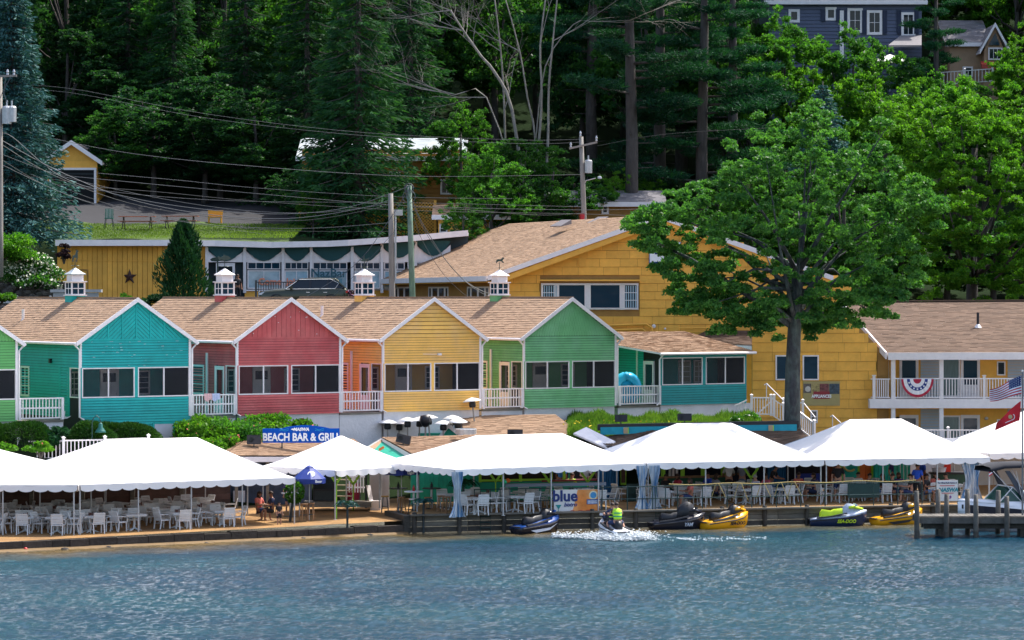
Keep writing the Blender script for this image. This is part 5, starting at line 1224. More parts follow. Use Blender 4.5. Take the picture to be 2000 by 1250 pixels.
# hemlocks around the hillside house
for (px, d, k, sc, rz, lab) in ((700,199.2,0,1.15,.4,'great drooping hemlock in front of the lattice house'),(600,214,1,1.05,2.2,'hemlock left of the lattice house'),(800,216,1,1.1,4.0,'hemlock behind the right end of the pale metal roof'),(660,201,1,.8,2.6,'second drooping hemlock before the hillside house'),(480,221,0,.95,5.1,'hemlock above the driveway edge'),(250,226,1,.95,1.1,'hemlock behind the garage roof'),(340,223,0,.9,3.1,'hemlock between the garage and the picnic tables')):
    x, y, z = place(px, d); tree('hemlock_tree', lab, (x,y,z-.2), HEM[k][0], HEM[k][1], sc, rz, 'hemlocks on the slope')
for (px, d, ytop, kind, lab, w_) in ((960,193,300,2,'light green bushy tree beside the ochre wall of the hillside house',.45),(1015,196,270,0,'dark shrubby tree at the foot of the bare birch',.62),(1080,200,285,0,'dark bushy tree left of the utility pole with transformer',.62),(900,202,215,2,'mid green tree overlapping the hillside house roof',.45),(1200,203,335,3,'small bright tree behind the utility pole',.3),(1262,207,345,3,'small bright bush right of the thick pine trunk',.26),(430,216,150,4,'leafy tree above the yellow garden seat',.75),(200,222,140,4,'dark tree behind the garage',.8),(130,224,60,4,'leafy tree rising left behind the garage',.8),(520,214,230,0,'dark tree left of the hillside house',.6),(905,190,395,2,'low green bush by the lattice',.28),(225,215,225,0,'dark tree hugging the right wall of the garage',.6),(1760,196,430,1,'dark low tree behind the motel roof, left one',.8),(1850,198,430,0,'dark low tree behind the motel roof, second',.8),(1940,197,430,4,'dark low tree behind the motel roof, third',.8),(2030,198,430,1,'dark low tree behind the motel roof, rightmost',.8),(1700,198,420,4,'dark low tree between maple and motel roof',.8),(300,215,170,4,'dark tree over the driveway, left one',.8),(400,214,200,4,'dark tree over the driveway, middle one',.75),(500,213,190,4,'dark tree over the driveway, right one',.8),(580,202,330,4,'dark tree hiding the left end of the lattice house',.4),(1190,212,360,4,'low dark undergrowth tree between the pine trunks, left one',.5),(1260,214,350,0,'low dark undergrowth tree between the pine trunks, second',.5),(1330,213,350,4,'low dark undergrowth tree between the pine trunks, third',.55),(1400,214,345,0,'low dark undergrowth tree between the pine trunks, rightmost',.6),(1120,214,340,4,'low dark undergrowth tree behind the cross arm pole',.5),(612,197,385,2,'small green sapling before the lattice panel',.22)):
    x, y, z = place(px, d); zt = W(0,ytop,d).z; k = (zt-z)/15.6; cm, tm = DEC[kind]
    tree('broadleaf_tree', lab, (x,y,z), cm, tm, w_*1.15, rg.random()*6, scz=max(.2,k))
# small wooded mass low between the buildings on the right
for (px, d, ytop, kind, lab, w_) in ((1560,196,330,0,'dark tree behind the maple, left part',.8),(1650,192,300,0,'dark tree behind the maple, right part',.8),(1480,200,330,2,'green tree behind the maple crown edge',.8)):
    x, y, z = place(px, d); zt = W(0,ytop,d).z; k = (zt-z)/15.6
    tree('broadleaf_tree', lab, (x,y,z), *DEC[kind], w_, rg.random()*6, scz=k)
# bright willow-like tree at right
C = []; rngb = np.random.default_rng(44)
x0, y0, z0 = place(1900, 186)
for (px, py, r, d) in ((1790,250,2.2,184),(1770,330,2.0,183),(1850,215,2.4,186),(1900,235,2.6,183),(1950,215,2.6,186),(2010,230,2.8,186),(1830,300,2.6,182),(1900,320,3.0,181),(1980,320,3.0,181),(1790,400,2.2,182),(1850,400,2.8,181),(1930,410,3.0,180),(2010,400,3,181),(1800,470,2.0,182),(1870,480,2.6,181),(1960,490,2.8,180),(2040,480,3,181),(1830,540,1.8,183),(1960,550,2.2,182),(2030,550,2.4,182),(1750,280,1.2,184),(2070,300,3,184)):
    p = W(px, py, d)-Vector((x0,y0,z0))
    for q in range(int(8+r*9)): v = sph(1, rngb)[0]*r*rngb.uniform(.4,1.15); C.append((p.x+v[0], p.y+v[1], p.z+v[2]*.9, rngb.uniform(.3,.6)))
C = np.array(C); P, D, s = blob_leaves(C[:,:3], C[:,3], 130000, .2, flat=.85, shell=.95)
cmb = leafmesh('crown', P, D, s, LF['bright'], .5)
tree('broadleaf_tree', 'large bright yellow green tree on the right above the motel roof', (x0,y0,z0), cmb, trunk_mesh('trunk', 13, .45, C[:,:3], BARK, 9, nb=26))
# the maple in front
mx0, my0, mz_ = W(1548,850,151).x, 151.0, 3.2
rngm = np.random.default_rng(77); C = []
for (px, py, r) in ((1345,575,1.1),(1400,605,1.1),(1450,620,1.1),(1385,560,1.2),(1530,625,1.2),(1620,628,1.2),(1690,595,1.2),(1300,440,1.1),(1340,500,1.1),(1730,540,1.2),(1560,262,1.2),(1500,290,1.4),(1600,290,1.5),(1680,300,1.5),(1450,330,1.4),(1530,340,1.8),(1620,350,1.9),(1710,340,1.6),(1760,370,1.3),(1390,380,1.3),(1450,400,1.7),(1540,420,2.0),(1640,430,2.0),(1730,430,1.7),(1790,420,1.1),(1330,400,1.0),(1290,420,1.0),(1350,450,1.4),(1420,470,1.6),(1260,470,.7),(1245,440,.6),(1500,500,1.9),(1590,510,2.0),(1680,510,1.8),(1750,490,1.3),(1400,530,1.2),(1460,570,1.5),(1540,580,1.7),(1620,580,1.6),(1700,560,1.2),(1370,585,.8),(1340,600,.6),(1420,610,.9),(1500,625,1.0),(1580,632,.9),(1655,610,.9),(1720,600,.8),(1745,560,.9),(1800,395,.7),(1820,395,.5),(1590,225,.6),(1310,530,.6),(1280,480,.6)):
    p = W(px, py, my0)-Vector((mx0,my0,mz_))
    for q in range(int(7+r*7)):
        v = sph(1, rngm)[0]; dpt = rngm.uniform(-1,1)*min(4.2, 1.0+r*1.7); k_ = rngm.uniform(.35,1.25); C.append((p.x+v[0]*r*k_, dpt, p.z+v[2]*r*k_, rngm.uniform(.26,.52)))
C = np.array(C); P, D, s = blob_leaves(C[:,:3], C[:,3], 150000, .19, flat=.85, shell=.95)
cmm = leafmesh('crown', P, D, s, LF['maple'], .55)
mb = MB(); k = 10; pts = []; rad = []
for i in range(k+1):
    t = i/k; pts.append((-.1*math.sin(t*3)+.30*t-.02, 0, 8.2*t)); rad.append(.43*(1.25 if i == 0 else 1)*(1-.35*t))
mb.tube([(-.03,0,-2.4)]+pts, [.6]+rad, 14)
crot = Vector(pts[-3])
for c in C[::26]:
    c = Vector(c[:3]); s_ = Vector(pts[random.choice([7,8,9,10])]); m1 = s_.lerp(c, .45)+Vector((random.uniform(-.5,.5),random.uniform(-.5,.5),.5)); 
    mb.tube([s_, s_.lerp(m1,.5), m1, m1.lerp(c,.6), c], [.13,.10,.06,.035,.015], 6)
mb.tube([(0,0,5.6),(-2.0,-.3,7.0),(-5.0,-.2,8.9),(-7.2,0,10.0)], [.2,.15,.09,.03], 7)
mpt = mb.mesh('trunk', BARK3, smooth=True)
tree('maple_tree', 'big dark green maple with lichen spotted trunk standing before the motel wall', (mx0,my0,mz_), cmm, mpt)
# blue spruces
cm, bl = spruce_mesh('crown', 16, 4.3, 34000, .34, LF['spruce'], 61, droop=.32, levels=38, power=.7, aspect=.3)
p = W(22, 452, 180); tree('spruce_tree', 'large blue spruce at the left edge beside the garage', (p.x,p.y,p.z-.3), cm, conifer_trunk('trunk', 16, .3, bl, BARK))
cm2, bl2 = spruce_mesh('crown', 7.5, 2.5, 9000, .3, LF['spruce'], 62, droop=.1, levels=22, power=.75, aspect=.35)
p = W(1607, 330, 205); tree('spruce_tree', 'small silvery blue spruce peeking above the maple crown', (p.x,p.y,p.z-.6), cm2, conifer_trunk('trunk', 7.5, .15, bl2, BARK), scz=.86)
# juniper by the roadside bar
rj = np.random.default_rng(3); n = 9000; t = rj.random(n)**.8; a = rj.uniform(0,6.28,n); lob = 1+.28*np.sin(a*3+t*9)+.2*np.sin(a*7+t*23); r = (1.62*(1-t)**.62+.06)*lob*rj.random(n)**.35*(.55+.45*np.minimum(1,t/.12))
P = np.stack([r*np.cos(a), r*np.sin(a), .1+t*4.9], 1); D = np.stack([np.cos(a)*.5, np.sin(a)*.5, np.full(n,1.)], 1)+rj.normal(size=(n,3))*.3
jm = leafmesh('crown', P, D, .3*rj.uniform(.5,1.3,n), LF['juni'], .3); p = W(358, 598, 175)
tree('juniper_tree', 'upright ragged juniper in front of the roadside bar', (p.x,p.y,p.z-.1), jm, MB().tube([(0,0,0),(0,0,4)], [.12,.03], 6).mesh('trunk', BARK))
# bare birch with pale stems
br = thing('bare_birch', 'leafless pale grey birch with several tall stems and fine twigs', 'tree', Vector((*place(1020,200)[:2], 12.5))); bo_ = Vector(br.location)
tr = random.Random(8); tw = MB()
def twig(p, v, r, dep, L):
    q = p; pts = [p]; 
    for i in range(4): v = (v+Vector((tr.uniform(-.18,.18),tr.uniform(-.18,.18),tr.uniform(-.12,.12)))).normalized(); q = q+v*L/4; pts.append(q)
    tw.tube(pts, [r*(1-.16*i) for i in range(5)], 5 if r > .04 else 3)
    if dep > 0:
        for k in range(2 if dep > 3 else 3):
            b = pts[tr.randint(1,4)]; nv = (v+Vector((tr.uniform(-.9,.9),tr.uniform(-.8,.8),tr.uniform(-.35,.4)))).normalized(); twig(b, nv, r*.52, dep-1, L*.68)
def stem(pxs, d, r):
    pts = [W(a, b, d)-bo_ for a, b in pxs]; n = len(pts)
    MB().tube(smooth(pts,3), [r*.5*(1-.55*i/((n-1)*3)) for i in range((n-1)*3+1)], 8).build('stem', BARK2, br, smooth=True); return pts
s1 = stem([(1030,430),(1052,280),(1058,180),(1055,90),(1068,-20)], 200, .20)
s2 = stem([(1060,440),(1070,280),(1072,170),(1080,80),(1090,-20)], 199, .19)
s3 = stem([(1040,420),(1045,270),(1030,190),(1015,100),(985,-10)], 201, .15)
s4 = stem([(1030,430),(1000,215),(965,140),(940,110),(905,60),(880,20)], 199.5, .24)
s5 = stem([(1020,400),(950,190),(890,185),(850,178)], 198.5, .10)
s6 = stem([(990,420),(985,215),(978,100),(965,-10)], 202, .16)
s7 = stem([(1045,290),(1065,130),(1120,48),(1160,42),(1230,40)], 200.5, .09)
for base, dirs in ((s4, [(-1,-.2,.5),(-1,.1,.15),(-.7,0,.9),(-1,-.3,-.1),(-.8,.2,.35),(-.5,.2,1)]), (s5, [(-1,0,.1),(-1,.2,.25),(-1,-.2,-.08),(-1,0,.35)]), (s6, [(-.6,0,.9),(-.9,.1,.7),(.3,0,1)]), (s3, [(-.5,0,.9),(-.8,0,.5)]), (s1, [(-.3,0,1),(.3,.1,1)]), (s2, [(.5,0,.9),(.7,0,.5)]), (s7, [(1,0,.4),(1,0,-.1)])):
    for i, v in enumerate(dirs): twig(base[-1-(i % min(3, len(base)-1))], Vector(v).normalized(), .04, 4, 3.6)
tw.build('twigs', BARK2, br, kind='stuff')
# shrubs helper
def shrub(name, label, loc, rx, ry, rz_, n, ls, mat, cat='shrub', group=None, blossom=None, ncl=16, seed=1, shell=.5, bn=300, bs=.09, top=False):
    rng = np.random.default_rng(seed); C = sph(ncl, rng)*rng.uniform(.35,.8,(ncl,1)); C[:,2] = np.abs(C[:,2]); C = C*np.array([rx,ry,rz_]); Rr = rng.uniform(.28,.45,ncl)*min(rx,rz_*1.2)
    t = thing(name, label, cat, loc, 0, group); P, D, s = blob_leaves(C, Rr, n, ls, flat=.8, shell=shell); P[:,2] = np.maximum(P[:,2], -.1)
    put('foliage', leafmesh('foliage', P, D, s, LF[mat], .5), t)
    if blossom:
        P, D, s = blob_leaves(C, Rr*1.04, bn, bs, flat=.85, shell=.08); put('blossom', leafmesh('blossom', P, D, s, LF[blossom], .9), t, kind='stuff')
    mb = MB()
    for i in range(6): c = C[i % ncl]; mb.tube([(0,0,-.3),(c[0]*.5,c[1]*.5,c[2]*.6),tuple(c)], [.05,.03,.01], 5)
    mb.build('stems', BARK, t); return t
# clipped hedge mounds left of the teal cottage
for i, (px, py, d, rx, h, lab) in enumerate(((40,868,139.5,1.9,1.15,'clipped dark yew mound at far left below the leaf green cottage'),(-20,868,139,1.2,1.1,'clipped yew mound cut by the left edge'),(175,868,140,1.25,1.15,'clipped yew mound in the middle under the teal railing'),(262,868,141,1.25,1.1,'clipped yew mound nearest the grey cellar door'),(218,866,141.4,1.0,1.1,'clipped yew mound squeezed between two others'))):
    n = 15000; dd = sph(n); dd[:,2] = np.abs(dd[:,2])-.15; lobe = 1+.05*np.sin(dd[:,0]*6+i)+.04*np.sin(dd[:,2]*9)
    P = np.sign(dd)*np.abs(dd)**.8*lobe[:,None]*np.array([rx,rx*.8,h])*RNG.uniform(.86,1,(n,1)); P[:,2] += .0
    t = thing('hedge_mound', lab, 'hedge', W(px,py,d), 0, 'clipped yew mounds'); put('foliage', leafmesh('foliage', P, dd+sph(n)*.5, .12*RNG.uniform(.6,1.3,n), LF['hedge'], .45), t)
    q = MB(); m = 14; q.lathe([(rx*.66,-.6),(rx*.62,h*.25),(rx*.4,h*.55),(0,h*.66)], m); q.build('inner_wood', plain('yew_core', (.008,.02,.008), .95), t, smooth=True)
shrub('ornamental_grass', 'dry leggy brown shrub between the clipped mounds', W(110,870,139), .6,.5,1.1, 1200, .28, 'hem', seed=5)
for i, (px, py, d, rx, h, n, lab, sd_) in enumerate(((388,868,143.9,1.5,1.4,7000,'rose bush nearest the grey cellar door',41),(445,866,144.7,1.9,1.5,8000,'largest pink rose bush below the deck with towels',42),(522,860,146.2,1.7,1.3,6500,'rose bush just behind the beach bar sign left end',43),(592,846,147.6,.8,.7,2600,'small rose bush behind the blue sign',44),(420,884,142.8,1.5,.9,4500,'low leafy rose bush behind the big tent roof',45))):
    shrub('rose_bush', lab, W(px,py,d), rx, rx*.7, h, n, .17, 'mid' if i % 2 else 'bright', group='pink rose bushes on the bank', blossom='pink', bn=70, bs=.10, seed=sd_, ncl=26)
for i, (px, lab) in enumerate(((10,'low green plant behind the white picket rail at far left'),(80,'low green plant behind the picket rail, middle'),(235,'low leafy plant above the tent roof near the goose neck lamp'))):
    shrub('bedding_plant', lab, W(px,882,136.5), .8,.6,.5, 1500, .16, 'bright', seed=50+i, group='low plants behind the picket rail', blossom='pink', bn=8)
sb = shrub('flowering_bush', 'large bush covered in creamy white blossom at the left', W(62,562,171), 1.75,1.5,2.6, 9000, .17, 'forest', blossom='white', bn=1900, bs=.13, seed=60, ncl=40)
shrub('shrub', 'bright green spreading shrub above the stone wall at the left edge', W(-5,505,170), 2.2,1.4,1.6, 8000, .2, 'bright', seed=61, ncl=30)
shrub('shrub', 'purple leaved shrub behind the white blossoming bush', W(125,505,173.5), .55,.5,1.0, 1500, .14, 'purple', seed=62)
shrub('shrub', 'small green shrub at the far left road edge', W(-5,592,163), 1.2,.9,.75, 2600, .16, 'bright', seed=63)
shrub('shrub', 'low yellow green shrub at the foot of the blossoming bush', W(112,575,172.3), .7,.5,.9, 1800, .14, 'bright', seed=64)
for i, (px, rx, h) in enumerate(((245,.5,1.0),(275,.8,.7),(305,.9,.75),(400,.8,.6))): shrub('shrub', ['thin young shrub under the metal star','low dark shrub right of the star','low dark shrub left of the juniper','low shrub right of the juniper'][i], W(px,600,176.5), rx,.5,h, 1600, .16, 'juni' if i else 'mid', seed=66+i, group='low shrubs along the roadside bar wall')
shrub('lilac_bush', 'dark bush with lilac and red flowers beside the parked car', W(683,598,172), .75,.6,1.15, 3000, .14, 'purple', blossom='lilac', bn=260, bs=.1, seed=70)
shrub('azalea', 'small bush with creamy flowers on the bank by the white gate', W(1462,832,155), 1.3,.7,.7, 2600, .15, 'mid', blossom='white', bn=120, bs=.12, seed=71)
# grassy bank (stuff)
n = 70000; u = RNG.random(n); v = RNG.random(n); px_ = 1108+u*375; dd = 151.0+v*6.0; hgt = (.14+.42*RNG.random(n)**2)*(.8+.35*np.sin(px_*.045+dd)+.25*np.sin(px_*.13))
x = (px_-1000)/F*dd; z = 3.3+v*.75
P = np.stack([x, dd, z+hgt*.35], 1); D = np.stack([RNG.normal(0,.25,n), RNG.normal(0,.25,n), np.ones(n)], 1)
tag(put('bank_grass', leafmesh('bank_grass', P, D, hgt*.9+.1, LF['grass'], .10)), 'tall bright weeds and grass on the bank below the green cottage', 'grass', kind='stuff')
n = 120; P = np.stack([(RNG.uniform(1100,1400,n)-1000)/F*153, RNG.uniform(151.5,154,n), RNG.uniform(3.5,4.1,n)], 1); tag(put('yellow_wildflowers', leafmesh('f', P, sph(n), np.full(n,.1), LF['gold'], 1.)), 'yellow wildflowers among the bank weeds', 'flowers', kind='stuff')
bk_ = MB(); bk_.add([(1.5,150.9,3.28),(12.6,150.9,3.2),(12.8,158,4.1),(1.6,158,4.1)], [(0,1,2,3)]); bk_.build('grass_bank', plain('bank_soil',(.03,.05,.015),.95,spec=.05), kind='structure')
# lawn blades
n = 24000; X_ = RNG.uniform(-30,-13.2,n); Y_ = RNG.uniform(185,199,n); Zs = np.array([ter(a,b) for a, b in zip(X_[:2400], Y_[:2400])])
Z_ = np.interp(Y_, [184,200], [13.62,14.95]); P = np.stack([X_, Y_, Z_+.06], 1); D = np.stack([RNG.normal(0,.4,n), RNG.normal(0,.4,n), np.ones(n)], 1)
tag(put('lawn_blades', leafmesh('lawn_blades', P, D, RNG.uniform(.06,.15,n), leafmat('leaf_lawn', (.06,.12,.015), (.12,.19,.02), .45), .25)), 'sunlit mown lawn above the roadside bar roof', 'grass', kind='stuff')
# ================================================================ poles and wires
def pole(label, px, py0, py1, d, r, mat, lean=0, group=None):
    a, b = W(px,py1,d), W(px+lean,py0,d); t = thing('utility_pole', label, 'utility pole', a, 0, group)
    MB().tube([(0,0,-2.5),(0,0,0),((b-a)*.5), b-a], [r*1.15,r*1.1,r,r*.85], 10).build('shaft', mat, t, smooth=True); return t, b-a
PW = mk('pole_wood', (.24,.22,.20), .85, .25, 4, stretch=(1,1,.15)); PG = mk('pole_treated', (.10,.17,.12), .85, .3, 5, stretch=(1,1,.3), col2=(.16,.22,.18))
def transformer(t, x, z, s=1):
    MB().lathe([(.0,0),(.26*s,.02),(.27*s,.85*s),(.22*s,.93*s),(0,.97*s)], 12, M=M4((x,-.1,z))).tube([(x,-.1,z+.95*s),(x,-.1,z+1.25*s)], .05, 6).build('transformer', STEEL, t, smooth=False)
    MB().bar((x*.2,0,z+.3*s),(x,0,z+.3*s),.08,.06).build('bracket', STEEL, t)
t, v = pole('grey weathered utility pole, left of the pair by the parked car', 766, 378, 592, 169, .16, PW, -3); 
MB().box(-.22,.22,-.12,.12,-.16,.16).build('junction_box', STEEL, t, loc=v+Vector((.42,-.15,-1.05)), rz=.4)
MB().tube([(0,0,0),(0,0,-3.8)], .06, 6).build('riser_pipe', STEEL, t, loc=v+Vector((.27,-.05,-.9)))
t2, v2 = pole('greenish treated utility pole, right of the pair by the parked car', 806, 362, 596, 168, .16, PG, -7)
mb = MB(); 
for q in range(5): torus(mb, .25+.03*q, .02, M4((v2.x,v2.y-.1,v2.z-.15-q*.12), rz=q*.7), n=12, m=4)
mb.build('cable_loops', WIREL, t2)
t3, v3 = pole('utility pole with cross arm, transformer and street lamp behind the roof ridge', 1141, 267, 440, 192, .16, PW, -6)
MB().bar((v3.x-.75,v3.y-.2,v3.z-.75),(v3.x+1.0,v3.y-.2,v3.z-.35),.1,.12).build('cross_arm', PW, t3)
for dx, dz in ((-.65,-.5),(.95,-.1),(-.05,.2)): MB().lathe([(.03,-.2),(.07,-.1),(.05,0),(.08,.05),(.03,.2)], 8).build('insulator', STEEL, t3, loc=v3+Vector((dx,-.2,dz-.05)))
transformer(t3, v3.x+.45, v3.z-2.3, .9)
MB().tube([(v3.x+.1,0,v3.z-3.2),(v3.x+.3,-.1,v3.z-2.75),(v3.x+.9,-.2,v3.z-2.6)], .035, 6).lathe([(.02,-.1),(.15,-.04),(.12,.08),(0,.12)], 8, M=M4((v3.x+1.15,-.2,v3.z-2.58), ry=0)).build('street_lamp', STEEL, t3)
MB().tube([(0,0,v3.z-5.2),(0,0,v3.z-4.6)], .2, 10).build('red_band', plain('red_tape',(.45,.02,.03)), t3, loc=(v3.x*.5,0,-.2))
t4, v4 = pole('utility pole cut by the left edge with two grey transformer cans', -2, 150, 452, 168, .21, PW, 0)
MB().bar((-.3,-.2,v4.z),(1.0,-.2,v4.z+.05),.1,.12).build('cross_arm', PW, t4); transformer(t4, .45, v4.z-2.6, 1.05); transformer(t4, .72, v4.z-2.5, .95)
for dx in (.5,.85): MB().lathe([(.03,-.2),(.07,-.1),(.05,0),(.08,.05),(.03,.2)], 8).build('insulator', STEEL, t4, loc=(dx,-.2,v4.z+.2))
for q, (a, b) in enumerate((((.4,-.2,v4.z),(.5,-.1,v4.z-1.5)),((.7,-.2,v4.z),(.1,-.1,v4.z-1.2)))):
    MB().tube([a, ((a[0]+b[0])/2-.15,-.25,(a[2]+b[2])/2-.2), b], .02, 4).build('jumper_cable', WIREL, t4)
wires = [
 ([(0,300),(150,352),(400,402),(600,416),(765,398)], 171, .025, WIREL, 'thin pale strand running above the sagging bundle'),
 ([(0,335),(200,372),(450,392),(800,396),(1141,404)], 183, .022, WIREL, 'long cable passing just under the picnic tables horizon'),
 ([(-40,165),(130,172),(400,222),(700,258),(1000,273),(1136,272)], 190, .02, WIREL, 'uppermost overhead wire crossing the dark forest'),
 ([(-40,175),(130,180),(400,230),(700,264),(1000,280),(1136,278)], 190, .02, WIREL, 'overhead wire just under the uppermost one'),
 ([(0,240),(89,267),(260,300),(500,325),(800,344),(1135,341)], 186, .028, WIREL, 'overhead cable passing the garage roof and the hillside house'),
 ([(190,338),(350,352),(500,367),(760,384),(1000,388)], 182, .025, WIREL, 'overhead cable just above the picnic table level, upper one'),
 ([(0,318),(110,340),(250,355),(500,378),(800,402),(1140,410),(1320,405)], 181, .028, WIREL, 'overhead cable running behind both poles toward the pines'),
 ([(110,360),(300,374),(500,393),(800,411),(1140,418),(1320,425)], 180, .032, WIRE, 'dark overhead cable crossing above the lawn'),
 ([(0,262),(25,268),(120,345),(250,385),(400,409),(550,418),(680,405),(799,364)], 170, .04, WIREL, 'thick sagging cable ending at the top of the treated pole'),
 ([(0,272),(110,332),(250,388),(400,418),(560,427),(700,408),(770,388)], 170, .045, WIREL, 'thick sagging cable bundle ending at the weathered pole'),
 ([(0,280),(100,340),(250,396),(420,424),(600,430),(765,400)], 170.5, .035, WIRE, 'dark lower strand of the sagging cable bundle'),
 ([(0,320),(130,380),(250,415),(420,440),(600,446),(762,435)], 170, .03, WIREL, 'low cable sagging over the lawn'),
 ([(0,310),(110,372),(260,414),(500,448),(765,452)], 170.5, .022, WIRE, 'thin dark low cable sagging over the lawn'),
 ([(60,340),(200,395),(340,430),(520,458)], 171, .018, WIREL, 'short thin cable dipping to the white roof edge'),
 ([(800,366),(760,430),(690,520),(560,602)], 168, .04, WIREL, 'pale guy wire slanting down across the parked car'),
 ([(772,450),(700,530),(640,588)], 168.5, .022, WIREL, 'second thinner guy wire beside the pale one'),
 ([(806,395),(830,445),(880,520),(925,560),(985,584)], 166.5, .045, WIRE, 'thick black service cable dropping from the treated pole to the ochre building'),
 ([(806,400),(835,460),(885,525),(930,566),(982,590)], 166.2, .03, WIRE, 'second black service cable beside the thick one'),
 ([(804,410),(825,470),(870,540),(925,590)], 166, .03, WIRE, 'lowest black service cable crossing the brown roof'),
 ([(800,404),(900,409),(1050,420),(1141,416)], 172, .03, WIRE, 'black cable running right from the treated pole'),
 ([(1148,345),(1128,420),(1135,440)], 192.5, .018, WIREL, 'short drop wire beside the cross arm pole'),
 ([(1166,285),(1300,262),(1500,250)], 195, .02, WIRE, 'wire leaving the cross arm pole to the right among the pines')]
for pts, d, r, m, lab in wires:
    tag(MB().tube(smooth([W(a,b,d) for a, b in pts]), r*.4, 4).build('overhead_wire', m), lab, 'wire', 'overhead wires')
# ================================================================ lawn furniture
TBL = mk('redwood', (.34,.12,.07), .7, .2, 5, piece=.1)
def picnic():
    t = thing('picnic_table', '', 'picnic table')
    for i in range(5): MB().box(-1.15,1.15,-.38+i*.155,-.24+i*.155,.72,.76).build('top_plank', TBL, t)
    for s in (-1,1):
        for j in (0,1): MB().box(-1.15,1.15,s*.62+j*.14*s-.06,s*.62+j*.14*s+.06,.42,.46).build('seat_plank', TBL, t)
    for x in (-.85,.85):
        for s in (-1,1): MB().bar((x,s*.62,0),(x,s*.12,.72),.05,.08).build('leg', BARK, t)
        MB().bar((x,-.75,.40),(x,.75,.40),.05,.07).build('cross_bar', BARK, t)
    return t
pt = picnic(); pt.location = W(268,446,193); pt['label'] = 'reddish picnic table nearest the striped garden chair'; pt['group'] = 'picnic tables on the lawn'
tree_ = snap(pt)
copy_tree(pt, W(352,445,195), -.05, 'reddish picnic table right of the juniper tip', tree=tree_)
dk_ = copy_tree(pt, W(620,440,199), .1, 'dark picnic table in the shade under the hemlock', tree=tree_)
gc = thing('garden_chair', 'green and white striped high garden chair beside the picnic table', 'chair', W(213,449,194))
mb = MB(); 
for i in range(6): mb.box(-.27+i*.09,-.21+i*.09,.2,.23,.75,1.35)
mb.build('backrest_slats', plain('chair_green',(.02,.15,.11)), gc)
mb = MB()
for i in range(5): mb.box(-.24+i*.09,-.2+i*.09,.205,.225,.75,1.33)
mb.build('white_stripes', WHT, gc); MB().box(-.27,.27,-.25,.22,.70,.75).build('seat', MATS['chair_green'], gc)
for x, y in ((-.2,-.2),(.2,-.2),(-.2,.2),(.2,.2)): MB().tube([(x,y,.7),(x*1.5,y*1.5,0)], .02, 5).build('leg', DKM, gc)
MB().tube([(-.3,-.2,.95),(-.3,.2,.95)], .02, 5).build('armrest', DKM, gc); MB().tube([(.3,-.2,.95),(.3,.2,.95)], .02, 5).build('armrest', DKM, gc)
sw_ = thing('lawn_bench', 'bright yellow plastic bench at the shaded lawn edge', 'seat', W(420,436,200)); yl = plain('seat_yellow', (.55,.25,.01))
MB().box(-.45,.45,-.2,.2,.35,.42).build('seat', yl, sw_); MB().prism([(-.45,.2,.4),(.45,.2,.4),(.5,.3,.85),(-.5,.3,.85)], (0,.05,0)).build('backrest', yl, sw_)
for x in (-.4,.4): MB().box(x-.04,x+.04,-.2,.25,0,.35).build('leg', yl, sw_)
# ================================================================ parked car
car = thing('parked_car', 'dark olive green sport utility vehicle parked by the roadside bar', 'car', W(594,604,171.5), R(2)); CP = mk('car_paint', (.045,.05,.035), .22, .05, 3, metal=.55, spec=.6)
def sec(x, w, zb_, zs, zt, tw=.0):
    return [(x,-w*.92,zb_),(x,-w,zb_+.12),(x,-w,zs-.05),(x,-w*.97,zs),(x,-w*.80,zt),(x,0,zt+.02),(x,w*.80,zt),(x,w*.97,zs),(x,w,zs-.05),(x,w,zb_+.12),(x,w*.92,zb_)]
body = MB(); body.loft([sec(-2.45,.72,.38,.78,.84), sec(-2.36,.86,.28,.86,.97), sec(-2.1,.95,.24,.95,1.05), sec(-1.5,.98,.22,1.02,1.13), sec(-.9,.98,.22,1.06,1.17), sec(.2,.98,.22,1.08,1.12), sec(1.2,.98,.22,1.12,1.16), sec(2.0,.97,.24,1.14,1.2), sec(2.3,.93,.3,1.12,1.2), sec(2.44,.82,.42,1.02,1.1)])
body.build('body', CP, car, smooth=True)
cab = MB(); 
def cs(x, w0, z0, w1, z1): return [(x[0],-w0,z0),(x[1],-w1,z1),(x[1],w1,z1),(x[0],w0,z0)]
cab.add([(-1.05,-.9,1.1),(-.25,-.68,1.66),(1.75,-.68,1.66),(2.3,-.86,1.16),(-1.05,.9,1.1),(-.25,.68,1.66),(1.75,.68,1.66),(2.3,.86,1.16)], [(0,1,2,3),(7,6,5,4),(0,4,5,1),(2,6,7,3),(0,3,7,4)])
cab.build('window_band', GLS, car)
rf = MB(); rf.loft([[(-.3,-.69,1.64),(-.3,.69,1.64),(-.3,.6,1.7),(-.3,-.6,1.7)],[(.6,-.72,1.66),(.6,.72,1.66),(.6,.62,1.77),(.6,-.62,1.77)],[(1.75,-.7,1.64),(1.75,.7,1.64),(1.75,.6,1.73),(1.75,-.6,1.73)],[(1.95,-.66,1.55),(1.95,.66,1.55),(1.95,.6,1.62),(1.95,-.6,1.62)]]); rf.build('roof', CP, car)
for x0_, x1_, nm in ((.35,.38,'pillar'),(1.28,1.35,'pillar')):
    for s in (-1,1): MB().bar((x0_,s*.915,1.08),(x1_,s*.69,1.67),.10,.03).build(nm, BLK, car)
mb = MB(); mb.tube([(-1.0,-.93,1.13),(-.25,-.70,1.66),(1.5,-.70,1.68),(1.95,-.80,1.45),(1.75,-.93,1.15),(-1.0,-.94,1.12)], .018, 5); mb.build('chrome_trim', SILV, car)
MB().tube([(-.95,-.9,1.12),(-.25,-.69,1.66)], .035, 5).build('pillar', CP, car); MB().tube([(1.75,-.7,1.66),(2.3,-.88,1.18)], .06, 5).build('pillar', CP, car)
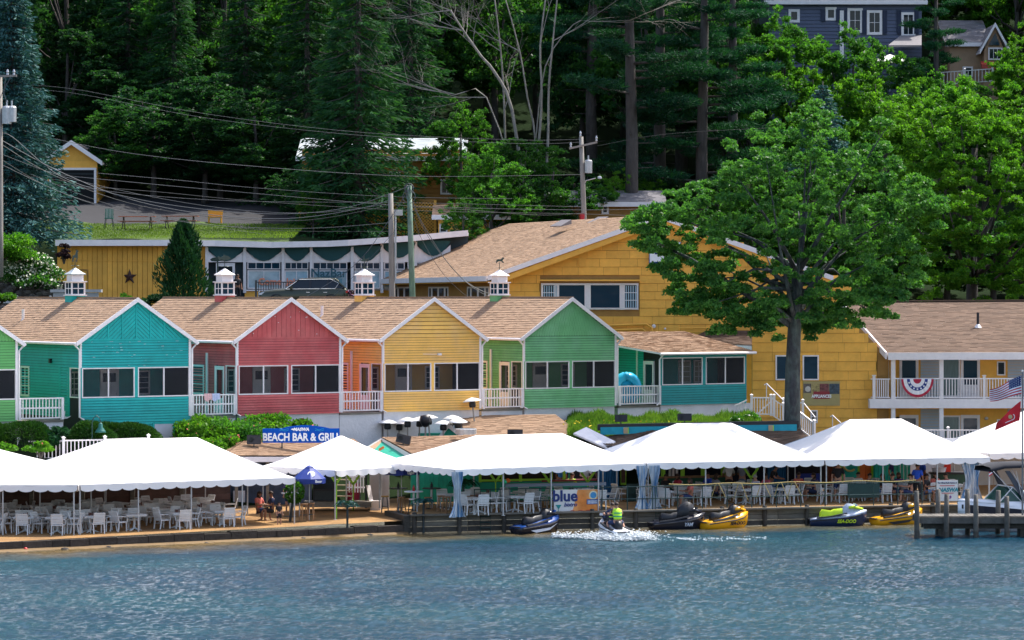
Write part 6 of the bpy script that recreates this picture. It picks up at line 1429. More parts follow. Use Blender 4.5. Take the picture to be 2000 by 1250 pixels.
def wheel(x, y):
    w = MB(); M = M4((x,y,.37), rx=R(90)); 
    w.lathe([(.22,-.11),(.34,-.12),(.37,-.06),(.37,.06),(.34,.12),(.22,.11)], 20, M=M); o = w.build('wheel', BLK, car, smooth=True)
    r = MB(); r.lathe([(.0,.09),(.07,.1),(.08,.07)], 10, M=M)
    for k in range(5): a = k*1.2566; r.bar((x,y-.1,.37),(x+.23*math.cos(a),y-.1,.37+.23*math.sin(a)),.03,.06)
    torus(r, .23, .02, M4((x,y-.1,.37)), n=18, m=5); r.build('rim', SILV, o)
for x in (-1.5,1.5):
    for y in (-.88,.88): wheel(x, y)
for x in (-1.5,1.5):
    m_ = MB(); torus(m_, .42, .05, M4((x,-.955,.40)), n=14, m=5, a0=-.1, a1=math.pi+.1); m_.build('wheel_arch', BLK, car)
MB().box(-2.0,2.1,-.99,-.97,.26,.40).build('side_skirt', BLK, car)
for y in (-.72,.72): MB().loft([[(-2.47,y-.14,.80),(-2.47,y+.14,.80),(-2.47,y+.14,.90),(-2.47,y-.14,.90)],[(-2.2,y-.16,.82),(-2.2,y+.2,.82),(-2.2,y+.2,.96),(-2.2,y-.16,.96)]]).build('headlight', plain('lamp_glass',(.6,.65,.7),.15), car)
for y in (-.22,.22):
    g_ = MB(); g_.box(-2.5,-2.42,y-.19,y+.19,.62,.96); go_ = g_.build('grille', BLK, car); g2 = MB()
    for k in range(6): g2.box(-2.52,-2.5,y-.16+k*.06,y-.145+k*.06,.64,.94)
    g2.tube([(-2.51,y-.2,.61),(-2.51,y+.2,.61),(-2.51,y+.2,.97),(-2.51,y-.2,.97),(-2.51,y-.2,.61)], .018, 4); g2.build('chrome_surround', SILV, go_)
MB().loft([[(-.75,-1.18,1.12),(-.75,-.98,1.14),(-.75,-.98,1.26),(-.75,-1.18,1.27)],[(-.6,-1.16,1.1),(-.6,-.98,1.12),(-.6,-.98,1.28),(-.6,-1.16,1.29)]]).build('mirror', CP, car)
for x in (.15,1.1): MB().box(x,x+.2,-1.0,-.975,.93,.96).build('door_handle', SILV, car)
for x in (-.85,.32,1.35): MB().bar((x,-.984,.42),(x+.04,-.982,1.08),.006,.012).build('door_seam', BLK, car)
for s in (-1,1): MB().box(2.3,2.46,s*.75-.15,s*.75+.15,.92,1.04).build('tail_light', plain('tail_red',(.4,.01,.01),.2), car)
# ================================================================ tents on the waterfront
TG = {}
def tent(key, label, FL, FR, D, ez, pz, a0, a1, gz, fposts, bposts=(0,.5,1), group='white frame tents along the waterfront', sides=(1,1), vinyl=None):
    FL, FR = Vector((*FL, 0)), Vector((*FR, 0)); u = FR-FL; Wd = u.length; u.normalize(); v = Vector((-u.y, u.x, 0)); ang = math.atan2(u.y, u.x)
    t = thing('frame_tent', label, 'tent', (FL.x, FL.y, gz), ang, group); e = ez-gz; p = pz-gz
    c = MB(); n = 7; R0, R1 = (a0, D/2), (a1, D/2)
    def face(A, B, Ra, Rb):
        A, B, Ra, Rb = map(Vector, (A, B, Ra, Rb)); k = 8; vs = []; m = 12
        for i in range(k+1):
            s_ = i/k; 
            for j in range(m+1):
                w_ = j/m; q = A.lerp(B, w_).lerp(Ra.lerp(Rb, w_), s_); zz_ = e+(p-e)*(s_**1.13)-.05*math.sin(math.pi*w_)*math.sin(math.pi*s_)+.012*math.sin(w_*21+s_*5)*(1-s_)
                vs.append((q.x, q.y, zz_))
        c.add(vs, [(i*(m+1)+j, i*(m+1)+j+1, (i+1)*(m+1)+j+1, (i+1)*(m+1)+j) for i in range(k) for j in range(m)])
    face((0,0),(Wd,0),R0,R1); face((Wd,0),(Wd,D),R1,R1); face((Wd,D),(0,D),R1,R0); face((0,D),(0,0),R0,R0)
    c.build('canopy', TENT, t, smooth=True)
    def val(A, B):
        A, B = Vector((*A,0)), Vector((*B,0)); L = (B-A).length; m = max(2, round(L/.62)); mb = MB(); nn = Vector(((B-A).y, -(B-A).x, 0)).normalized(); ks = 8; vs = []
        tot = m*ks
        for i in range(tot+1):
            w_ = i/tot; q = A.lerp(B, w_)+nn*(.03+.015*math.sin(w_*37)); f = (i % ks)/ks; sc = .20+.09*math.sin(math.pi*f)**.6
            vs += [(q.x,q.y,e+.015), (q.x+nn.x*.02,q.y+nn.y*.02,e-sc)]
        mb.add(vs, [(2*i,2*i+1,2*i+3,2*i+2) for i in range(tot)]); mb.build('valance', TENT, t, smooth=True)
    val((0,0),(Wd,0)); val((Wd,0),(Wd,D)); val((Wd,D),(0,D)); val((0,D),(0,0))
    pm = MB().tube([(0,0,0),(0,0,e)], .033, 8).lathe([(.09,0),(.09,.02)], 8).mesh('pole', STEEL)
    for f in fposts: put('pole', pm, t, (Wd*f, .05, 0))
    for f in bposts: put('pole', pm, t, (Wd*f, D-.05, 0))
    put('pole', pm, t, (.05, D/2, 0)); put('pole', pm, t, (Wd-.05, D/2, 0))
    fr = MB(); 
    for a, b in (((0,0),(Wd,0)),((Wd,0),(Wd,D)),((Wd,D),(0,D)),((0,D),(0,0))): fr.tube([(*a,e-.03),(*b,e-.03)], .025, 5)
    for a, b in (((0,0),R0),((0,D),R0),((Wd,0),R1),((Wd,D),R1)): fr.tube([(*a,e-.05),(*b,p-.12)], .025, 5)
    fr.tube([(*R0,p-.12),(*R1,p-.12)], .025, 5); fr.build('frame_tubes', STEEL, t)
    TG[key] = (FL, u, v, Wd, D, gz, ang); return t
tent('a', 'leftmost white frame tent, cut by the left edge of the photo', (-28.4,127.6), (-18.05,127.6), 9.0, 2.47, 4.0, 2.7, 5.3, .35, (0,.33,.52,.70,.985))
tent('b', 'long white frame tent over the beach tables, left of the blue parasol', (-17.95,127.75), (-9.38,132.7), 9.4, 2.47, 4.08, 3.1, 7.4, .36, (0,.265,.51,.75,1), (0,.5,.9,1))
tc = Vector((-7.72,134.6))
tent('c', 'small square white tent between the two long tents', (-7.72,134.6), (-7.72+3.55,134.6+3.55), 4.95, 2.67, 4.02, 2.4, 2.6, .5, (0,1), (0,1))
tent('d', 'white frame tent above the blue bistro banner', (-2.46,132.3), (5.95,137.2), 7.0, 2.84, 4.10, 3.0, 7.5, .77, (0,.25,.5,.75,.985))
tent('e', 'white frame tent above the black and yellow watercraft', (6.02,137.2), (14.2,139.9), 8.0, 2.84, 4.42, 3.0, 5.7, .77, (.01,.33,.66,.985))
tent('f', 'white frame tent left of the red flag over the seated guests', (14.26,139.95), (22.1,142.1), 8.0, 2.84, 4.50, 2.8, 5.4, .77, (.01,.35,.68,1))
tent('g', 'white tent at the right edge behind the flagpole', (22.6,145.5), (30.0,147.5), 7.0, 2.84, 4.75, 3.5, 4.2, .77, (0,.5,1))
def TL(key, a, b, z=0):
    FL, u, v, Wd, D, gz, ang = TG[key]; q = FL+u*a+v*b; return Vector((q.x, q.y, gz+z+.01))
# ---------------------------------------------------------------- chairs & tables
def make_chair():
    c = thing('plastic_chair', '', 'chair')
    lf = MB().bar((0,0,0),(0,.01,.44),.04,.045).mesh('leg', CHW); 
    for x in (-.23,.23): put('leg', lf, c, (x,-.22,0))
    for x in (-.23,.23): put('leg', MB().bar((0,.05,0),(0,-.03,.44),.04,.045).mesh('leg', CHW), c, (x,.24,0))
    s = MB(); s.box(-.26,.26,-.25,.24,.42,.455); s.box(-.24,.24,-.24,.22,.455,.462); s.build('seat', CHW, c)
    b = MB(); 
    for i in range(6):
        z = .50+i*.068; y = .23+(z-.45)*.28; wv = .235-(.02 if i == 5 else 0); b.box(-wv,wv,y,y+.02,z,z+.055)
    b.bar((-.24,.22,.45),(-.225,.36,.90),.035,.03); b.bar((.24,.22,.45),(.225,.36,.90),.035,.03); b.box(-.215,.215,.355,.375,.885,.915); b.build('backrest', CHW, c)
    for x in (-.27,.27): MB().tube([(x,-.22,.44),(x,-.24,.64),(x,-.05,.67),(x*.9,.30,.68)], .02, 5).build('armrest', CHW, c)
    return c
chair0 = make_chair(); chair_tree = snap(chair0); used_chair = [False]
def put_chair(p, rz, label, group):
    if not used_chair[0]: used_chair[0] = True; chair0.location = p; chair0.rotation_euler = (0,0,rz); chair0['label'] = label; chair0['group'] = group; return chair0
    return copy_tree(chair0, p, rz, label, group, tree=chair_tree)
def make_table():
    t = thing('patio_table', '', 'table'); tp = MB(); tp.box(-.45,.45,-.45,.45,.70,.735); tp.box(-.43,.43,-.43,.43,.66,.70); tp.build('tabletop', CHT, t)
    MB().tube([(0,0,.12),(0,0,.68)], .05, 8).build('pedestal', CHT, t)
    for k in range(4): a = math.pi/4+k*math.pi/2; MB().bar((0,0,.16),(.38*math.cos(a),.38*math.sin(a),.03),.05,.05).build('foot', CHT, t)
    return t
tab0 = make_table(); tab_tree = snap(tab0); used_tab = [False]
def put_table(p, rz, label, group):
    if not used_tab[0]: used_tab[0] = True; tab0.location = p; tab0.rotation_euler = (0,0,rz); tab0['label'] = label; tab0['group'] = group; return tab0
    return copy_tree(tab0, p, rz, label, group, tree=tab_tree)
rc = random.Random(12)
caddy = MB().box(-.05,.05,-.04,.04,0,.12).tube([(.09,0,0),(.09,0,.16)], .025, 6).tube([(-.08,.02,0),(-.08,.02,.13)], .02, 6).mesh('condiment_caddy', plain('caddy_brown', (.10,.03,.02), .4))
rown = {0:'front row nearest the water', 1:'second row', 2:'third row', 3:'rearmost row'}
tn = {'a':'leftmost tent', 'b':'long beach tent', 'd':'bistro banner tent', 'e':'middle quay tent', 'f':'rightmost long tent'}
ordn = ['first','second','third','fourth','fifth']; rn = ['front row','second row','third row','rear row']; sidn = ['water side','right side','bar side','left side']
SEATED = {}
for key, cols, rws in (('a',(4.2,6.1,8.1,9.5),(1.0,3.2,5.6,7.8)),('b',(.9,2.9,4.9,6.9,8.6),(1.0,3.3,5.7,7.9)),('d',(1.9,3.9,5.9,8.0),(1.5,3.6)),('e',(1.2,3.2,5.3,7.1),(1.5,4.2)),('f',(1.2,3.2,5.2,7.0),(1.5,4.2))):
    for ri, r in enumerate(rws):
        for ci, cx in enumerate(cols):
            if key == 'b' and (ci == 4 and ri in (0, 1)): continue
            if key == 'f' and ci == 3 and ri == 1: continue
            ang = TG[key][6]; a = cx+rc.uniform(-.15,.15); b = r+rc.uniform(-.2,.2); c0 = TL(key, a, b)
            trz = ang+rc.uniform(-.15,.15)
            put_table(c0, trz, 'white plastic table, %s from the left in the %s, %s' % (ordn[ci], rn[ri], tn[key]), 'white plastic tables under %s' % tn[key])
            if (ci+ri) % 2 == 0: tag(put('condiment_caddy', caddy, None, c0+Vector((0,0,.735))), 'small brown caddy on the %s table from the left, %s, %s' % (ordn[ci], rn[ri], tn[key]), 'caddy', 'table caddies under %s' % tn[key])
            for k in range(4):
                if rc.random() < .1: continue
                an = trz+k*math.pi/2+rc.uniform(-.35,.35); dd = rc.uniform(.62,.82); off = Vector((math.sin(an)*dd, -math.cos(an)*dd, 0)); q = c0+off
                put_chair(q, an+math.pi+rc.uniform(-.2,.2), 'white armchair, %s of %s table from left, %s, %s' % (sidn[k], ordn[ci], rn[ri], tn[key]), 'white plastic armchairs under %s' % tn[key])
# ---------------------------------------------------------------- quay railing
qr = thing('quay_railing', 'dark green pipe railing along the quay edge under the tents', 'railing', (0,0,.77))
pm = MB().tube([(0,0,-.15),(0,0,1.08)], .026, 6).mesh('post', DKG); x = -1.65; prev = None; XR = 18.7
while x < XR:
    y = shore(x)+.10; put('post', pm, qr, (x,y,0))
    if prev:
        for z in (1.06,.52): MB().tube([(prev[0],prev[1],z),(x,y,z)], .024, 6).build('pipe_rail', DKG, qr)
    prev = (x, y); x += 1.13
rope = [Vector((x, shore(x)+.07, 1.90+.03*math.sin(x*2.1))) for x in np.arange(7.0, 18.7, .3)]
tag(MB().tube(rope, .022, 5).build('rope', plain('rope_tan', (.38,.30,.12), .9)), 'tan rope tied along the top of the quay railing', 'rope')
for i, px in enumerate((1400,1445,1490,1525,1552)):
    p = G(px, 1000, 1.88); xx = (px-1000)/F*138.2; yy = shore(xx)+.04; 
    tag(MB().tube([(xx-.3,yy,1.2),(xx-.1,yy-.02,1.85),(xx+.05,yy,1.9),(xx+.35,yy-.02,1.15 if i % 2 else 1.3)], .018, 5).build('rope_end', MATS['rope_tan']), 'loose yellow rope end hanging from the quay railing, number of loops apart %s' % ['by the curtain','at the rear chair','beside the seated man','left of the blue curtain','right of the blue curtain'][i] if False else ['loose yellow rope hanging left of the lime braces','loose yellow rope hanging below the grey shirt','loose yellow rope beside the seated man','loose yellow rope left of the blue curtain','loose yellow rope right of the blue curtain'][i], 'rope', 'rope ends on the quay railing')
for i, px in enumerate((948,1290)):
    xx = (px-1000)/F*(shore((px-1000)/F*134)); yy = shore(xx)-.14; l = MB(); 
    for s in (-.22,.22): l.tube([(xx+s,yy+.5,1.75),(xx+s,yy+.1,1.78),(xx+s,yy,1.5),(xx+s,yy,-.4)], .024, 6)
    lo_ = tag(l.build('dock_ladder', DKG), ['dark green ladder with hoop handles at the left end of the quay','dark green ladder on the quay left of the black watercraft'][i], 'ladder', 'quay ladders')
    for k in range(5): MB().tube([(xx-.22,yy,.9-k*.25),(xx+.22,yy,.9-k*.25)], .018, 5).build('rung', DKG, lo_)
cn = MB(); a = G(987, 952, 1.98); b = G(1186, 949, 1.98); 
cn.prism([Vector((a.x,shore(a.x)+.25,1.90)), Vector((b.x,shore(b.x)+.25,1.90)), Vector((b.x,shore(b.x)+.62,1.90)), Vector((a.x,shore(a.x)+.62,1.90))], (0,0,.13))
for x in np.linspace(a.x+.2,b.x-.2,4): cn.tube([(x,shore(x)+.45,.78),(x,shore(x)+.45,1.9)], .03, 6)
tag(cn.build('drink_ledge', plain('ledge_grey', (.17,.19,.23), .6)), 'long grey drink ledge on posts behind the bistro banner', 'ledge')
# ---------------------------------------------------------------- signs
s1 = thing('beach_bar_sign', 'long blue BEACH BAR & GRILL sign with arched top on the low roof', 'sign', W(513,865,143.2), R(3)); sw_m = 150/F*143.2
bd = [(0,0,0),(sw_m,0,0)]+[(sw_m*(1-t), 0, .70+.12*math.sin(math.pi*min(1,max(0,(t-.15)/.6))) if .15 < t < .75 else .70-.03) for t in np.linspace(0,1,17)]
MB().prism([Vector((x,0,z)) for x,_,z in bd], (0,.06,0)).build('board', plain('sign_blue', (.006,.08,.42), .85, spec=.1), s1)
text('BEACH BAR & GRILL', .50, INKW, s1, M4((sw_m*.505,-.006,.10)), bold=.016, sx=.80)
text('NASWA', .2, INKW, s1, M4((sw_m*.5,-.006,.56)), bold=.01, shear=.2)
wv = MB()
for s, x0_ in ((1, sw_m*.22),(1, sw_m*.68)):
    for k in range(2): wv.tube([(x0_+i*.06, -.01, .57+k*.06+.025*math.sin(i*1.1+k)) for i in range(8)], .012, 4)
wv.build('wave_marks', plain('wave_cyan', (.02,.32,.6)), s1)
fs = MB().prism([(-.12,0,0),(-.05,0,.04),(.08,0,.03),(.14,0,.06),(.13,0,-.03),(.06,0,-.02),(-.04,0,-.04)], (0,-.012,0), M=M4((sw_m*.40,-.005,.63))); fs.build('fish_mark', INKW, s1)
for x in (.9, sw_m-.6): MB().bar((x,.03,0),(x,.03,-.35),.06).bar((x,.05,-.05),(x,.5,-.35),.05).build('bracket', DKM, s1)
def banner_mat(): return plain('banner_white', (.70,.68,.66), .6)
bx0 = (1082-1000)/F*136; s2 = thing('bistro_banner', 'blue bistro banner with orange print hung on the quay railing', 'banner', (bx0, shore(bx0)-.03, .60), math.atan2(shore(bx0+2)-shore(bx0), 2)); bw_ = 2.08; bh_ = 1.16
MB().box(0,bw_,0,.02,0,bh_).build('sheet', banner_mat(), s2)
mb = MB(); mb.prism([(bw_*.40,0,.12),(bw_*.999,0,.12),(bw_*.999,0,bh_-.01),(bw_*.52,0,bh_-.01)], (0,-.006,0)); mb.build('orange_print', mk('print_orange', (.78,.24,.04), .6, .35, 1.1, col2=(.80,.45,.18)), s2)
mb = MB(); n = 10; 
for i in range(n): mb.add([(bw_*i/n,-.008,0),(bw_*(i+1)/n,-.008,0),(bw_*(i+1)/n,-.008,.15+.04*math.cos((i+1)*.35)),(bw_*i/n,-.008,.15+.04*math.cos(i*.35))], [(0,1,2,3)])
mb.build('blue_stripe', plain('stripe_blue', (.01,.08,.28)), s2)
text('blue', .68, plain('letter_deep', (.01,.03,.16)), s2, M4((.50,-.012,.66)), bold=.02); text('bistro', .25, BLUE, s2, M4((.74,-.014,.42)), shear=.3, bold=.004)
text('Waterfront Dining', .105, plain('letter_orange_red',(.6,.12,.03)), s2, M4((1.3,-.014,.24)), shear=.4) if False else None
text('Free Docking', .11, INKW, s2, M4((1.80,-.016,.60)), bold=.004, sx=.75) if False else None
mb = MB(); mb.lathe([(0,-.012),(.2,-.008),(.2,0),(0,0)], 18, M=M4((1.80,-.01,.90), rx=R(90))); mb.build('round_emblem', plain('emblem_cream', (.72,.66,.45)), s2)
mb = MB(); mb.lathe([(0,-.006),(.14,-.004),(.14,0),(0,0)], 18, M=M4((1.80,-.02,.90), rx=R(90))); mb.build('emblem_centre', plain('emblem_blue', (.05,.25,.5)), s2)
MB().box(1.50,2.04,-.02,-.008,.50,.72).build('caption_plate', MATS['stripe_blue'], s2)
mb = MB(); mb.prism([(.06,0,.50),(.34,0,.50),(.20,0,.30)], (0,-.01,0), M=M4((0,-.01,0))); mb.box(.19,.21,-.018,-.008,.10,.30); mb.box(.12,.28,-.018,-.008,.08,.10); mb.build('cocktail_glass', plain('glass_teal',(.01,.25,.25)), s2)
mb = MB(); mb.prism([(.02,0,.05),(.30,0,.02),(.36,0,.14),(.14,0,.2)], (0,-.01,0), M=M4((0,-.01,0))); mb.build('lime_print', plain('print_lime',(.15,.6,.2)), s2)
for k, (x0_, x1_, z) in enumerate(((1.54,2.0,.64),(1.54,2.0,.56))): 
    mb = MB(); 
    for q in range(7): mb.box(x0_+q*.065, x0_+q*.065+.045, -.026, -.018, z-.025, z+.02)
    mb.build('caption_marks', INKW, s2)
mb = MB()
for q in range(24): mb.box(.45+q*.066, .45+q*.066+.045, -.016, -.008, .04, .085)
mb.build('small_print', INKW, s2, kind='stuff')
mb = MB(); mb.tube([(.75+i*.11, -.02, .22+.035*math.sin(i*1.9)) for i in range(11)], .014, 4); mb.build('script_line', plain('script_red',(.6,.08,.05)), s2)
bx1 = 19.35; s3 = thing('radio_banner', 'white square radio station banner on the quay railing by the dock', 'banner', (bx1, shore(bx1)-.04, .96), .12); 
MB().box(0,1.0,0,.02,0,.95).build('sheet', banner_mat(), s3)
text('The Official Radio Station of', .085, INKD, s3, M4((.5,-.006,.80)), bold=.003, sx=.92); text('THE LAKE', .10, INKR, s3, M4((.5,-.006,.66)), bold=.004) if False else None
text('NASWA', .25, plain('letter_multi',(.03,.25,.3)), s3, M4((.55,-.006,.43)), bold=.012, shear=.15); text('94.9', .17, plain('letter_purple',(.2,.03,.25)), s3, M4((.55,-.006,.12)), bold=.008)
mb = MB(); mb.bar((.15,-.01,.70),(.85,-.01,.70),.01,.03); mb.bar((.25,-.01,.36),(.8,-.01,.36),.01,.03); mb.tube([(.1,-.01,.5),(.16,-.01,.56),(.2,-.01,.48)], .012, 4); mb.build('red_marks', INKR, s3)
for x in (.0,1.0): MB().tube([(x,.04,-.2),(x,.04,1.0)], .025, 6).build('stake', DKG, s3)
# ---------------------------------------------------------------- bar buildings
tw_ = thing('terrace_wall', 'brown boarded terrace wall with grey posts behind the leftmost tents', 'wall', (0,0,0))
x = -34.0; bme = MB().box(0,1,0,.04,0,1).mesh('board', BROWNW)
while x < -14.7:
    y = shore(x)+12.9; an = math.atan2(shore(x+2.1)-shore(x), 2.1)
    for j in range(8): put('board', bme, tw_, (x,y,.35+j*.29), an, scale=(2.1/math.cos(an),1,.28))
    MB().box(-.1,.1,-.12,.0,.3,2.8).build('post', TIMB, tw_, loc=(x,y,0)); x += 2.1
pr = thing('picket_railing', 'white picket railing with capped posts behind the leftmost tent roofs', 'railing', (0,0,0))
for (pa, pb) in (((-60,884),(36,880)),((36,880),(124,878)),((124,878),(205,876)),((205,876),(290,873))):
    a = W(pa[0], pa[1]+20, 138.4); b = W(pb[0], pb[1]+20, 138.9); railing(pr, a, b, h=.86, sp=.16, posts=2)
lm = MB(); bp0 = W(180,868,138.9); lm.tube([(0,0,-.6),(0,0,1.0),(.06,0,1.2),(.2,0,1.3),(.34,0,1.2),(.38,0,1.0)], .025, 6); lamp = thing('gooseneck_lamp', 'green gooseneck lamp rising behind the long tent roof', 'lamp', bp0)
lm.build('stem', DKG, lamp); MB().lathe([(.05,.98),(.09,.92),(.10,.78),(.22,.62),(.26,.54)], 14, M=M4((.38,0,0))).build('lamp_shade', plain('shade_green', (.01,.10,.09)), lamp, smooth=True)
def roofthing(name, label, quads, mat=SHG, eaves=True):
    c = Vector((0,0,0)); n = 0
    for q in quads:
        for p in q: c += Vector(p); n += 1
    c /= n; t = thing(name, label, 'roof' if 'roof' in name else 'hut', c)
    for q in quads:
        MB().prism([Vector(p) for p in q], (0,0,-.12)).build('roof_deck', SHG2, t, world=True)
        shingle_quad(*q, rowh=.15, tab=.32, lift=.08).build('roof_shingles', mat, t, world=True, kind='stuff')
    return t
# left beach bar
E_ = [W(436,893,140.5), W(736,893,144.5), W(690,860,147.2), W(480,862,143.8)]
lb = roofthing('beach_bar_hut', 'low shingled beach bar hut carrying the blue sign', [E_, [E_[0]+Vector((-2.2,5.2,0)), E_[0], E_[3], E_[3]+Vector((-.2,.4,0))]]); lb['category'] = 'hut'
MB().prism([E_[0]+Vector((0,-.04,-.22)), E_[1]+Vector((0,-.04,-.22)), E_[1]+Vector((0,-.04,.02)), E_[0]+Vector((0,-.04,.02))], (0,.04,0)).build('fascia', WHT, lb, world=True)
for i, px in enumerate((460,520,575,640,700)):
    a = E_[0].lerp(E_[1], (px-436)/300); MB().box(-.07,.07,-.07,.07,0,a.z-.7).build('post', TIMB, lb, loc=Vector((a.x,a.y+.3,.5))-lb.location)
tp_ = MB(); n = 30
for i in range(n):
    p = G(300+310*i/n, 988, .5); q = G(300+310*(i+1)/n, 988, .5); w0, w1 = .06*math.sin(i*1.3), .06*math.sin((i+1)*1.3)
    tp_.add([(p.x,143+w0,.5),(q.x,143+w1,.5),(q.x,143.0+w1*2,2.75),(p.x,143.0+w0*2,2.75)], [(0,1,2,3)])
tag(tp_.build('tarp', mk('tarp_slate', (.055,.075,.115), .7, .35, 2), smooth=True), 'slate blue tarpaulin wall hanging behind the beach tables', 'tarp')
tv = thing('screen_cabinet', 'big black screen cabinet on a low plank stage', 'cabinet', W(632,985,139.5)); MB().box(-.48,.48,0,.3,.15,1.5).build('body', BLK, tv); MB().box(-.42,.42,-.015,0,.7,1.42).build('screen', plain('screen_black',(.004,.004,.005),.15), tv); MB().box(-.4,.4,-.01,0,.2,.6).build('front_panel', DKM, tv)
MB().box(-.9,2.2,-.5,.7,-.1,.13).build('stage_plank', TIMB, tv)
ws = thing('beach_steps', 'open wooden steps between lime leaf and white picket gate', 'stairs', W(668,985,142))
for i in range(7): MB().box(-.45,.45,i*.22,i*.22+.26,.1+i*.24,.14+i*.24).build('tread', mk('tread_wood',(.38,.30,.2),.8), ws)
for x in (-.48,.48): MB().bar((x,0,.05),(x,1.6,1.75),.05,.2).build('stringer', TIMB, ws)
pg = thing('picket_gate', 'short white picket gate at the top of the beach steps', 'gate', W(697,962,142.5)); 
for i in range(6): MB().box(-.03,.03,0,.03,0,.95).build('picket', WHT, pg, loc=(-.35+i*.13,0,.0))
MB().box(-.45,.4,.03,.06,.2,.27).build('rail', WHT, pg); MB().box(-.45,.4,.03,.06,.7,.77).build('rail', WHT, pg)
# white service hut wall + gabled hut in the middle
B0, BU = Vector((-5.2,140,0)), Vector((.956,.292,0))
def BS(px, z=0, off=0):
    k = (px-1000)/F; s = (k*B0.y-B0.x)/(BU.x-k*BU.y); p = B0+BU*s; return Vector((p.x-BU.y*off*-1, p.y+BU.x*off, z))
hut = thing('snack_hut', 'small jade gabled hut with tan shingles next to the patio heaters', 'hut', BS(780,.7,1.0)); ho = Vector(hut.location)
ap = W(745,857,146); lft = W(712,877,144.6); rgt = W(812,894,141.6); apb = W(1010,851,151.5); rgb = W(1075,892,147)
MB().prism([W(757,1000,141.8).xy.to_3d()+Vector((0,0,.5)), BS(758,.5,.3), BS(758,2.9,.3), W(722,0,142).xy.to_3d()+Vector((0,0,2.9)), W(722,0,142).xy.to_3d()+Vector((0,0,.5))], (0,.1,0)).build('white_wall', WHT2, hut, world=True) if False else None
MB().prism([G(722,990,.6), G(760,992,.62), G(760,992,.62).xy.to_3d()+Vector((0,0,3.0)), G(722,990,.6).xy.to_3d()+Vector((0,0,3.0))], (0,.1,0)).build('white_wall', mk('grey_wall',(.42,.41,.43),.7,.1,2), hut, world=True)
rq = [rgt, rgb, apb, ap]; MB().prism(rq, (0,0,-.1)).build('roof_deck', SHG2, hut, world=True); shingle_quad(*rq, rowh=.15, tab=.32, lift=.08).build('roof_shingles', SHG, hut, world=True, kind='stuff')
MB().prism([lft, ap, apb, lft+(apb-ap)], (0,0,-.1)).build('roof_deck', SHG, hut, world=True)
MB().prism([lft+Vector((.1,.1,-.2)), rgt+Vector((-.1,.1,-.2)), ap+Vector((0,.1,-.05))], (0,.1,0)).build('gable', JADE, hut, world=True)
for a, b in ((rgt,ap),(lft,ap)): MB().prism([a+Vector((0,-.06,-.28)), b+Vector((0,-.06,-.28)), b+Vector((0,-.06,.04)), a+Vector((0,-.06,.04))], (0,.06,0)).build('rake_board', WHT, hut, world=True)
MB().bar(W(750,873,143.9), W(740,879,143.9), .04, .12).build('orange_brace', ORG, hut, world=True)
# rear hut
h2 = thing('rear_hut', 'second jade gabled hut behind the heaters with wide tan roof and white end board', 'hut', W(880,850,151)); 
ap2, l2, r2, bk2 = W(876,832,150.5), W(852,862,150.5), W(906,856,150.5), W(1085,812,155)
rq = [W(906,856,150.4), W(1136,852,151.5), W(1084,813,155), W(900,815,154)]; MB().prism(rq, (0,0,-.1)).build('roof_deck', SHG2, h2, world=True); shingle_quad(*rq, rowh=.15, tab=.32, lift=.10).build('roof_shingles', SHG, h2, world=True, kind='stuff')
MB().prism([l2, r2, ap2], (0,.1,0)).build('gable', JADE, h2, world=True)
for a, b in ((l2,ap2),(r2,ap2)): MB().prism([a+Vector((0,-.1,-.1)), b+Vector((0,-.1,-.1)), b+Vector((0,-.1,.12)), a+Vector((0,-.1,.12))], (0,.08,0)).build('rake_board', WHT, h2, world=True)
rw_ = [W(1120,846,149), W(1145,834,149.6), W(1202,862,147.5), W(1188,876,147)]; MB().prism(rw_, (0,0,-.08)).build('white_end_board', WHT, h2, world=True)
MB().box(-2.0,6.2,1.0,2.0,-2.2,.05).build('wall', JADE, h2)
wt = MB().lathe([(0,0),(.5,0),(.52,.25),(.46,.27),(.45,.05)], 18); tag(wt.build('metal_tub', STEEL, loc=W(910,848,147.5)), 'round galvanised tub on the roof beside the heaters', 'tub')
# main long bar below tents
mbar = thing('waterfront_bar', 'long colourful waterfront bar with jade boards and lime frames under the tents', 'bar', BS(805,.77)); mo_ = Vector(mbar.location)
def panel(pa, pb, z0, z1, mat, off=0, th=.06, name='panel'):
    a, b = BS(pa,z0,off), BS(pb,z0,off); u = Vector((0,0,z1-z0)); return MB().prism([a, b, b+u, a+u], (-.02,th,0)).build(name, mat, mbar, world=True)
px = 803
while px < 935: panel(px, px+8.5, .8, 3.1, JADE, 0, name='wall_board'); px += 8.9
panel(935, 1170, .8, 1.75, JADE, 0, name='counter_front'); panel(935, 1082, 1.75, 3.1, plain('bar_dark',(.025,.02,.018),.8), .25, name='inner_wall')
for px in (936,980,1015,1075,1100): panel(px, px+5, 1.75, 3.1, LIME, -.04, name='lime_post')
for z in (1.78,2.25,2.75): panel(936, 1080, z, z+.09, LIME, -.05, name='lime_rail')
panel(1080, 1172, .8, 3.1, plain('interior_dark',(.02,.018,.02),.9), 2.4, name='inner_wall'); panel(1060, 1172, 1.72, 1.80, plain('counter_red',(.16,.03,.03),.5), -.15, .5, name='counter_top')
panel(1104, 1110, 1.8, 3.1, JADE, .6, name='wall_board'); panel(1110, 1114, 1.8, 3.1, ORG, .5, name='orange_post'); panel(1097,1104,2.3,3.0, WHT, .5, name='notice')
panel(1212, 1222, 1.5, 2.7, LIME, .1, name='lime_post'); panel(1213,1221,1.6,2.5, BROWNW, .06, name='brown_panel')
panel(1225, 1600, .8, 3.2, plain('interior_navy',(.008,.012,.03),.9), 3.0, name='inner_wall'); panel(1270, 1425, .8, 1.78, plain('counter_green',(.01,.10,.06),.6), .0, name='counter_front'); panel(1266, 1428, 1.78, 1.86, WOOD, -.15, .5, name='counter_top')
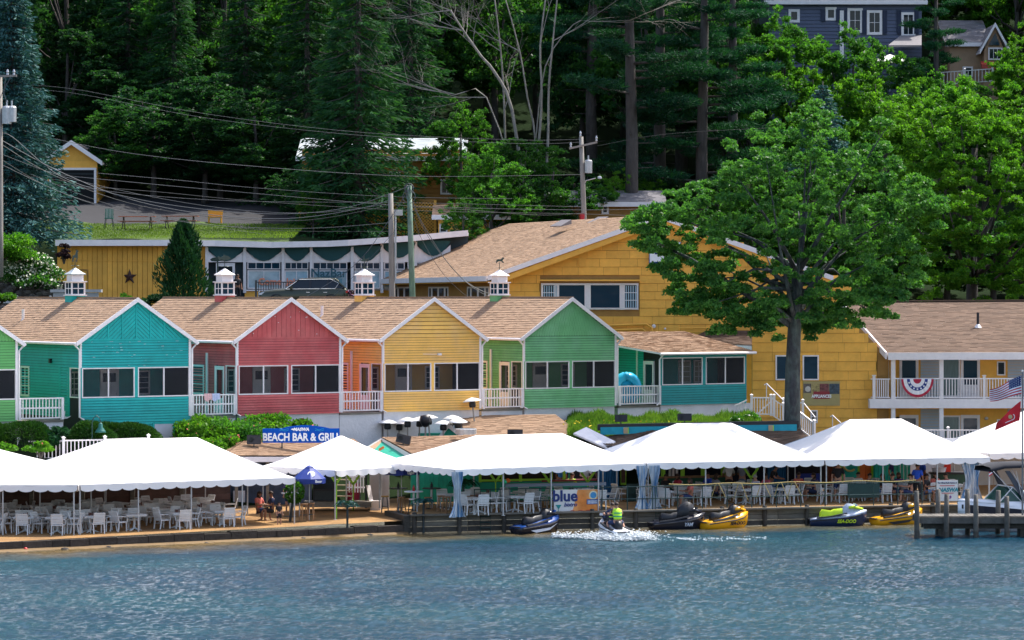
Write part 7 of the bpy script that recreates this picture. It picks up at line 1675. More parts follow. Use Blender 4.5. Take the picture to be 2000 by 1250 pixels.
for px in (1296,1334,1374,1413): panel(px-3.5, px+4, 1.86, 3.2, LIME, -.06, .12, name='lime_column')
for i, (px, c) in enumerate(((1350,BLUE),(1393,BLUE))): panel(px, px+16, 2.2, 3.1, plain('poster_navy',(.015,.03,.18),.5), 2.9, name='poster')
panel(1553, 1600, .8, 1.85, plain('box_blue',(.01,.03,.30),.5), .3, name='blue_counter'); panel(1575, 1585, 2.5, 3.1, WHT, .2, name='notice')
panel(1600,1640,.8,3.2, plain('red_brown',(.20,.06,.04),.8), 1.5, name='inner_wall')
panel(1640, 1646, 1.2, 3.2, LIME, -.06, name='lime_post'); panel(1646, 1676, 1.0, 3.2, TEAL2, 0, name='teal_door'); panel(1676,1679,1.2,3.2, LIME, -.04, name='lime_post'); 
panel(1679, 1690, 1.0, 3.2, ORG, 0, name='orange_door'); panel(1691, 1702, 1.0, 3.2, ORG, 0, name='orange_door'); panel(1702, 1706, 1.2, 3.2, LIME, -.03, name='lime_post'); panel(1706, 1722, 1.0, 3.2, TEAL2, 0, name='teal_door')
c_ = BS(1661,2.3,-.1)-mo_; mb = MB(); torus(mb, .34, .055, M4(c_, s=1), n=14, m=6, a0=.9, a1=5.4); mb.build('crescent', plain('crescent_cream',(.65,.55,.22)), mbar)
# surroundings right of it
panel(1722, 1995, .9, 3.3, mk('white_shed', (.50,.50,.52), .7, .1, 1.5), 3.5, name='shed_wall'); panel(1755, 1775, 2.2, 2.8, DKM, 3.4, name='shed_opening')
def ob(name, label, cat, mb, mat, loc, rz=0, group=None, smooth=False): return tag(mb.build(name, mat, loc=loc, rz=rz, smooth=smooth), label, cat, group)
for i, (px, off, c, lab) in enumerate(((1730,-.6,TEAL2,'tall turquoise chair back left of the man in blue'),(1768,-.8,plain('chair_aqua',(.02,.38,.30)),'turquoise high bench right of the man in purple'))):
    mb = MB(); 
    for k in range(5): mb.box(-.42+k*.17,-.28+k*.17,0,.04,.4,1.9-abs(k-2)*.09)
    mb.box(-.45,.45,-.5,0,.42,.5); 
    for x in (-.42,.4): mb.box(x,x+.06,-.5,-.44,0,.7)
    ob('adirondack_chair', lab, 'chair', mb, c, BS(px,.85,off), .2, 'tall turquoise wooden chairs')
cart = thing('serving_cart', 'dark serving counter with red cooler beneath the right end of the tents', 'counter', BS(1880,.85,-2.5)); MB().box(-1.2,1.0,-.3,.3,1.0,1.1).build('counter_top', BLK, cart); MB().box(-1.1,.9,-.25,.25,0,1.0).build('base', plain('cart_green',(.015,.06,.04)), cart)
for i, (x, z) in enumerate(((-.7,.3),(-.1,.3),(.5,.3),(-.7,.62),(-.1,.62))): MB().box(x-.22,x+.22,-.27,-.25,z-.12,z+.12).build('tan_panel', mk('tan_panel',(.35,.22,.08),.7), cart)
ob('cooler', 'red cooler with white lid on the serving counter', 'cooler', MB().box(-.15,.15,-.12,.12,0,.36), plain('cooler_red',(.6,.03,.02)), BS(1866,1.96,-2.5)); ob('plastic_tub', 'white and blue tub beside the red cooler', 'tub', MB().lathe([(0,0),(.3,0),(.36,.22),(.3,.22)],14), plain('tub_white',(.5,.55,.7)), BS(1850,1.96,-2.5))
# curtains
def curtain(name, label, p, w_, z0, z1, mat, rz=0, fold=.07, flare=0, pinch=0, cat='curtain', group=None):
    mb = MB(); n = 28; m = 12; vs = []
    for j in range(m+1):
        t = j/m; ww = w_*(1+flare*(t**6)-pinch*math.sin(math.pi*min(1,(1-t)*1.15))**1.0)
        for i in range(n+1):
            u = i/n-.5; vs.append((u*ww, fold*math.sin(i*1.7+t*1.5)+.04*math.sin(i*.6), (z1-z0)*(1-t)))
    mb.add(vs, [(j*(n+1)+i,j*(n+1)+i+1,(j+1)*(n+1)+i+1,(j+1)*(n+1)+i) for j in range(m) for i in range(n)])
    return tag(mb.build(name, mat, loc=(p.x,p.y,z0), rz=rz, smooth=True), label, cat, group)
curtain('curtain', 'dark blue curtain beside the grey drink ledge', BS(1193,0,-.5), .98, .85, 2.95, CURT, .3, group='long blue bar curtains')
curtain('curtain', 'dark blue curtain right of the seated group in the middle', BS(1536,0,-2.2), .85, .85, 3.1, CURT, .2, group='long blue bar curtains')
VIN = mk('clear_vinyl', (.62,.66,.70), .15, .3, 7, spec=.9, stretch=(2,2,.3), col2=(.06,.22,.45))
for i, (key, a, lab) in enumerate((('d',.12,'gathered clear vinyl side curtain at the left corner post above the timber quay'),('d',9.55,'gathered clear vinyl curtain left of the joint between the two middle tents'),('e',.35,'gathered clear vinyl curtain right of the joint between the two middle tents'))):
    p = TL(key, a, .0); curtain('vinyl_curtain', lab, Vector((p.x,p.y-.12,0)), .50, .80, 2.75, VIN, TG[key][6], fold=.07, flare=.5, pinch=.6, group='gathered clear vinyl tent curtains')
p = TL('f', 7.3, .2); curtain('vinyl_curtain', 'blue vinyl curtain pulled aside at the right end beside the speedboat', Vector((p.x,p.y,0)), 1.1, .9, 2.8, VIN, .4, fold=.1, pinch=.5, group='gathered clear vinyl tent curtains')
# awning cassette behind tents 
aw = thing('long_awning', 'long dark awning cassette with turquoise valance above the right tents', 'awning', W(1165,845,150.5)); ao = Vector(aw.location)
a0, a1_ = W(1167,841,150.4), W(1560,835,150.4)
MB().prism([a0, a1_, a1_+Vector((0,0,.34)), a0+Vector((0,0,.30))], (0,.35,0)).build('cassette', BLK, aw, world=True)
mb = MB(); n = 40
for i in range(n):
    p, q = a0.lerp(a1_, (i+.6)/(n+1)), a0.lerp(a1_, (i+1.6)/(n+1)); mb.add([p+Vector((0,-.02,.16)), q+Vector((0,-.02,.16)), q+Vector((0,-.10-.03*((i+1)%2),-.20)), p+Vector((0,-.10-.03*(i%2),-.20))], [(0,1,2,3)])
mb.build('valance', plain('valance_turq', (.01,.26,.33), .7), aw, world=True)
for f in (.14,.86):
    p = a0.lerp(a1_, f)+Vector((0,-.14,-.16)); MB().box(-.11,.11,0,.02,0,.3).build('stripe', plain('stripe_tan',(.42,.30,.16)), aw, loc=p-ao); MB().box(.11,.15,0,.02,0,.3).build('lime_stripe', LIME, aw, loc=p-ao)
for f in (.03,.5,.97): p = a0.lerp(a1_, f); MB().box(-.05,.05,.1,.2,-3,0).build('support_post', DKM, aw, loc=p-ao)
rr1 = roofthing('long_roof', 'brown shingled bar roof showing between the tents below the long awning', [[W(1180,884,146), W(1600,880,147), W(1560,838,151), W(1290,838,151)], [W(1150,862,149.5), W(1200,876,146.2), W(1290,838,151), W(1230,848,152)]], SHG2)
# speakers
def speaker(px, py, d, w_, h_, rz, label, tilt=0):
    t = thing('roof_speaker', label, 'speaker', W(px, py, d), rz, 'black loudspeakers on the roofs'); m = MB(); m.loft([[(-w_/2,0,0),(w_/2,0,0),(w_/2,0,h_),(-w_/2,0,h_)],[(-w_/2*.8,.32,.03),(w_/2*.8,.32,.03),(w_/2*.8,.32,h_-.03),(-w_/2*.8,.32,h_-.03)]]); b = m.build('cabinet', BLK, t)
    if tilt: b.rotation_euler = (0, tilt, 0)
    g = MB(); g.box(-w_/2+.03,w_/2-.03,-.012,0,.03,h_-.03); go__ = g.build('grille', plain('grille_dark',(.02,.022,.03),.6), b)
    MB().lathe([(0,-.02),(.03,-.02),(h_*.3,0)], 12, M=M4((-w_*.2,-.012,h_/2), rx=R(90))).build('cone', DKM, go__)
    MB().bar((-w_*.3,.1,-.16),(w_*.3,.1,-.16),.05).bar((0,.1,-.16),(0,.1,.02),.05).build('mount', DKM, t)
speaker(496,868,142.6,.66,.44,.1,'black loudspeaker left of the blue beach bar sign'); speaker(786,866,144.3,.7,.42,-.3,'tilted black loudspeaker on the small hut roof below the heaters', R(12)); speaker(1006,851,147,.74,.30,-.1,'low black loudspeaker on the rear hut roof above the tent'); speaker(1213,824,150.4,.62,.36,.1,'black loudspeaker at the left end of the long awning'); speaker(1337,822,150.5,.7,.36,-.1,'dark grey loudspeaker in the middle of the long awning')
# patio heaters
def make_heater():
    t = thing('patio_heater', '', 'patio heater'); MB().lathe([(.02,2.36),(.25,2.30),(.47,2.19),(.475,2.17),(.24,2.26),(.03,2.30)], 20).build('reflector', SILV, t, smooth=True)
    MB().lathe([(.14,1.86),(.17,1.92),(.17,2.08),(.11,2.18),(.06,2.3)], 12).build('burner_head', BLK, t, smooth=True); MB().tube([(0,0,.4),(0,0,1.88)], .04, 8).build('post', mk('heater_post',(.30,.27,.25),.4,.1,4,metal=.5), t)
    MB().lathe([(0,0),(.24,0),(.24,.06),(.2,.08),(.2,.62),(.05,.7)], 14).build('tank_housing', MATS['heater_post'], t, smooth=True); return t
h0 = make_heater(); ht = snap(h0); hl = ['leftmost patio heater against the white foundation wall','second patio heater from the left','patio heater just right of the tilted speaker','patio heater left of the dark hooded one','patio heater right of the dark hooded one','patio heater in front of the small jade gable','patio heater leaning over the jade gable','patio heater nearest the galvanised tub']
for i, (px, py, d, rx) in enumerate(((757,821,150.5,0),(776,823,151.3,.03),(796,817,150.4,0),(818,816,151.2,-.02),(843,812,150.5,.04),(866,823,150.0,0),(884,813,150.8,0),(893,818,149.9,.05))):
    p = W(px,py,d); p.z -= 2.3; o = h0 if i == 0 else copy_tree(h0, tree=ht); o.location = p; o.rotation_euler = (0, rx*2, i*.7); o['label'] = hl[i]; o['group'] = 'stainless patio heaters beside the bar roofs'
o = copy_tree(h0, tree=ht); p = W(932,778,153); o.location = (p.x,p.y,p.z-2.3); o.rotation_euler = (0,-.12,0); o['label'] = 'lone patio heater standing under the yellow cottage corner'; o['group'] = 'stainless patio heaters beside the bar roofs'
hh_ = thing('hooded_heater', 'patio heater wrapped in a black cover amid the others', 'patio heater', W(831,816,150)-Vector((0,0,2.2))); MB().lathe([(0,2.35),(.24,2.3),(.3,2.12),(.22,1.9),(.1,1.75)], 10).build('cover', BLK, hh_, smooth=True); MB().tube([(0,0,0),(0,0,1.8)], .045, 8).build('post', MATS['heater_post'], hh_)
# parasols
def parasol(label, p, r, zt, zb, tilt, words):
    t = thing('blue_parasol', label, 'parasol', p); mb = MB(); n = 8; ring = lambda f, z, sg=0: [(r*f*math.cos(2*math.pi*(i+.2)/n), r*f*math.sin(2*math.pi*(i+.2)/n), z) for i in range(n)]
    mb.loft([ring(1,zb), ring(.6,zb+(zt-zb)*.45), ring(.2,zb+(zt-zb)*.86)], close=False); mb.build('canopy', BLUE, t); MB().loft([ring(.27,zb+(zt-zb)*.84), ring(.02,zt)]).build('vent_cap', BLUE, t)
    mb = MB(); R_a = ring(1.0,zb); R_b = ring(1.0,zb-.2)
    for i in range(n): a, b = Vector(R_a[i]), Vector(R_a[(i+1)%n]); c, d = Vector(R_b[i]), Vector(R_b[(i+1)%n]); mb.add([a,b,d,(c+d)/2+Vector((0,0,-.03)),c], [(0,1,2,3,4)])
    mb.build('valance_flaps', BLUE, t); MB().tube([(0,0,0),(0,0,zt)], .025, 6).build('pole', STEEL, t)
    for k in range(n): MB().tube([(0,0,zb+.05), tuple(Vector(R_a[k])*.96+Vector((0,0,.02)))], .01, 4).build('rib', DKM, t)
    mb = MB(); mb.lathe([(0,0),(.17,0),(.17,.01),(0,.015)], 14, M=M4((.12,-r*.62,zb+(zt-zb)*.36), rx=R(48))); mb.build('round_logo', plain('logo_white',(.7,.7,.78)), t)
    text(words, .16, INKW, t, M4((.45,-r*.93,zb-.15), rz=.35), bold=.006)
parasol('blue advertising parasol between the long tent and the small tent', G(604,1020,.42), .72, 2.5, 1.92, 0, 'Beer'); parasol('blue advertising parasol partly hidden under the small tent', G(788,1000,.6), .95, 2.55, 2.25, 0, 'Bud') if False else parasol('blue advertising parasol partly hidden under the small tent', G(784,1001,.6), .85, 2.28, 1.92, 0, 'Light')
# bar tables and stools on the sand
def stool(label, p, col=WOOD, h=.75, rz=0):
    t = thing('bar_stool', label, 'stool', p, rz, 'high stools on the sand'); MB().lathe([(0,h-.05),(.17,h-.05),(.18,h),(0,h+.01)], 12).build('seat', col, t)
    for k in range(4): a = k*math.pi/2+.78; MB().bar((.12*math.cos(a),.12*math.sin(a),h-.05),(.22*math.cos(a),.22*math.sin(a),0),.035).build('leg', WOOD if col is WOOD else DKM, t)
    mb = MB(); 
    for k in range(4): a, b = k*math.pi/2+.78, (k+1)*math.pi/2+.78; mb.bar((.19*math.cos(a),.19*math.sin(a),.25),(.19*math.cos(b),.19*math.sin(b),.25),.025)
    mb.build('foot_ring', DKM, t)
for i, (px, py, c, lab) in enumerate(((752,1001,mk('seat_yellow_wood',(.45,.28,.08),.6),'stool with pale yellow seat beside the white hut wall'),(784,1003,WOOD,'brown stool in front of the orange door post'),(594,1017,WOOD,'wooden stool beside the leafy potted plant'),(607,1016,WOOD,'wooden stool at the edge of the sunlit sand patch'),(806,1007,plain('seat_white',(.6,.6,.6)),'stool with white seat by the small palm'),(836,1004,WOOD,'stool behind the small metal palm'),(862,1001,WOOD,'pair stool in front of the jade wall, left one'),(872,1003,WOOD,'pair stool in front of the jade wall, right one'),(918,1002,WOOD,'wooden stool right of the vinyl curtain'),(926,1000,WOOD,'dark stool by the dock ladder'))): stool(lab, G(px,py,.55 if px < 730 else .62 if px < 850 else .78), c, rz=i)
def hightable(label, p, top, r=.4):
    t = thing('bar_table', label, 'bar table', p, 0, 'round high bar tables'); MB().lathe([(0,1.04),(r,1.04),(r,1.08),(0,1.085)], 18).build('tabletop', top, t); MB().tube([(0,0,.05),(0,0,1.04)], .05, 8).build('pedestal', STEEL, t); MB().lathe([(0,0),(.3,0),(.28,.04),(0,.06)], 14).build('base', DKM, t)
    return p+Vector((0,0,1.085))
tb = [hightable('dark round bar table under the second parasol', G(778,1000,.6), BLK, .42), hightable('white round bar table by the small palm', G(808,1007,.62), CHT, .42), hightable('dark round bar table before the jade wall', G(843,1000,.66), BLK, .42), hightable('white round bar table on the sand beside the potted plant', G(567,1010,.5), CHT, .4)]
for i, (q, c, lab) in enumerate(zip(tb[:3], (BLK, plain('bottle_red',(.35,.02,.02)), BLK), ('black bottle holder on the table under the second parasol','red sauce bottle on the white round table','black bottle holder on the table before the jade wall'))): ob('bottle', lab, 'bottle', MB().lathe([(0,0),(.06,0),(.06,.14),(.025,.2),(.025,.26),(0,.26)], 8), c, q)
# plants: metal palms & potted plant
def palm(label, p, h, n=11, L=.55, mat='palm', seed=1, lean=0):
    t = thing('small_palm', label, 'palm', p, 0, 'small palms along the beach'); MB().tube([(0,0,0),(lean*.5,0,h*.5),(lean,0,h)], [.06,.05,.05], 7).build('trunk', DKM, t); rng = np.random.default_rng(seed); P = []; D = []
    for k in range(n):
        a = 2*math.pi*k/n+rng.uniform(-.2,.2); l = L*rng.uniform(.8,1.2)
        for q in range(16):
            u = (q+1)/16; x = l*u; z = .35*l*math.sin(u*2.4)*1.2-.35*u*u*l; 
            for s in (-1,1): P.append((lean+x*math.cos(a)-s*.05*math.sin(a), x*math.sin(a)+s*.05*math.cos(a), h+z)); D.append((math.cos(a)*.5-s*math.sin(a), math.sin(a)*.5+s*math.cos(a), -.4))
    put('fronds', leafmesh('fronds', np.array(P), np.array(D), np.full(len(P),.2), LF[mat], .22), t)
xx = (675-1000)/F*131; palm('dark blue metal palm on a black post at the beach wall, left one', Vector((xx, shore(xx)+.1, -.05)), 1.35, seed=2)
xx = (826-1000)/F*133; palm('dark metal palm in front of the timber quay corner, right one', Vector((xx, shore(xx)-.2, -.1)), 1.4, seed=3)
palm('dark palm with hanging fronds beside the picket gate', G(715,995,.52), 1.75, seed=4, L=.75); palm('dark potted palm against the jade wall', G(905,1000,.77), 1.2, seed=5, n=16, L=.65, mat='pine')
pp = thing('potted_plant', 'leafy green plant on a leaning post beside the white tent pole', 'plant', G(566,1022,.42)); MB().tube([(-.0,0,0),(.1,0,.7),(.2,0,1.3)], .06, 7).build('post', DKM, pp); n = 260; C = sph(n)*.42; C[:,2] = C[:,2]*1.1+1.35; C[:,0] += .2; put('foliage', leafmesh('foliage', C, sph(n)+np.array([0,0,-.3]), np.full(n,.2), LF['mid'], .7), pp)
for i, (px, py, z, lab) in enumerate(((657,928,0,'lime green forked leaf ornament on the small tent front pole'),(690,930,0,'lime green leaf ornament beside the wooden steps'),(968,925,0,'lime green V brace left of the drink ledge'),(1148,925,0,'lime green V brace at the orange post'),(1467,918,0,'lime green V brace behind the grey shirted guest'),(1075,928,0,'lime green diagonal brace beside the woman in blue'))):
    d = [135.2,139.5,137.5,139.5,142.5,138][i]; c = W(px, py+16, d); mb = MB()
    mb.bar((0,0,0),(-.33,0,.48),.04,.1); 
    if i != 5: mb.bar((0,0,0),(.33,0,.48),.04,.1)
    gz_ = .78 if px > 900 else .5
    mb.tube([(0,.05,.05),(0,.05,gz_-c.z)], .03, 6); ob('lime_brace', lab, 'brace', mb, LIME, c, 0, 'lime green V braces')
# odds and ends under tents
p = G(430,985,.6); ob('orange_kayak', 'orange and red bundle hanging behind the beach tables', 'bundle', MB().loft([[(x,.12*math.cos(a)*s,1.3+.32*math.sin(a)*s) for a in np.linspace(0,6.28,9)[:-1]] for x, s in ((-.28,.3),(-.1,1),(.15,.9),(.3,.3))]), plain('kayak_orange',(.65,.10,.03)), p+Vector((0,-.7,0)))
ob('red_cloth_table', 'table under a red cloth at the back of the long tent', 'table', MB().box(-.3,.3,-.3,.3,0,.78), plain('cloth_red',(.35,.015,.03),.8), G(447,985,.5), .3); ob('blue_cloth_table', 'table under a slate blue cloth left of the red one', 'table', MB().box(-.35,.35,-.3,.3,0,.72), plain('cloth_slate',(.10,.16,.26),.8), G(425,985,.5)+Vector((0,-.1,0)), .2)
ob('white_board', 'white menu board leaning behind the beach tables', 'board', MB().box(-.28,.28,0,.04,0,.75), WHT, G(467,990,.5), .2)
ob('white_crate', 'white box leaning beside the hut door on the sand', 'box', MB().box(-.22,.22,-.15,.15,0,.42), WHT, G(734,996,.58)); ob('white_plank', 'white plank leaning against the hut wall', 'plank', MB().bar((0,0,0),(-.22,.3,1.1),.22,.04), WHT, G(728,996,.58))
ob('red_bin', 'dark red bin behind the small tent rear pole', 'bin', MB().lathe([(0,0),(.28,0),(.32,.9),(.3,.95),(0,1)],12), plain('bin_red',(.25,.01,.03)), G(690,984,.55)); 
for i, (px, c, lab) in enumerate(((986,plain('toy_green',(.02,.5,.25)),'green plastic toy on the drink ledge'),(992,ORG,'orange plastic toy on the drink ledge'))): xx = (px-1000)/F*136; ob('beach_toy', lab, 'toy', MB().lathe([(0,0),(.1,.02),(.12,.1),(.06,.18),(0,.2)],10), c, Vector((xx, shore(xx)+.45, 2.03+.05*i)), smooth=True)
for i in range(3):
    p = BS(1307+i*7, 1.87, .1); ob('condiment_bottle', ['silver shaker on the open bar counter, left of the second lime column','white cup beside the silver shaker on the bar counter','stacked cups beside the second lime column'][i], 'cup', MB().lathe([(0,0),(.06,0),(.05,.38),(0,.38)],8), STEEL if i == 0 else WHT, p)
ob('green_panel', 'dark green board standing under the railing between the two middle tents', 'board', MB().box(-.35,.35,0,.05,0,.9), DKG, G(1241,988,.78)+Vector((0,1.6,0)), .3); ob('green_panel', 'dark green board with white scribbles behind the front chair', 'board', MB().box(-.75,.75,0,.05,.3,.95), DKG, G(1687,985,.78), .15)
ob('stone_box', 'square stone block on the beach toe below the first tents', 'block', MB().box(-.2,.2,-.15,.15,0,.22), CONC, G(102,1070,.0)); ob('bobber', 'small red ball washed at the waterline on the left', 'ball', MB().lathe([(0,-.09),(.08,-.04),(.09,0),(.07,.06),(0,.09)],10), plain('ball_red',(.5,.03,.03),.3), G(50,1073,.03), smooth=True)
# ================================================================ people
SKIN = mk('skin', (.42,.22,.15), .6, .06, 4); SKIN2 = mk('skin_tanned', (.26,.12,.07), .6, .06, 4)
HAIR = mk('hair_brown', (.03,.015,.01), .7, .2, 9); HAIRG = mk('hair_grey', (.3,.29,.28), .8, .2, 9)
EYE = plain('eye_dark', (.01,.01,.01), .2)
POSE = {
 'stand': dict(pel=(0,0,.95), sp=(0,.0,1.18), ch=(0,.01,1.38), nk=(0,.0,1.50), hd=(0,-.02,1.63), hip=.10, kn=((-.11,-.02,.50),(.12,-.02,.50)), an=((-.12,.02,.09),(.13,.0,.09)), el=((-.26,.03,1.12),(.26,.03,1.12)), wr=((-.25,-.10,.88),(.25,-.10,.88))),
 'lean': dict(pel=(0,.05,.95), sp=(0,-.02,1.17), ch=(0,-.10,1.35), nk=(0,-.15,1.46), hd=(0,-.22,1.57), hip=.10, kn=((-.11,.0,.50),(.12,-.05,.50)), an=((-.12,.05,.09),(.14,.05,.09)), el=((-.28,-.22,1.12),(.28,-.22,1.12)), wr=((-.16,-.45,1.08),(.16,-.45,1.08))),
 'sit': dict(pel=(0,.05,.50), sp=(0,.08,.74), ch=(0,.08,.94), nk=(0,.06,1.06), hd=(0,.02,1.19), hip=.10, kn=((-.13,-.40,.52),(.14,-.40,.52)), an=((-.13,-.36,.09),(.16,-.44,.09)), el=((-.26,-.05,.72),(.26,-.05,.72)), wr=((-.12,-.32,.74),(.14,-.30,.74))),
 'ride': dict(pel=(0,.05,.52), sp=(0,.02,.74), ch=(0,-.04,.94), nk=(0,-.06,1.06), hd=(0,-.08,1.19), hip=.12, kn=((-.36,-.30,.42),(.36,-.30,.42)), an=((-.34,.02,.08),(.34,.02,.08)), el=((-.32,-.22,.78),(.32,-.22,.78)), wr=((-.24,-.46,.82),(.24,-.46,.82)))}
def skin_mesh(name, V, E, Rr, root=0, sub=1):
    me = bpy.data.meshes.new(name); me.from_pydata(V, E, []); o = bpy.data.objects.new(name, me); COL.objects.link(o)
    o.modifiers.new('s', 'SKIN'); 
    for i, r in enumerate(Rr): me.skin_vertices[0].data[i].radius = (r, r) if not hasattr(r, '__len__') else r; me.skin_vertices[0].data[i].use_root = (i == root)
    sb_ = o.modifiers.new('u', 'SUBSURF'); sb_.levels = sub; sb_.render_levels = sub
    dg = bpy.context.evaluated_depsgraph_get(); dg.update(); m2 = bpy.data.meshes.new_from_object(o.evaluated_get(dg)); m2.name = name
    bpy.data.objects.remove(o); bpy.data.meshes.remove(me); m2.polygons.foreach_set('use_smooth', [True]*len(m2.polygons)); return m2
PM = {}
def posemesh(pose):
    if pose in PM: return PM[pose]
    q = POSE[pose]; h = q['hip']; pel, sp, ch, nk, hd = (Vector(q[k]) for k in ('pel','sp','ch','nk','hd'))
    sh = [ch+Vector((s*.17,0,.03)) for s in (-1,1)]; hips = [pel+Vector((s*h,0,-.04)) for s in (-1,1)]
    V = [pel,sp,ch,nk,hd-Vector((0,0,.04)),hd+Vector((0,.01,.06))]; E = [(0,1),(1,2),(2,3),(3,4),(4,5)]; Rr = [(.15,.11),(.14,.10),(.16,.11),.055,.085,.088]
    for i in (0,1):
        n = len(V); kn, an = Vector(q['kn'][i]), Vector(q['an'][i]); toe = an+Vector((0,-.17,-.05)) if pose != 'ride' else an+Vector((0,-.15,-.04))
        V += [hips[i], kn, an, toe]; E += [(0,n),(n,n+1),(n+1,n+2),(n+2,n+3)]; Rr += [.095,.06,.042,.035]
    for i in (0,1):
        n = len(V); V += [sh[i], Vector(q['el'][i]), Vector(q['wr'][i])]; E += [(2,n),(n,n+1),(n+1,n+2)]; Rr += [.062,.042,.030]
    body = skin_mesh('body', [tuple(v) for v in V], E, Rr)
    # hands, nose, ears, added to the same mesh
    mb = MB()
    for i in (0,1):
        w_, e_ = Vector(q['wr'][i]), Vector(q['el'][i]); d = (w_-e_).normalized(); s_ = d.cross(Vector((0,0,1)) if abs(d.z) < .9 else Vector((0,1,0))).normalized(); up = s_.cross(d)
        p = w_+d*.05; mb.tube([w_-d*.02, p, w_+d*.09], [.028,.036,.032], 6)
        for f, (o_, l) in enumerate(((-.03,.065),(-.01,.08),(.01,.075),(.03,.055))): b = w_+d*.085+s_*o_; mb.tube([b, b+d*l*.5, b+d*l*.85-up*l*.4], [.011,.010,.008], 5)
        b = w_+d*.035+s_*.03*(-1 if i else 1); mb.tube([b, b+s_*.03*(-1 if i else 1)+d*.03, b+s_*.035*(-1 if i else 1)+d*.06], [.013,.012,.009], 5)
    mb.tube([hd+Vector((0,-.09,.02)), hd+Vector((0,-.115,-.02))], [.01,.018], 5); mb.tube([hd+Vector((-.03,-.088,-.05)), hd+Vector((.03,-.088,-.05))], .007, 4)
    for s in (-1,1): mb.tube([hd+Vector((s*.085,0,-.03)), hd+Vector((s*.1,0,.02))], .018, 5)
    x = mb.mesh('hands', SKIN, smooth=True); bm = bmesh.new(); bm.from_mesh(body); bm.from_mesh(x); bm.to_mesh(body); bm.free(); bpy.data.meshes.remove(x)
    sh2 = [sh[i].lerp(Vector(q['el'][i]), .75) for i in (0,1)]
    shirt = skin_mesh('shirt', [tuple(v) for v in (pel,sp,ch,ch+(nk-ch)*.55,sh[0],sh2[0],sh[1],sh2[1])], [(0,1),(1,2),(2,3),(2,4),(4,5),(2,6),(6,7)], [(.175,.13),(.165,.125),(.185,.13),.085,.085,.070,.085,.070])
    kk = [hips[i].lerp(Vector(q['kn'][i]), .88) for i in (0,1)]
    shorts = skin_mesh('shorts', [tuple(v) for v in (pel+Vector((0,0,.05)),pel,hips[0],kk[0],hips[1],kk[1])], [(0,1),(1,2),(2,3),(1,4),(4,5)], [(.165,.125),(.165,.125),.125,.095,.125,.095])
    kk = [Vector(q['an'][i])+Vector((0,0,.04)) for i in (0,1)]
    trs = skin_mesh('trousers', [tuple(v) for v in (pel+Vector((0,0,.05)),pel,hips[0],Vector(q['kn'][0]),kk[0],hips[1],Vector(q['kn'][1]),kk[1])], [(0,1),(1,2),(2,3),(3,4),(1,5),(5,6),(6,7)], [(.165,.125),(.165,.125),.12,.08,.06,.12,.08,.06])
    eye = MB(); [eye.lathe([(0,-.01),(.011,0),(0,.01)], 6, M=M4(tuple(hd+Vector((s*.033,-.086,.02))))) for s in (-1,1)]
    hr = MB(); c = hd+Vector((0,.018,.035)); R_ = .105
    hr.loft([[(c.x+R_*math.cos(a)*math.cos(t)*.95, c.y+R_*math.sin(a)*math.cos(t)*1.05, c.z+R_*math.sin(t)*1.08-.02*(math.sin(a) > 0)) for a in np.linspace(0,2*math.pi,13)[:-1]] for t in (-.05,.3,.7,1.1,1.5)])
    lh = MB(); lh.loft([[(c.x+.105*math.cos(a)*f, c.y+.03+.09*math.sin(a)*f, c.z+z) for a in np.linspace(0,2*math.pi,11)[:-1]] for z, f in ((.06,.8),(-.05,1.0),(-.18,.95),(-.30,.6))])
    PM[pose] = dict(body=body, shirt=shirt, shorts=shorts, trousers=trs, eyes=eye.mesh('eyes', EYE), hair=hr.mesh('hair', HAIR, smooth=True), long_hair=lh.mesh('long_hair', HAIR, smooth=True)); return PM[pose]
def dress(o, mat): 
    if not o.data.materials: o.data.materials.append(mat)
    o.material_slots[0].link = 'OBJECT'; o.material_slots[0].material = mat; return o
def person(label, loc, rz, pose='stand', shirt=None, legs=None, trousers=False, skin=SKIN, hair=HAIR, long=False, sc=1.0, extra=None):
    m = posemesh(pose); t = thing('person', label, 'person', loc, rz); t.scale = (sc,)*3
    dress(put('body', m['body'], t), skin); put('eyes', m['eyes'], t)
    if hair: dress(put('hair', m['hair'], t), hair)
    if long: dress(put('long_hair', m['long_hair'], t), hair)
    if shirt: dress(put('shirt', m['shirt'], t), shirt)
    if legs: dress(put('trousers' if trousers else 'shorts', m['trousers' if trousers else 'shorts'], t), legs)
    return t
def cloth(n, c): return mk('cloth_'+n, c, .85, .12, 6)
BKC, NVC, WTC, GYC, BLC, DNC = cloth('black',(.015,.015,.02)), cloth('navy',(.02,.035,.10)), cloth('white',(.62,.64,.64)), cloth('grey',(.22,.24,.30)), cloth('royal',(.02,.08,.50)), cloth('denim',(.10,.18,.32))
PIK, PUR, ORC, LIM, RDC = cloth('coral',(.6,.15,.12)), cloth('purple',(.07,.05,.20)), cloth('peach',(.7,.3,.15)), cloth('lime',(.45,.80,.05)), cloth('crimson',(.4,.03,.06))
pi = math.pi
person('woman with long brown hair seated at the right end of the beach tables', G(508,1018,.45), 1.0, 'sit', PIK, NVC, skin=SKIN2, long=True)
person('person in dark navy shirt seated with back turned beside the long haired woman', G(528,1018,.45), -1.2, 'sit', NVC, BKC, skin=SKIN2)
person('small child in black swimsuit standing by the white chair on the sand', G(545,1028,.40), .6, 'stand', BKC, BKC, sc=.60, long=True)
person('barefoot person in a dark top behind the white round table and leafy plant', G(564,1002,.5), 0, 'stand', PUR, NVC, sc=.9)
person('woman in bright blue tank top standing at the counter between lime posts', BS(1086,.8,.9), 2.6, 'stand', cloth('azure',(.03,.22,.60)), BKC, True, skin=SKIN2, long=True)
person('bar worker in white shirt behind the counter beside the orange post', BS(1131,.8,1.2), 0, 'lean', WTC, BKC, True)
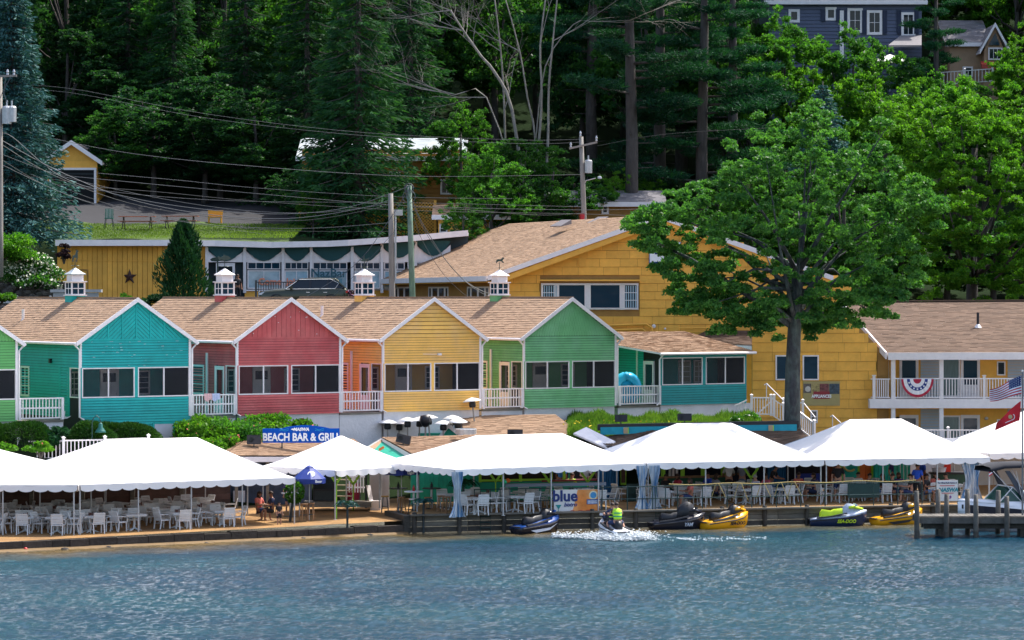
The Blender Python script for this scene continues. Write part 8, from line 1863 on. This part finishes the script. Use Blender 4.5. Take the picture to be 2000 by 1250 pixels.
person('person in dark blue shirt behind the counter left of the blue curtain', BS(1158,.8,1.4), .6, 'stand', NVC, BKC, True, skin=SKIN2)
person('seated guest in dark top left of the lime columns', G(1304,985,.79)+Vector((0,1.2,0)), .5, 'sit', BKC, DNC, skin=SKIN2)
person('seated guest with bare arms right of the first vinyl curtains', G(1325,985,.79)+Vector((0,1.4,0)), -1.0, 'sit', RDC, BKC, skin=SKIN2, long=True)
person('woman in coral top seated at the railing below the second lime column', G(1347,992,.79)+Vector((0,.4,0)), -1.4, 'sit', PIK, NVC, skin=SKIN2, long=True)
person('man in white t-shirt with grey print leaning on the open bar', BS(1433,.80,-1.0), pi, 'lean', WTC, BKC, True)
person('man in grey blue shirt leaning on the bar next to the white t-shirt', BS(1458,.80,-.9), pi-.3, 'lean', GYC, DNC, True)
person('bald man in pale lilac shirt seated with crossed arms near the railing', G(1476,985,.79)+Vector((0,.6,0)), pi+.5, 'sit', cloth('lilac',(.40,.40,.52)), NVC, hair=HAIRG)
person('person in red and blue clothes seated left of the long blue curtain', G(1500,985,.79)+Vector((0,1.5,0)), -.8, 'sit', cloth('rose',(.55,.12,.18)), DNC, skin=SKIN2)
person('dark haired person in black leaning beside the blue curtain', G(1514,985,.79)+Vector((0,1.8,0)), 1.2, 'lean', BKC, DNC, True, skin=SKIN2)
person('heavy man in black t-shirt and navy shorts standing at the railing', G(1638,983,.79)+Vector((0,.2,0)), -.3, 'stand', BKC, NVC, sc=1.1)
person('man in royal blue t-shirt and black trousers standing near the seated guests', G(1792,981,.79), pi-.5, 'stand', BLC, BKC, True, skin=SKIN2, sc=1.02)
person('person in purple shirt standing behind the tall turquoise chair', BS(1750,.8,-.6), .5, 'stand', PUR, BKC, True)
person('person in blue shirt standing behind, right of the royal blue man', BS(1812,.8,-1.5), 2, 'stand', BLC, BKC, True, skin=SKIN2)
for i, (px, dy, rz, s, lab) in enumerate(((1708,1.6,1.2,NVC,'dark haired guest with back turned, left of the pole with black shirts'),(1728,1.2,-1.0,BKC,'guest in black top with white bag at the front table'),(1752,1.3,1.3,BKC,'guest in black with printed shirt facing left across the table'),(1765,2.0,-.6,PUR,'guest in dark purple seated behind the front table'),(1782,1.0,-1.6,BKC,'seated guest just left of the royal blue man'),(1818,1.2,1.0,BKC,'leaning guest in black right of the royal blue man'),(1856,1.6,-1.2,RDC,'seated guest in dark red beside the cream chair back'))):
    person(lab, G(px,984,.79)+Vector((0,dy,0)), rz, 'sit', s, DNC if i % 2 else NVC, skin=SKIN2 if i % 2 else SKIN, long=i in (1,3))
for i, (px, dy, rz, s, lab) in enumerate(((1262,2.0,.8,WTC,'seated guest in white between the two pairs of vinyl curtains'),(1388,2.6,-.9,BLC,'seated guest in blue below the third lime column'),(1405,1.6,2.2,GYC,'seated guest in grey below the fourth lime column'),(1570,2.4,.3,PIK,'seated guest in coral before the blue counter'),(1596,2.0,-1.2,NVC,'seated guest in navy left of the tent joint'),(1120,2.3,2.6,LIM,'seated guest in lime behind the bistro banner'),(1010,2.2,.5,RDC,'seated guest in crimson under the banner tent ledge'),(1690,2.8,.2,WTC,'seated guest in white before the orange doors'),(1842,2.4,.4,PIK,'seated guest in coral by the radio banner'))):
    person(lab, G(px,985,.79)+Vector((0,dy,0)), rz, 'sit', s, DNC if i % 2 else NVC, skin=SKIN2 if i % 3 == 0 else SKIN, long=i % 2 == 0)
person('person in dark clothes standing at the roadside bar entrance', W(464,590,179), .4, 'stand', BKC, BKC, True, skin=SKIN2, sc=.92)
drv = person('driver with arm on the open window of the parked car', W(600,595,171.3)-Vector((0,0,.15)), -pi/2, 'sit', cloth('pale_pink',(.6,.45,.5)), DNC, long=True)
# ================================================================ jet skis
def jetski(label, loc, rz, hullc, deckc, seatc, accent, words=None, wc=None, bars=True, cover=False):
    t = thing('jet_ski', label, 'jet ski', loc, rz)
    h = MB(); S_ = []
    for x, w_, zk, zs in ((-1.55,.50,.0,.22),(-1.5,.56,-.10,.26),(-.6,.60,-.16,.30),(.4,.60,-.18,.36),(1.0,.50,-.14,.44),(1.4,.30,-.02,.52),(1.65,.06,.22,.58)):
        S_.append([(x,-w_,zs),(x,-w_*.97,zs-.10),(x,-w_*.75,zk+.10),(x,0,zk-.06),(x,w_*.75,zk+.10),(x,w_*.97,zs-.10),(x,w_,zs)])
    h.loft(S_); h.build('hull', hullc, t, smooth=True)
    d = MB(); S_ = []
    for x, w_, zs, zc in ((-1.55,.50,.22,.25),(-1.2,.56,.26,.30),(-.6,.60,.30,.36),(.4,.60,.36,.52),(1.0,.50,.44,.66),(1.4,.30,.52,.66),(1.66,.05,.58,.62)):
        S_.append([(x,-w_-.01,zs-.02),(x,-w_*.8,zs+.06),(x,-w_*.35,zc),(x,w_*.35,zc),(x,w_*.8,zs+.06),(x,w_+.01,zs-.02)])
    d.loft(S_); d.build('deck', deckc, t, smooth=True)
    s = MB(); s.loft([[(x,-w_,z0),(x,-w_*.8,z1),(x,w_*.8,z1),(x,w_,z0)] for x, w_, z0, z1 in ((-1.0,.16,.28,.50),(-.85,.22,.28,.66),(-.35,.2,.30,.60),(-.2,.2,.32,.66),(.3,.17,.36,.70),(.45,.12,.4,.66))]); s.build('seat', seatc, t, smooth=True)
    c = MB(); c.loft([[(x,-w_,z0),(x,-w_*.6,z1),(x,w_*.6,z1),(x,w_,z0)] for x, w_, z0, z1 in ((.30,.20,.36,.74),(.55,.26,.42,.92),(.85,.28,.46,.88),(1.2,.22,.5,.74),(1.5,.08,.55,.66))]); c.build('console', deckc if seatc is not BLK else BLK, t, smooth=True)
    a = MB(); a.loft([[(x,-w_,z0),(x,-w_*.7,z1),(x,w_*.7,z1),(x,w_,z0)] for x, w_, z0, z1 in ((.62,.30,.70,.80),(.95,.33,.72,.84),(1.45,.12,.64,.72))]); a.build('hood_panel', accent, t, smooth=True)
    for y in (-.61,.61): MB().tube([(-1.5,y*.92,.20),(-.6,y,.26),(.4,y,.32),(1.0,y*.84,.40),(1.45,y*.4,.50)], .025, 5).build('rub_rail', BLK, t)
    b = MB(); b.tube([(.50,-.34,.98),(.55,-.12,.96),(.58,0,.94),(.55,.12,.96),(.50,.34,.98)], .02, 6); b.tube([(.75,0,.8),(.57,0,.95)], .05, 6); b.build('handlebar', BLK, t)
    for y in (-.34,.34): MB().loft([[(.95,y-.09,.80),(.95,y+.09,.80),(.95,y+.08,.90),(.95,y-.08,.90)],[(1.1,y-.06,.82),(1.1,y+.06,.82),(1.1,y+.05,.88),(1.1,y-.05,.88)]]).build('mirror', deckc if not cover else BLK, t)
    MB().box(-1.62,-1.15,-.36,.36,.24,.275).build('swim_platform', BLK, t)
    if words:
        text(words, .20, wc, t, M4((.45,-.605,.12), rx=R(8)), bold=.006, shear=.3, sx=1.2); 
        w2 = text(words, .20, wc, t, M4((.45,.605,.12), rz=pi), bold=.006, shear=.3, sx=1.2)
    if cover: MB().loft([[(x,-w_,.34),(x,-w_*.7,z1),(x,w_*.7,z1),(x,w_,.34)] for x, w_, z1 in ((-.1,.2,.6),(.2,.3,.95),(.55,.34,1.12),(.8,.33,1.05),(1.1,.3,.72),(1.4,.12,.6))]).build('storage_cover', BLK, t, smooth=True)
    for y in (-.5,.5): MB().loft([[(x,y-.10,z),(x,y+.10,z),(x,y+.08,z+.05),(x,y-.08,z+.05)] for x, z in ((-1.2,.30),(-.4,.36),(.5,.50))]).build('footwell', BLK, t)
    for s in (-1,1): MB().prism([(-1.0,s*.615,.12),(.5,s*.615,.20),(1.05,s*.53,.34),(.4,s*.62,.10),(-.6,s*.615,.02)], (0,s*.012,0)).build('side_graphic', BLK if hullc is not JK else JS, t) if not words else None
    t.scale = (.8,.8,1.06); return t
def jloc(px, off=-.95): 
    x = 0
    for _ in range(4): x = (px-1000)/F*(shore(x)+off)
    return Vector((x, shore(x)+off, .02))
JB, JK, JY, JW = plain('gel_blue',(.006,.05,.22),.25), plain('gel_black',(.012,.014,.025),.22), plain('gel_yellow',(.75,.36,.01),.25), plain('gel_white',(.75,.76,.8),.25)
JL, JN, JS = plain('gel_lime',(.50,.68,.02),.3), plain('gel_navy',(.015,.03,.08),.25), plain('gel_silver',(.45,.50,.60),.25)
jetski('blue and black watercraft moored just left of the bistro banner', jloc(1048,-1.3), .75, JK, JB, BLK, JK)
jetski('black watercraft under a dark cover beside the vinyl curtains', jloc(1322), .3, JK, JK, BLK, JK, 'YAM', JS, cover=True)
jetski('yellow watercraft with black seat moored behind the black one', jloc(1415,-.9), .62, JY, JY, BLK, JY, 'SEA-DOO', JK)
jetski('navy and lime green watercraft moored in front of the man in black', jloc(1635,-.9), .02, JN, JS, JL, JL, 'SEA-DOO', JL)
jetski('yellow watercraft with orange bow next to the dock pile', jloc(1752,-.9), .45, JY, JY, BLK, JY, None, None)
mv = Vector((4.35, 131.6, .03)); jr = pi/2+.32
jetski('white watercraft ridden by two people leaving a foaming wake', mv, jr, JW, JW, BLK, JN)
def onski(x, z): q = Matrix.Rotation(jr,3,'Z')@Vector((x,0,z)); return mv+q
p1 = person('rider in dark vest steering the white watercraft', onski(.05,.12), jr+pi/2, 'ride', NVC, BKC, skin=SKIN)
p2 = person('rear rider in lime life vest and navy shorts on the white watercraft', onski(-.45,.17), jr+pi/2, 'ride', None, NVC, skin=SKIN)
def vest(p, c, c2, pose='ride'):
    q = POSE[pose]; a, b = Vector(q['sp']), Vector(q['ch']); v = MB(); v.loft([[((.195*math.cos(t))*f, a.y+(z-a.z)/(b.z-a.z)*(b.y-a.y)+.15*math.sin(t)*f, z) for t in np.linspace(0,2*pi,13)[:-1]] for z, f in ((a.z-.14,.92),(a.z-.02,1.0),(b.z-.06,1.08),(b.z+.06,1.0),(b.z+.11,.62))])
    o = v.build('life_vest', c, p, smooth=True); s = MB()
    for z in (a.z-.04, b.z-.10): s.loft([[((.205*math.cos(t)), a.y+(z-a.z)/(b.z-a.z)*(b.y-a.y)+.16*math.sin(t), z+dz) for t in np.linspace(0,2*pi,13)[:-1]] for dz in (0,.045)], close=False)
    s.build('vest_band', c2, o)
vest(p2, LIM, cloth('teal_green',(.0,.28,.22))); vest(p1, cloth('vest_navy',(.02,.04,.09)), LIM)
# ================================================================ speedboat, dock, flags
bt = thing('speedboat', 'white and dark grey speedboat with black folding top moored behind the dock', 'boat', (19.6, 135.0, .02), .26); bt.scale = (.9,.9,1.22)
h = MB(); S_ = []
for x, w_, zk, zs in ((0,.05,.55,1.02),(.35,.42,.2,1.02),(1.0,.82,-.1,1.0),(2.0,1.12,-.28,.96),(3.5,1.22,-.32,.90),(6.2,1.2,-.3,.86)):
    S_.append([(x,-w_,zs),(x,-w_*.96,zs-.32),(x,-w_*.8,zk+.25),(x,0,zk),(x,w_*.8,zk+.25),(x,w_*.96,zs-.32),(x,w_,zs)])
h.loft(S_); h.build('hull', JW, bt, smooth=True)
g = MB(); 
for s in (-1,1): g.loft([[(x,s*(w_*1.0+.012),z1),(x,s*(w_*.965+.014),z0),(x,s*(w_*.965+.004),z0),(x,s*(w_*1.0),z1)] for x, w_, z1, z0 in ((.12,.17,.94,.80),(.5,.52,.93,.62),(1.0,.82,.90,.45),(2.0,1.12,.84,.38),(3.5,1.22,.72,.40),(4.6,1.2,.56,.52))])
g.build('dark_side_panel', plain('gel_charcoal',(.03,.032,.045),.2), bt)
d = MB(); d.loft([[(x,-w_,z),(x,-w_*.6,z+.10),(x,w_*.6,z+.10),(x,w_,z)] for x, w_, z in ((.02,.05,1.03),(.5,.52,1.02),(1.2,.9,1.0),(2.1,1.1,.97))]); d.build('foredeck', JW, bt, smooth=True)
MB().loft([[(2.1,-1.14,.9),(2.1,-1.0,1.06),(2.1,-.8,.9)],[(6.2,-1.2,.8),(6.2,-1.08,1.0),(6.2,-.85,.8)]]).build('gunwale', JW, bt); MB().loft([[(2.1,1.14,.9),(2.1,1.0,1.06),(2.1,.8,.9)],[(6.2,1.2,.8),(6.2,1.08,1.0),(6.2,.85,.8)]]).build('gunwale', JW, bt)
ws_ = MB(); A = [(1.75,-.95,1.02),(2.5,-.86,1.55),(2.5,.86,1.55),(1.75,.95,1.02)]; ws_.prism(A, (.02,0,.0)); ws_.prism([(1.75,-.96,1.02),(2.5,-.87,1.55),(3.2,-.98,1.02)], (0,.015,0)); ws_.prism([(1.75,.95,1.02),(2.5,.86,1.55),(3.2,.97,1.02)], (0,.015,0))
wo = ws_.build('windshield', plain('tinted_glass',(.02,.07,.06),.08), bt)
MB().tube([(1.75,-.97,1.03),(2.5,-.88,1.57),(2.5,.88,1.57),(1.75,.97,1.03)], .025, 6).tube([(2.5,-.88,1.57),(3.25,-1.0,1.03)], .025, 6).build('windshield_frame', WHT, wo)
for s in (-1,1): tw2 = MB(); tw2.loft([[(3.0+q*.25,s*1.12-.03,1.0),(3.35+q*.25,s*1.12-.03,1.0),(3.35+q*.25,s*1.12+.03,1.0),(3.0+q*.25,s*1.12+.03,1.0)] if k == 0 else [(2.1,s*.85-.03,2.15),(2.35,s*.85-.03,2.15),(2.35,s*.85+.03,2.15),(2.1,s*.85+.03,2.15)] for k, q in ((0,0),(1,0))]); tw2.build('tower_leg', plain('tower_charcoal',(.03,.035,.05),.3), bt); MB().tube([(3.25,-1.16,1.0),(2.42,-.88,2.2)], .022, 6).build('tower_edge', JW, bt)
bm_ = MB(); bm_.loft([[(x,-1.05,z-.16),(x,-.9,z),(x,0,z+.05),(x,.9,z),(x,1.05,z-.16)] for x, z in ((1.3,2.28),(2.0,2.40),(3.0,2.42),(4.2,2.34))], close=False); bm_.build('folding_top', mk('canvas_black',(.02,.022,.03),.9), bt, smooth=True)
for x in (1.4,2.6,4.1): MB().tube([(x,-1.05,2.15),(2.9,-1.15,1.0)], .015, 5).build('top_strut', STEEL, bt)
MB().box(3.4,4.0,-.9,-.2,.75,1.35).box(3.4,4.0,.2,.9,.75,1.35).box(4.6,6.0,-1.0,1.0,.6,.95).build('seats', JW, bt)
mb = MB(); torus(mb, .2, .02, M4((2.95,.5,1.2), rz=pi/2), n=12, m=5); mb.build('steering_wheel', BLK, bt)
# second craft behind: turquoise watercraft parts
jetski('teal and lime watercraft partly hidden behind the speedboat windshield', Vector((22.6,139.0,.15)), .1, plain('gel_teal',(.01,.28,.27),.25), MATS['gel_teal'], BLK, JL)
dock = thing('dock', 'weathered wooden dock with tall piles at the lower right', 'dock', (0,0,0)); X0, X1, Y0, Y1 = 17.35, 30.0, 131.3, 132.9
pl = MB().box(0,.17,0,Y1-Y0,0,.045).mesh('deck_plank', DOCK); x = X0
while x < X1: put('deck_plank', pl, dock, (x, Y0+.02*random.random(), .86+.006*random.random())); x += .185
MB().box(X0-.02,X1,Y0-.05,Y0-.005,.60,.855).build('fascia_beam', DOCK, dock); MB().box(X0-.02,X1,Y1+.01,Y1+.06,.60,.855).build('fascia_beam', TIMB, dock); MB().box(X0+.3,X1,Y0+.3,Y0+.5,.35,.60).build('beam', TIMBD, dock); MB().box(X0+.3,X1,Y1-.5,Y1-.3,.35,.60).build('beam', TIMBD, dock)
for x in (18.4,21.8,25.5): MB().box(x,x+.5,Y0+.4,Y1-.3,-.8,.6).build('crib', TIMBD, dock)
for i, (px, back, top) in enumerate(((1791,0,2.0),(1832,1,1.95),(1848,0,1.88),(1890,1,1.95),(1906,0,1.85),(1949,1,1.9),(1967,0,1.78),(2020,0,1.8))):
    d_ = Y0-.2 if not back else Y1+.22; m = MB().tube([(0,0,-1.2),(.01*(i%3-1),0,top*.6),(.02*(i%3-1),0,top)], [.115,.11,.10], 10); m.build('pile', DOCK, dock, loc=((px-1000)/F*d_, d_, 0), smooth=True)
    MB().tube([(0,0,-.3),(0,0,.28)], .121, 10).build('wet_band', TIMBD, dock, loc=((px-1000)/F*d_, d_, 0))
fp = thing('flagpole', 'grey metal flagpole at the right edge carrying two flags', 'flagpole', W(1997,1010,131.9)); zt_ = W(0,727,131.9).z-fp.location.z
MB().tube([(0,0,-.3),(0,0,zt_)], [.04,.03], 8).build('shaft', mk('pole_grey',(.16,.17,.19),.4,.1,4,metal=.5), fp); MB().lathe([(0,zt_),(.06,zt_+.05),(0,zt_+.11)], 10).build('finial', SILV, fp, smooth=True)
def wave(u, v, L, Hh, droop, amp=.09): return Vector((-L*u, amp*math.sin(u*7+v*2)*u**.5, -Hh*v*(1-.35*u)-droop*u+.06*math.sin(u*6+.5)*u))
uf = thing('us_flag', 'red white and blue striped flag with stars flying left from the flagpole', 'flag', W(1995,733,131.8)); L_, H_, dr_ = 1.35, .80, .62
FR_, FW_, FB_ = cloth('flag_red',(.50,.03,.05)), cloth('flag_white',(.75,.75,.78)), cloth('flag_blue',(.01,.03,.14))
for s in range(13):
    mb = MB(); n = 16; u0 = 0 if s > 6 else .4
    for i in range(n):
        a, b = u0+(1-u0)*i/n, u0+(1-u0)*(i+1)/n; mb.add([wave(a,s/13,L_,H_,dr_), wave(b,s/13,L_,H_,dr_), wave(b,(s+1)/13,L_,H_,dr_), wave(a,(s+1)/13,L_,H_,dr_)], [(0,1,2,3)])
    mb.build('stripe', FR_ if s % 2 == 0 else FW_, uf, smooth=True)
mb = MB(); n = 8
for i in range(n):
    for j in range(4): a, b, c, d = .4*i/n, .4*(i+1)/n, 7/13*j/4, 7/13*(j+1)/4; mb.add([wave(a,c,L_,H_,dr_), wave(b,c,L_,H_,dr_), wave(b,d,L_,H_,dr_), wave(a,d,L_,H_,dr_)], [(0,1,2,3)])
mb.build('union', FB_, uf, smooth=True); mb = MB()
for i in range(6):
    for j in range(5): p = wave(.035+.066*i, .05+.10*j, L_, H_, dr_); star(mb, M4((p.x,p.y-.012,p.z)), .024, .004)
mb.build('stars', FW_, uf, kind='stuff')
rf_ = thing('red_flag', 'red flag with round gold and white emblem drooping from the flagpole', 'flag', W(1994,783,131.8)); mb = MB(); n = 14
def w2(u, v): return Vector((-1.05*u-.05*v, .1*math.sin(u*6+v*1.5)*u**.5, -(.85)*v*(1-.62*u)-.95*u**1.1))
for i in range(n):
    for j in range(5): a, b, c, d = i/n, (i+1)/n, j/5, (j+1)/5; mb.add([w2(a,c), w2(b,c), w2(b,d), w2(a,d)], [(0,1,2,3)])
mb.build('cloth', cloth('flag_scarlet',(.62,.02,.03)), rf_, smooth=True)
p = w2(.42,.5)+Vector((0,-.06,0)); mb = MB(); mb.lathe([(0,-.01),(.09,0),(.0,.005)], 12, M=M4(p, rx=R(90))); mb.build('gold_emblem', plain('emblem_gold',(.55,.42,.2),.6), rf_)
mb = MB(); torus(mb, .14, .018, M4(p+Vector((.04,-.01,.0))), n=10, m=5, a0=-1.6, a1=.9); mb.tube([p+Vector((-.22,-.01,-.26)), p+Vector((-.08,-.01,-.2)), p+Vector((.02,-.01,-.16))], .015, 4); mb.build('white_scroll', FW_, rf_)
for i, (px, py, d, lab) in enumerate(((1805,905,146.5,'small red and white striped flag among the seated guests'),(1941,915,141,'small striped flag tied at the right end of the tent'))):
    t = thing('small_flag', lab, 'flag', W(px,py+12,d), 0, 'small hand flags'); MB().tube([(0,0,-.8),(0,0,.45)], .012, 5).build('stick', WOOD, t); mb = MB()
    for s in range(5): mb.prism([(0,0,.4-s*.07),(-.22,0,.25-s*.07),(-.22,0,.18-s*.07),(0,0,.33-s*.07)], (0,.01,0), mi=s % 2)
    mb.build('cloth', [FR_, FW_], t)
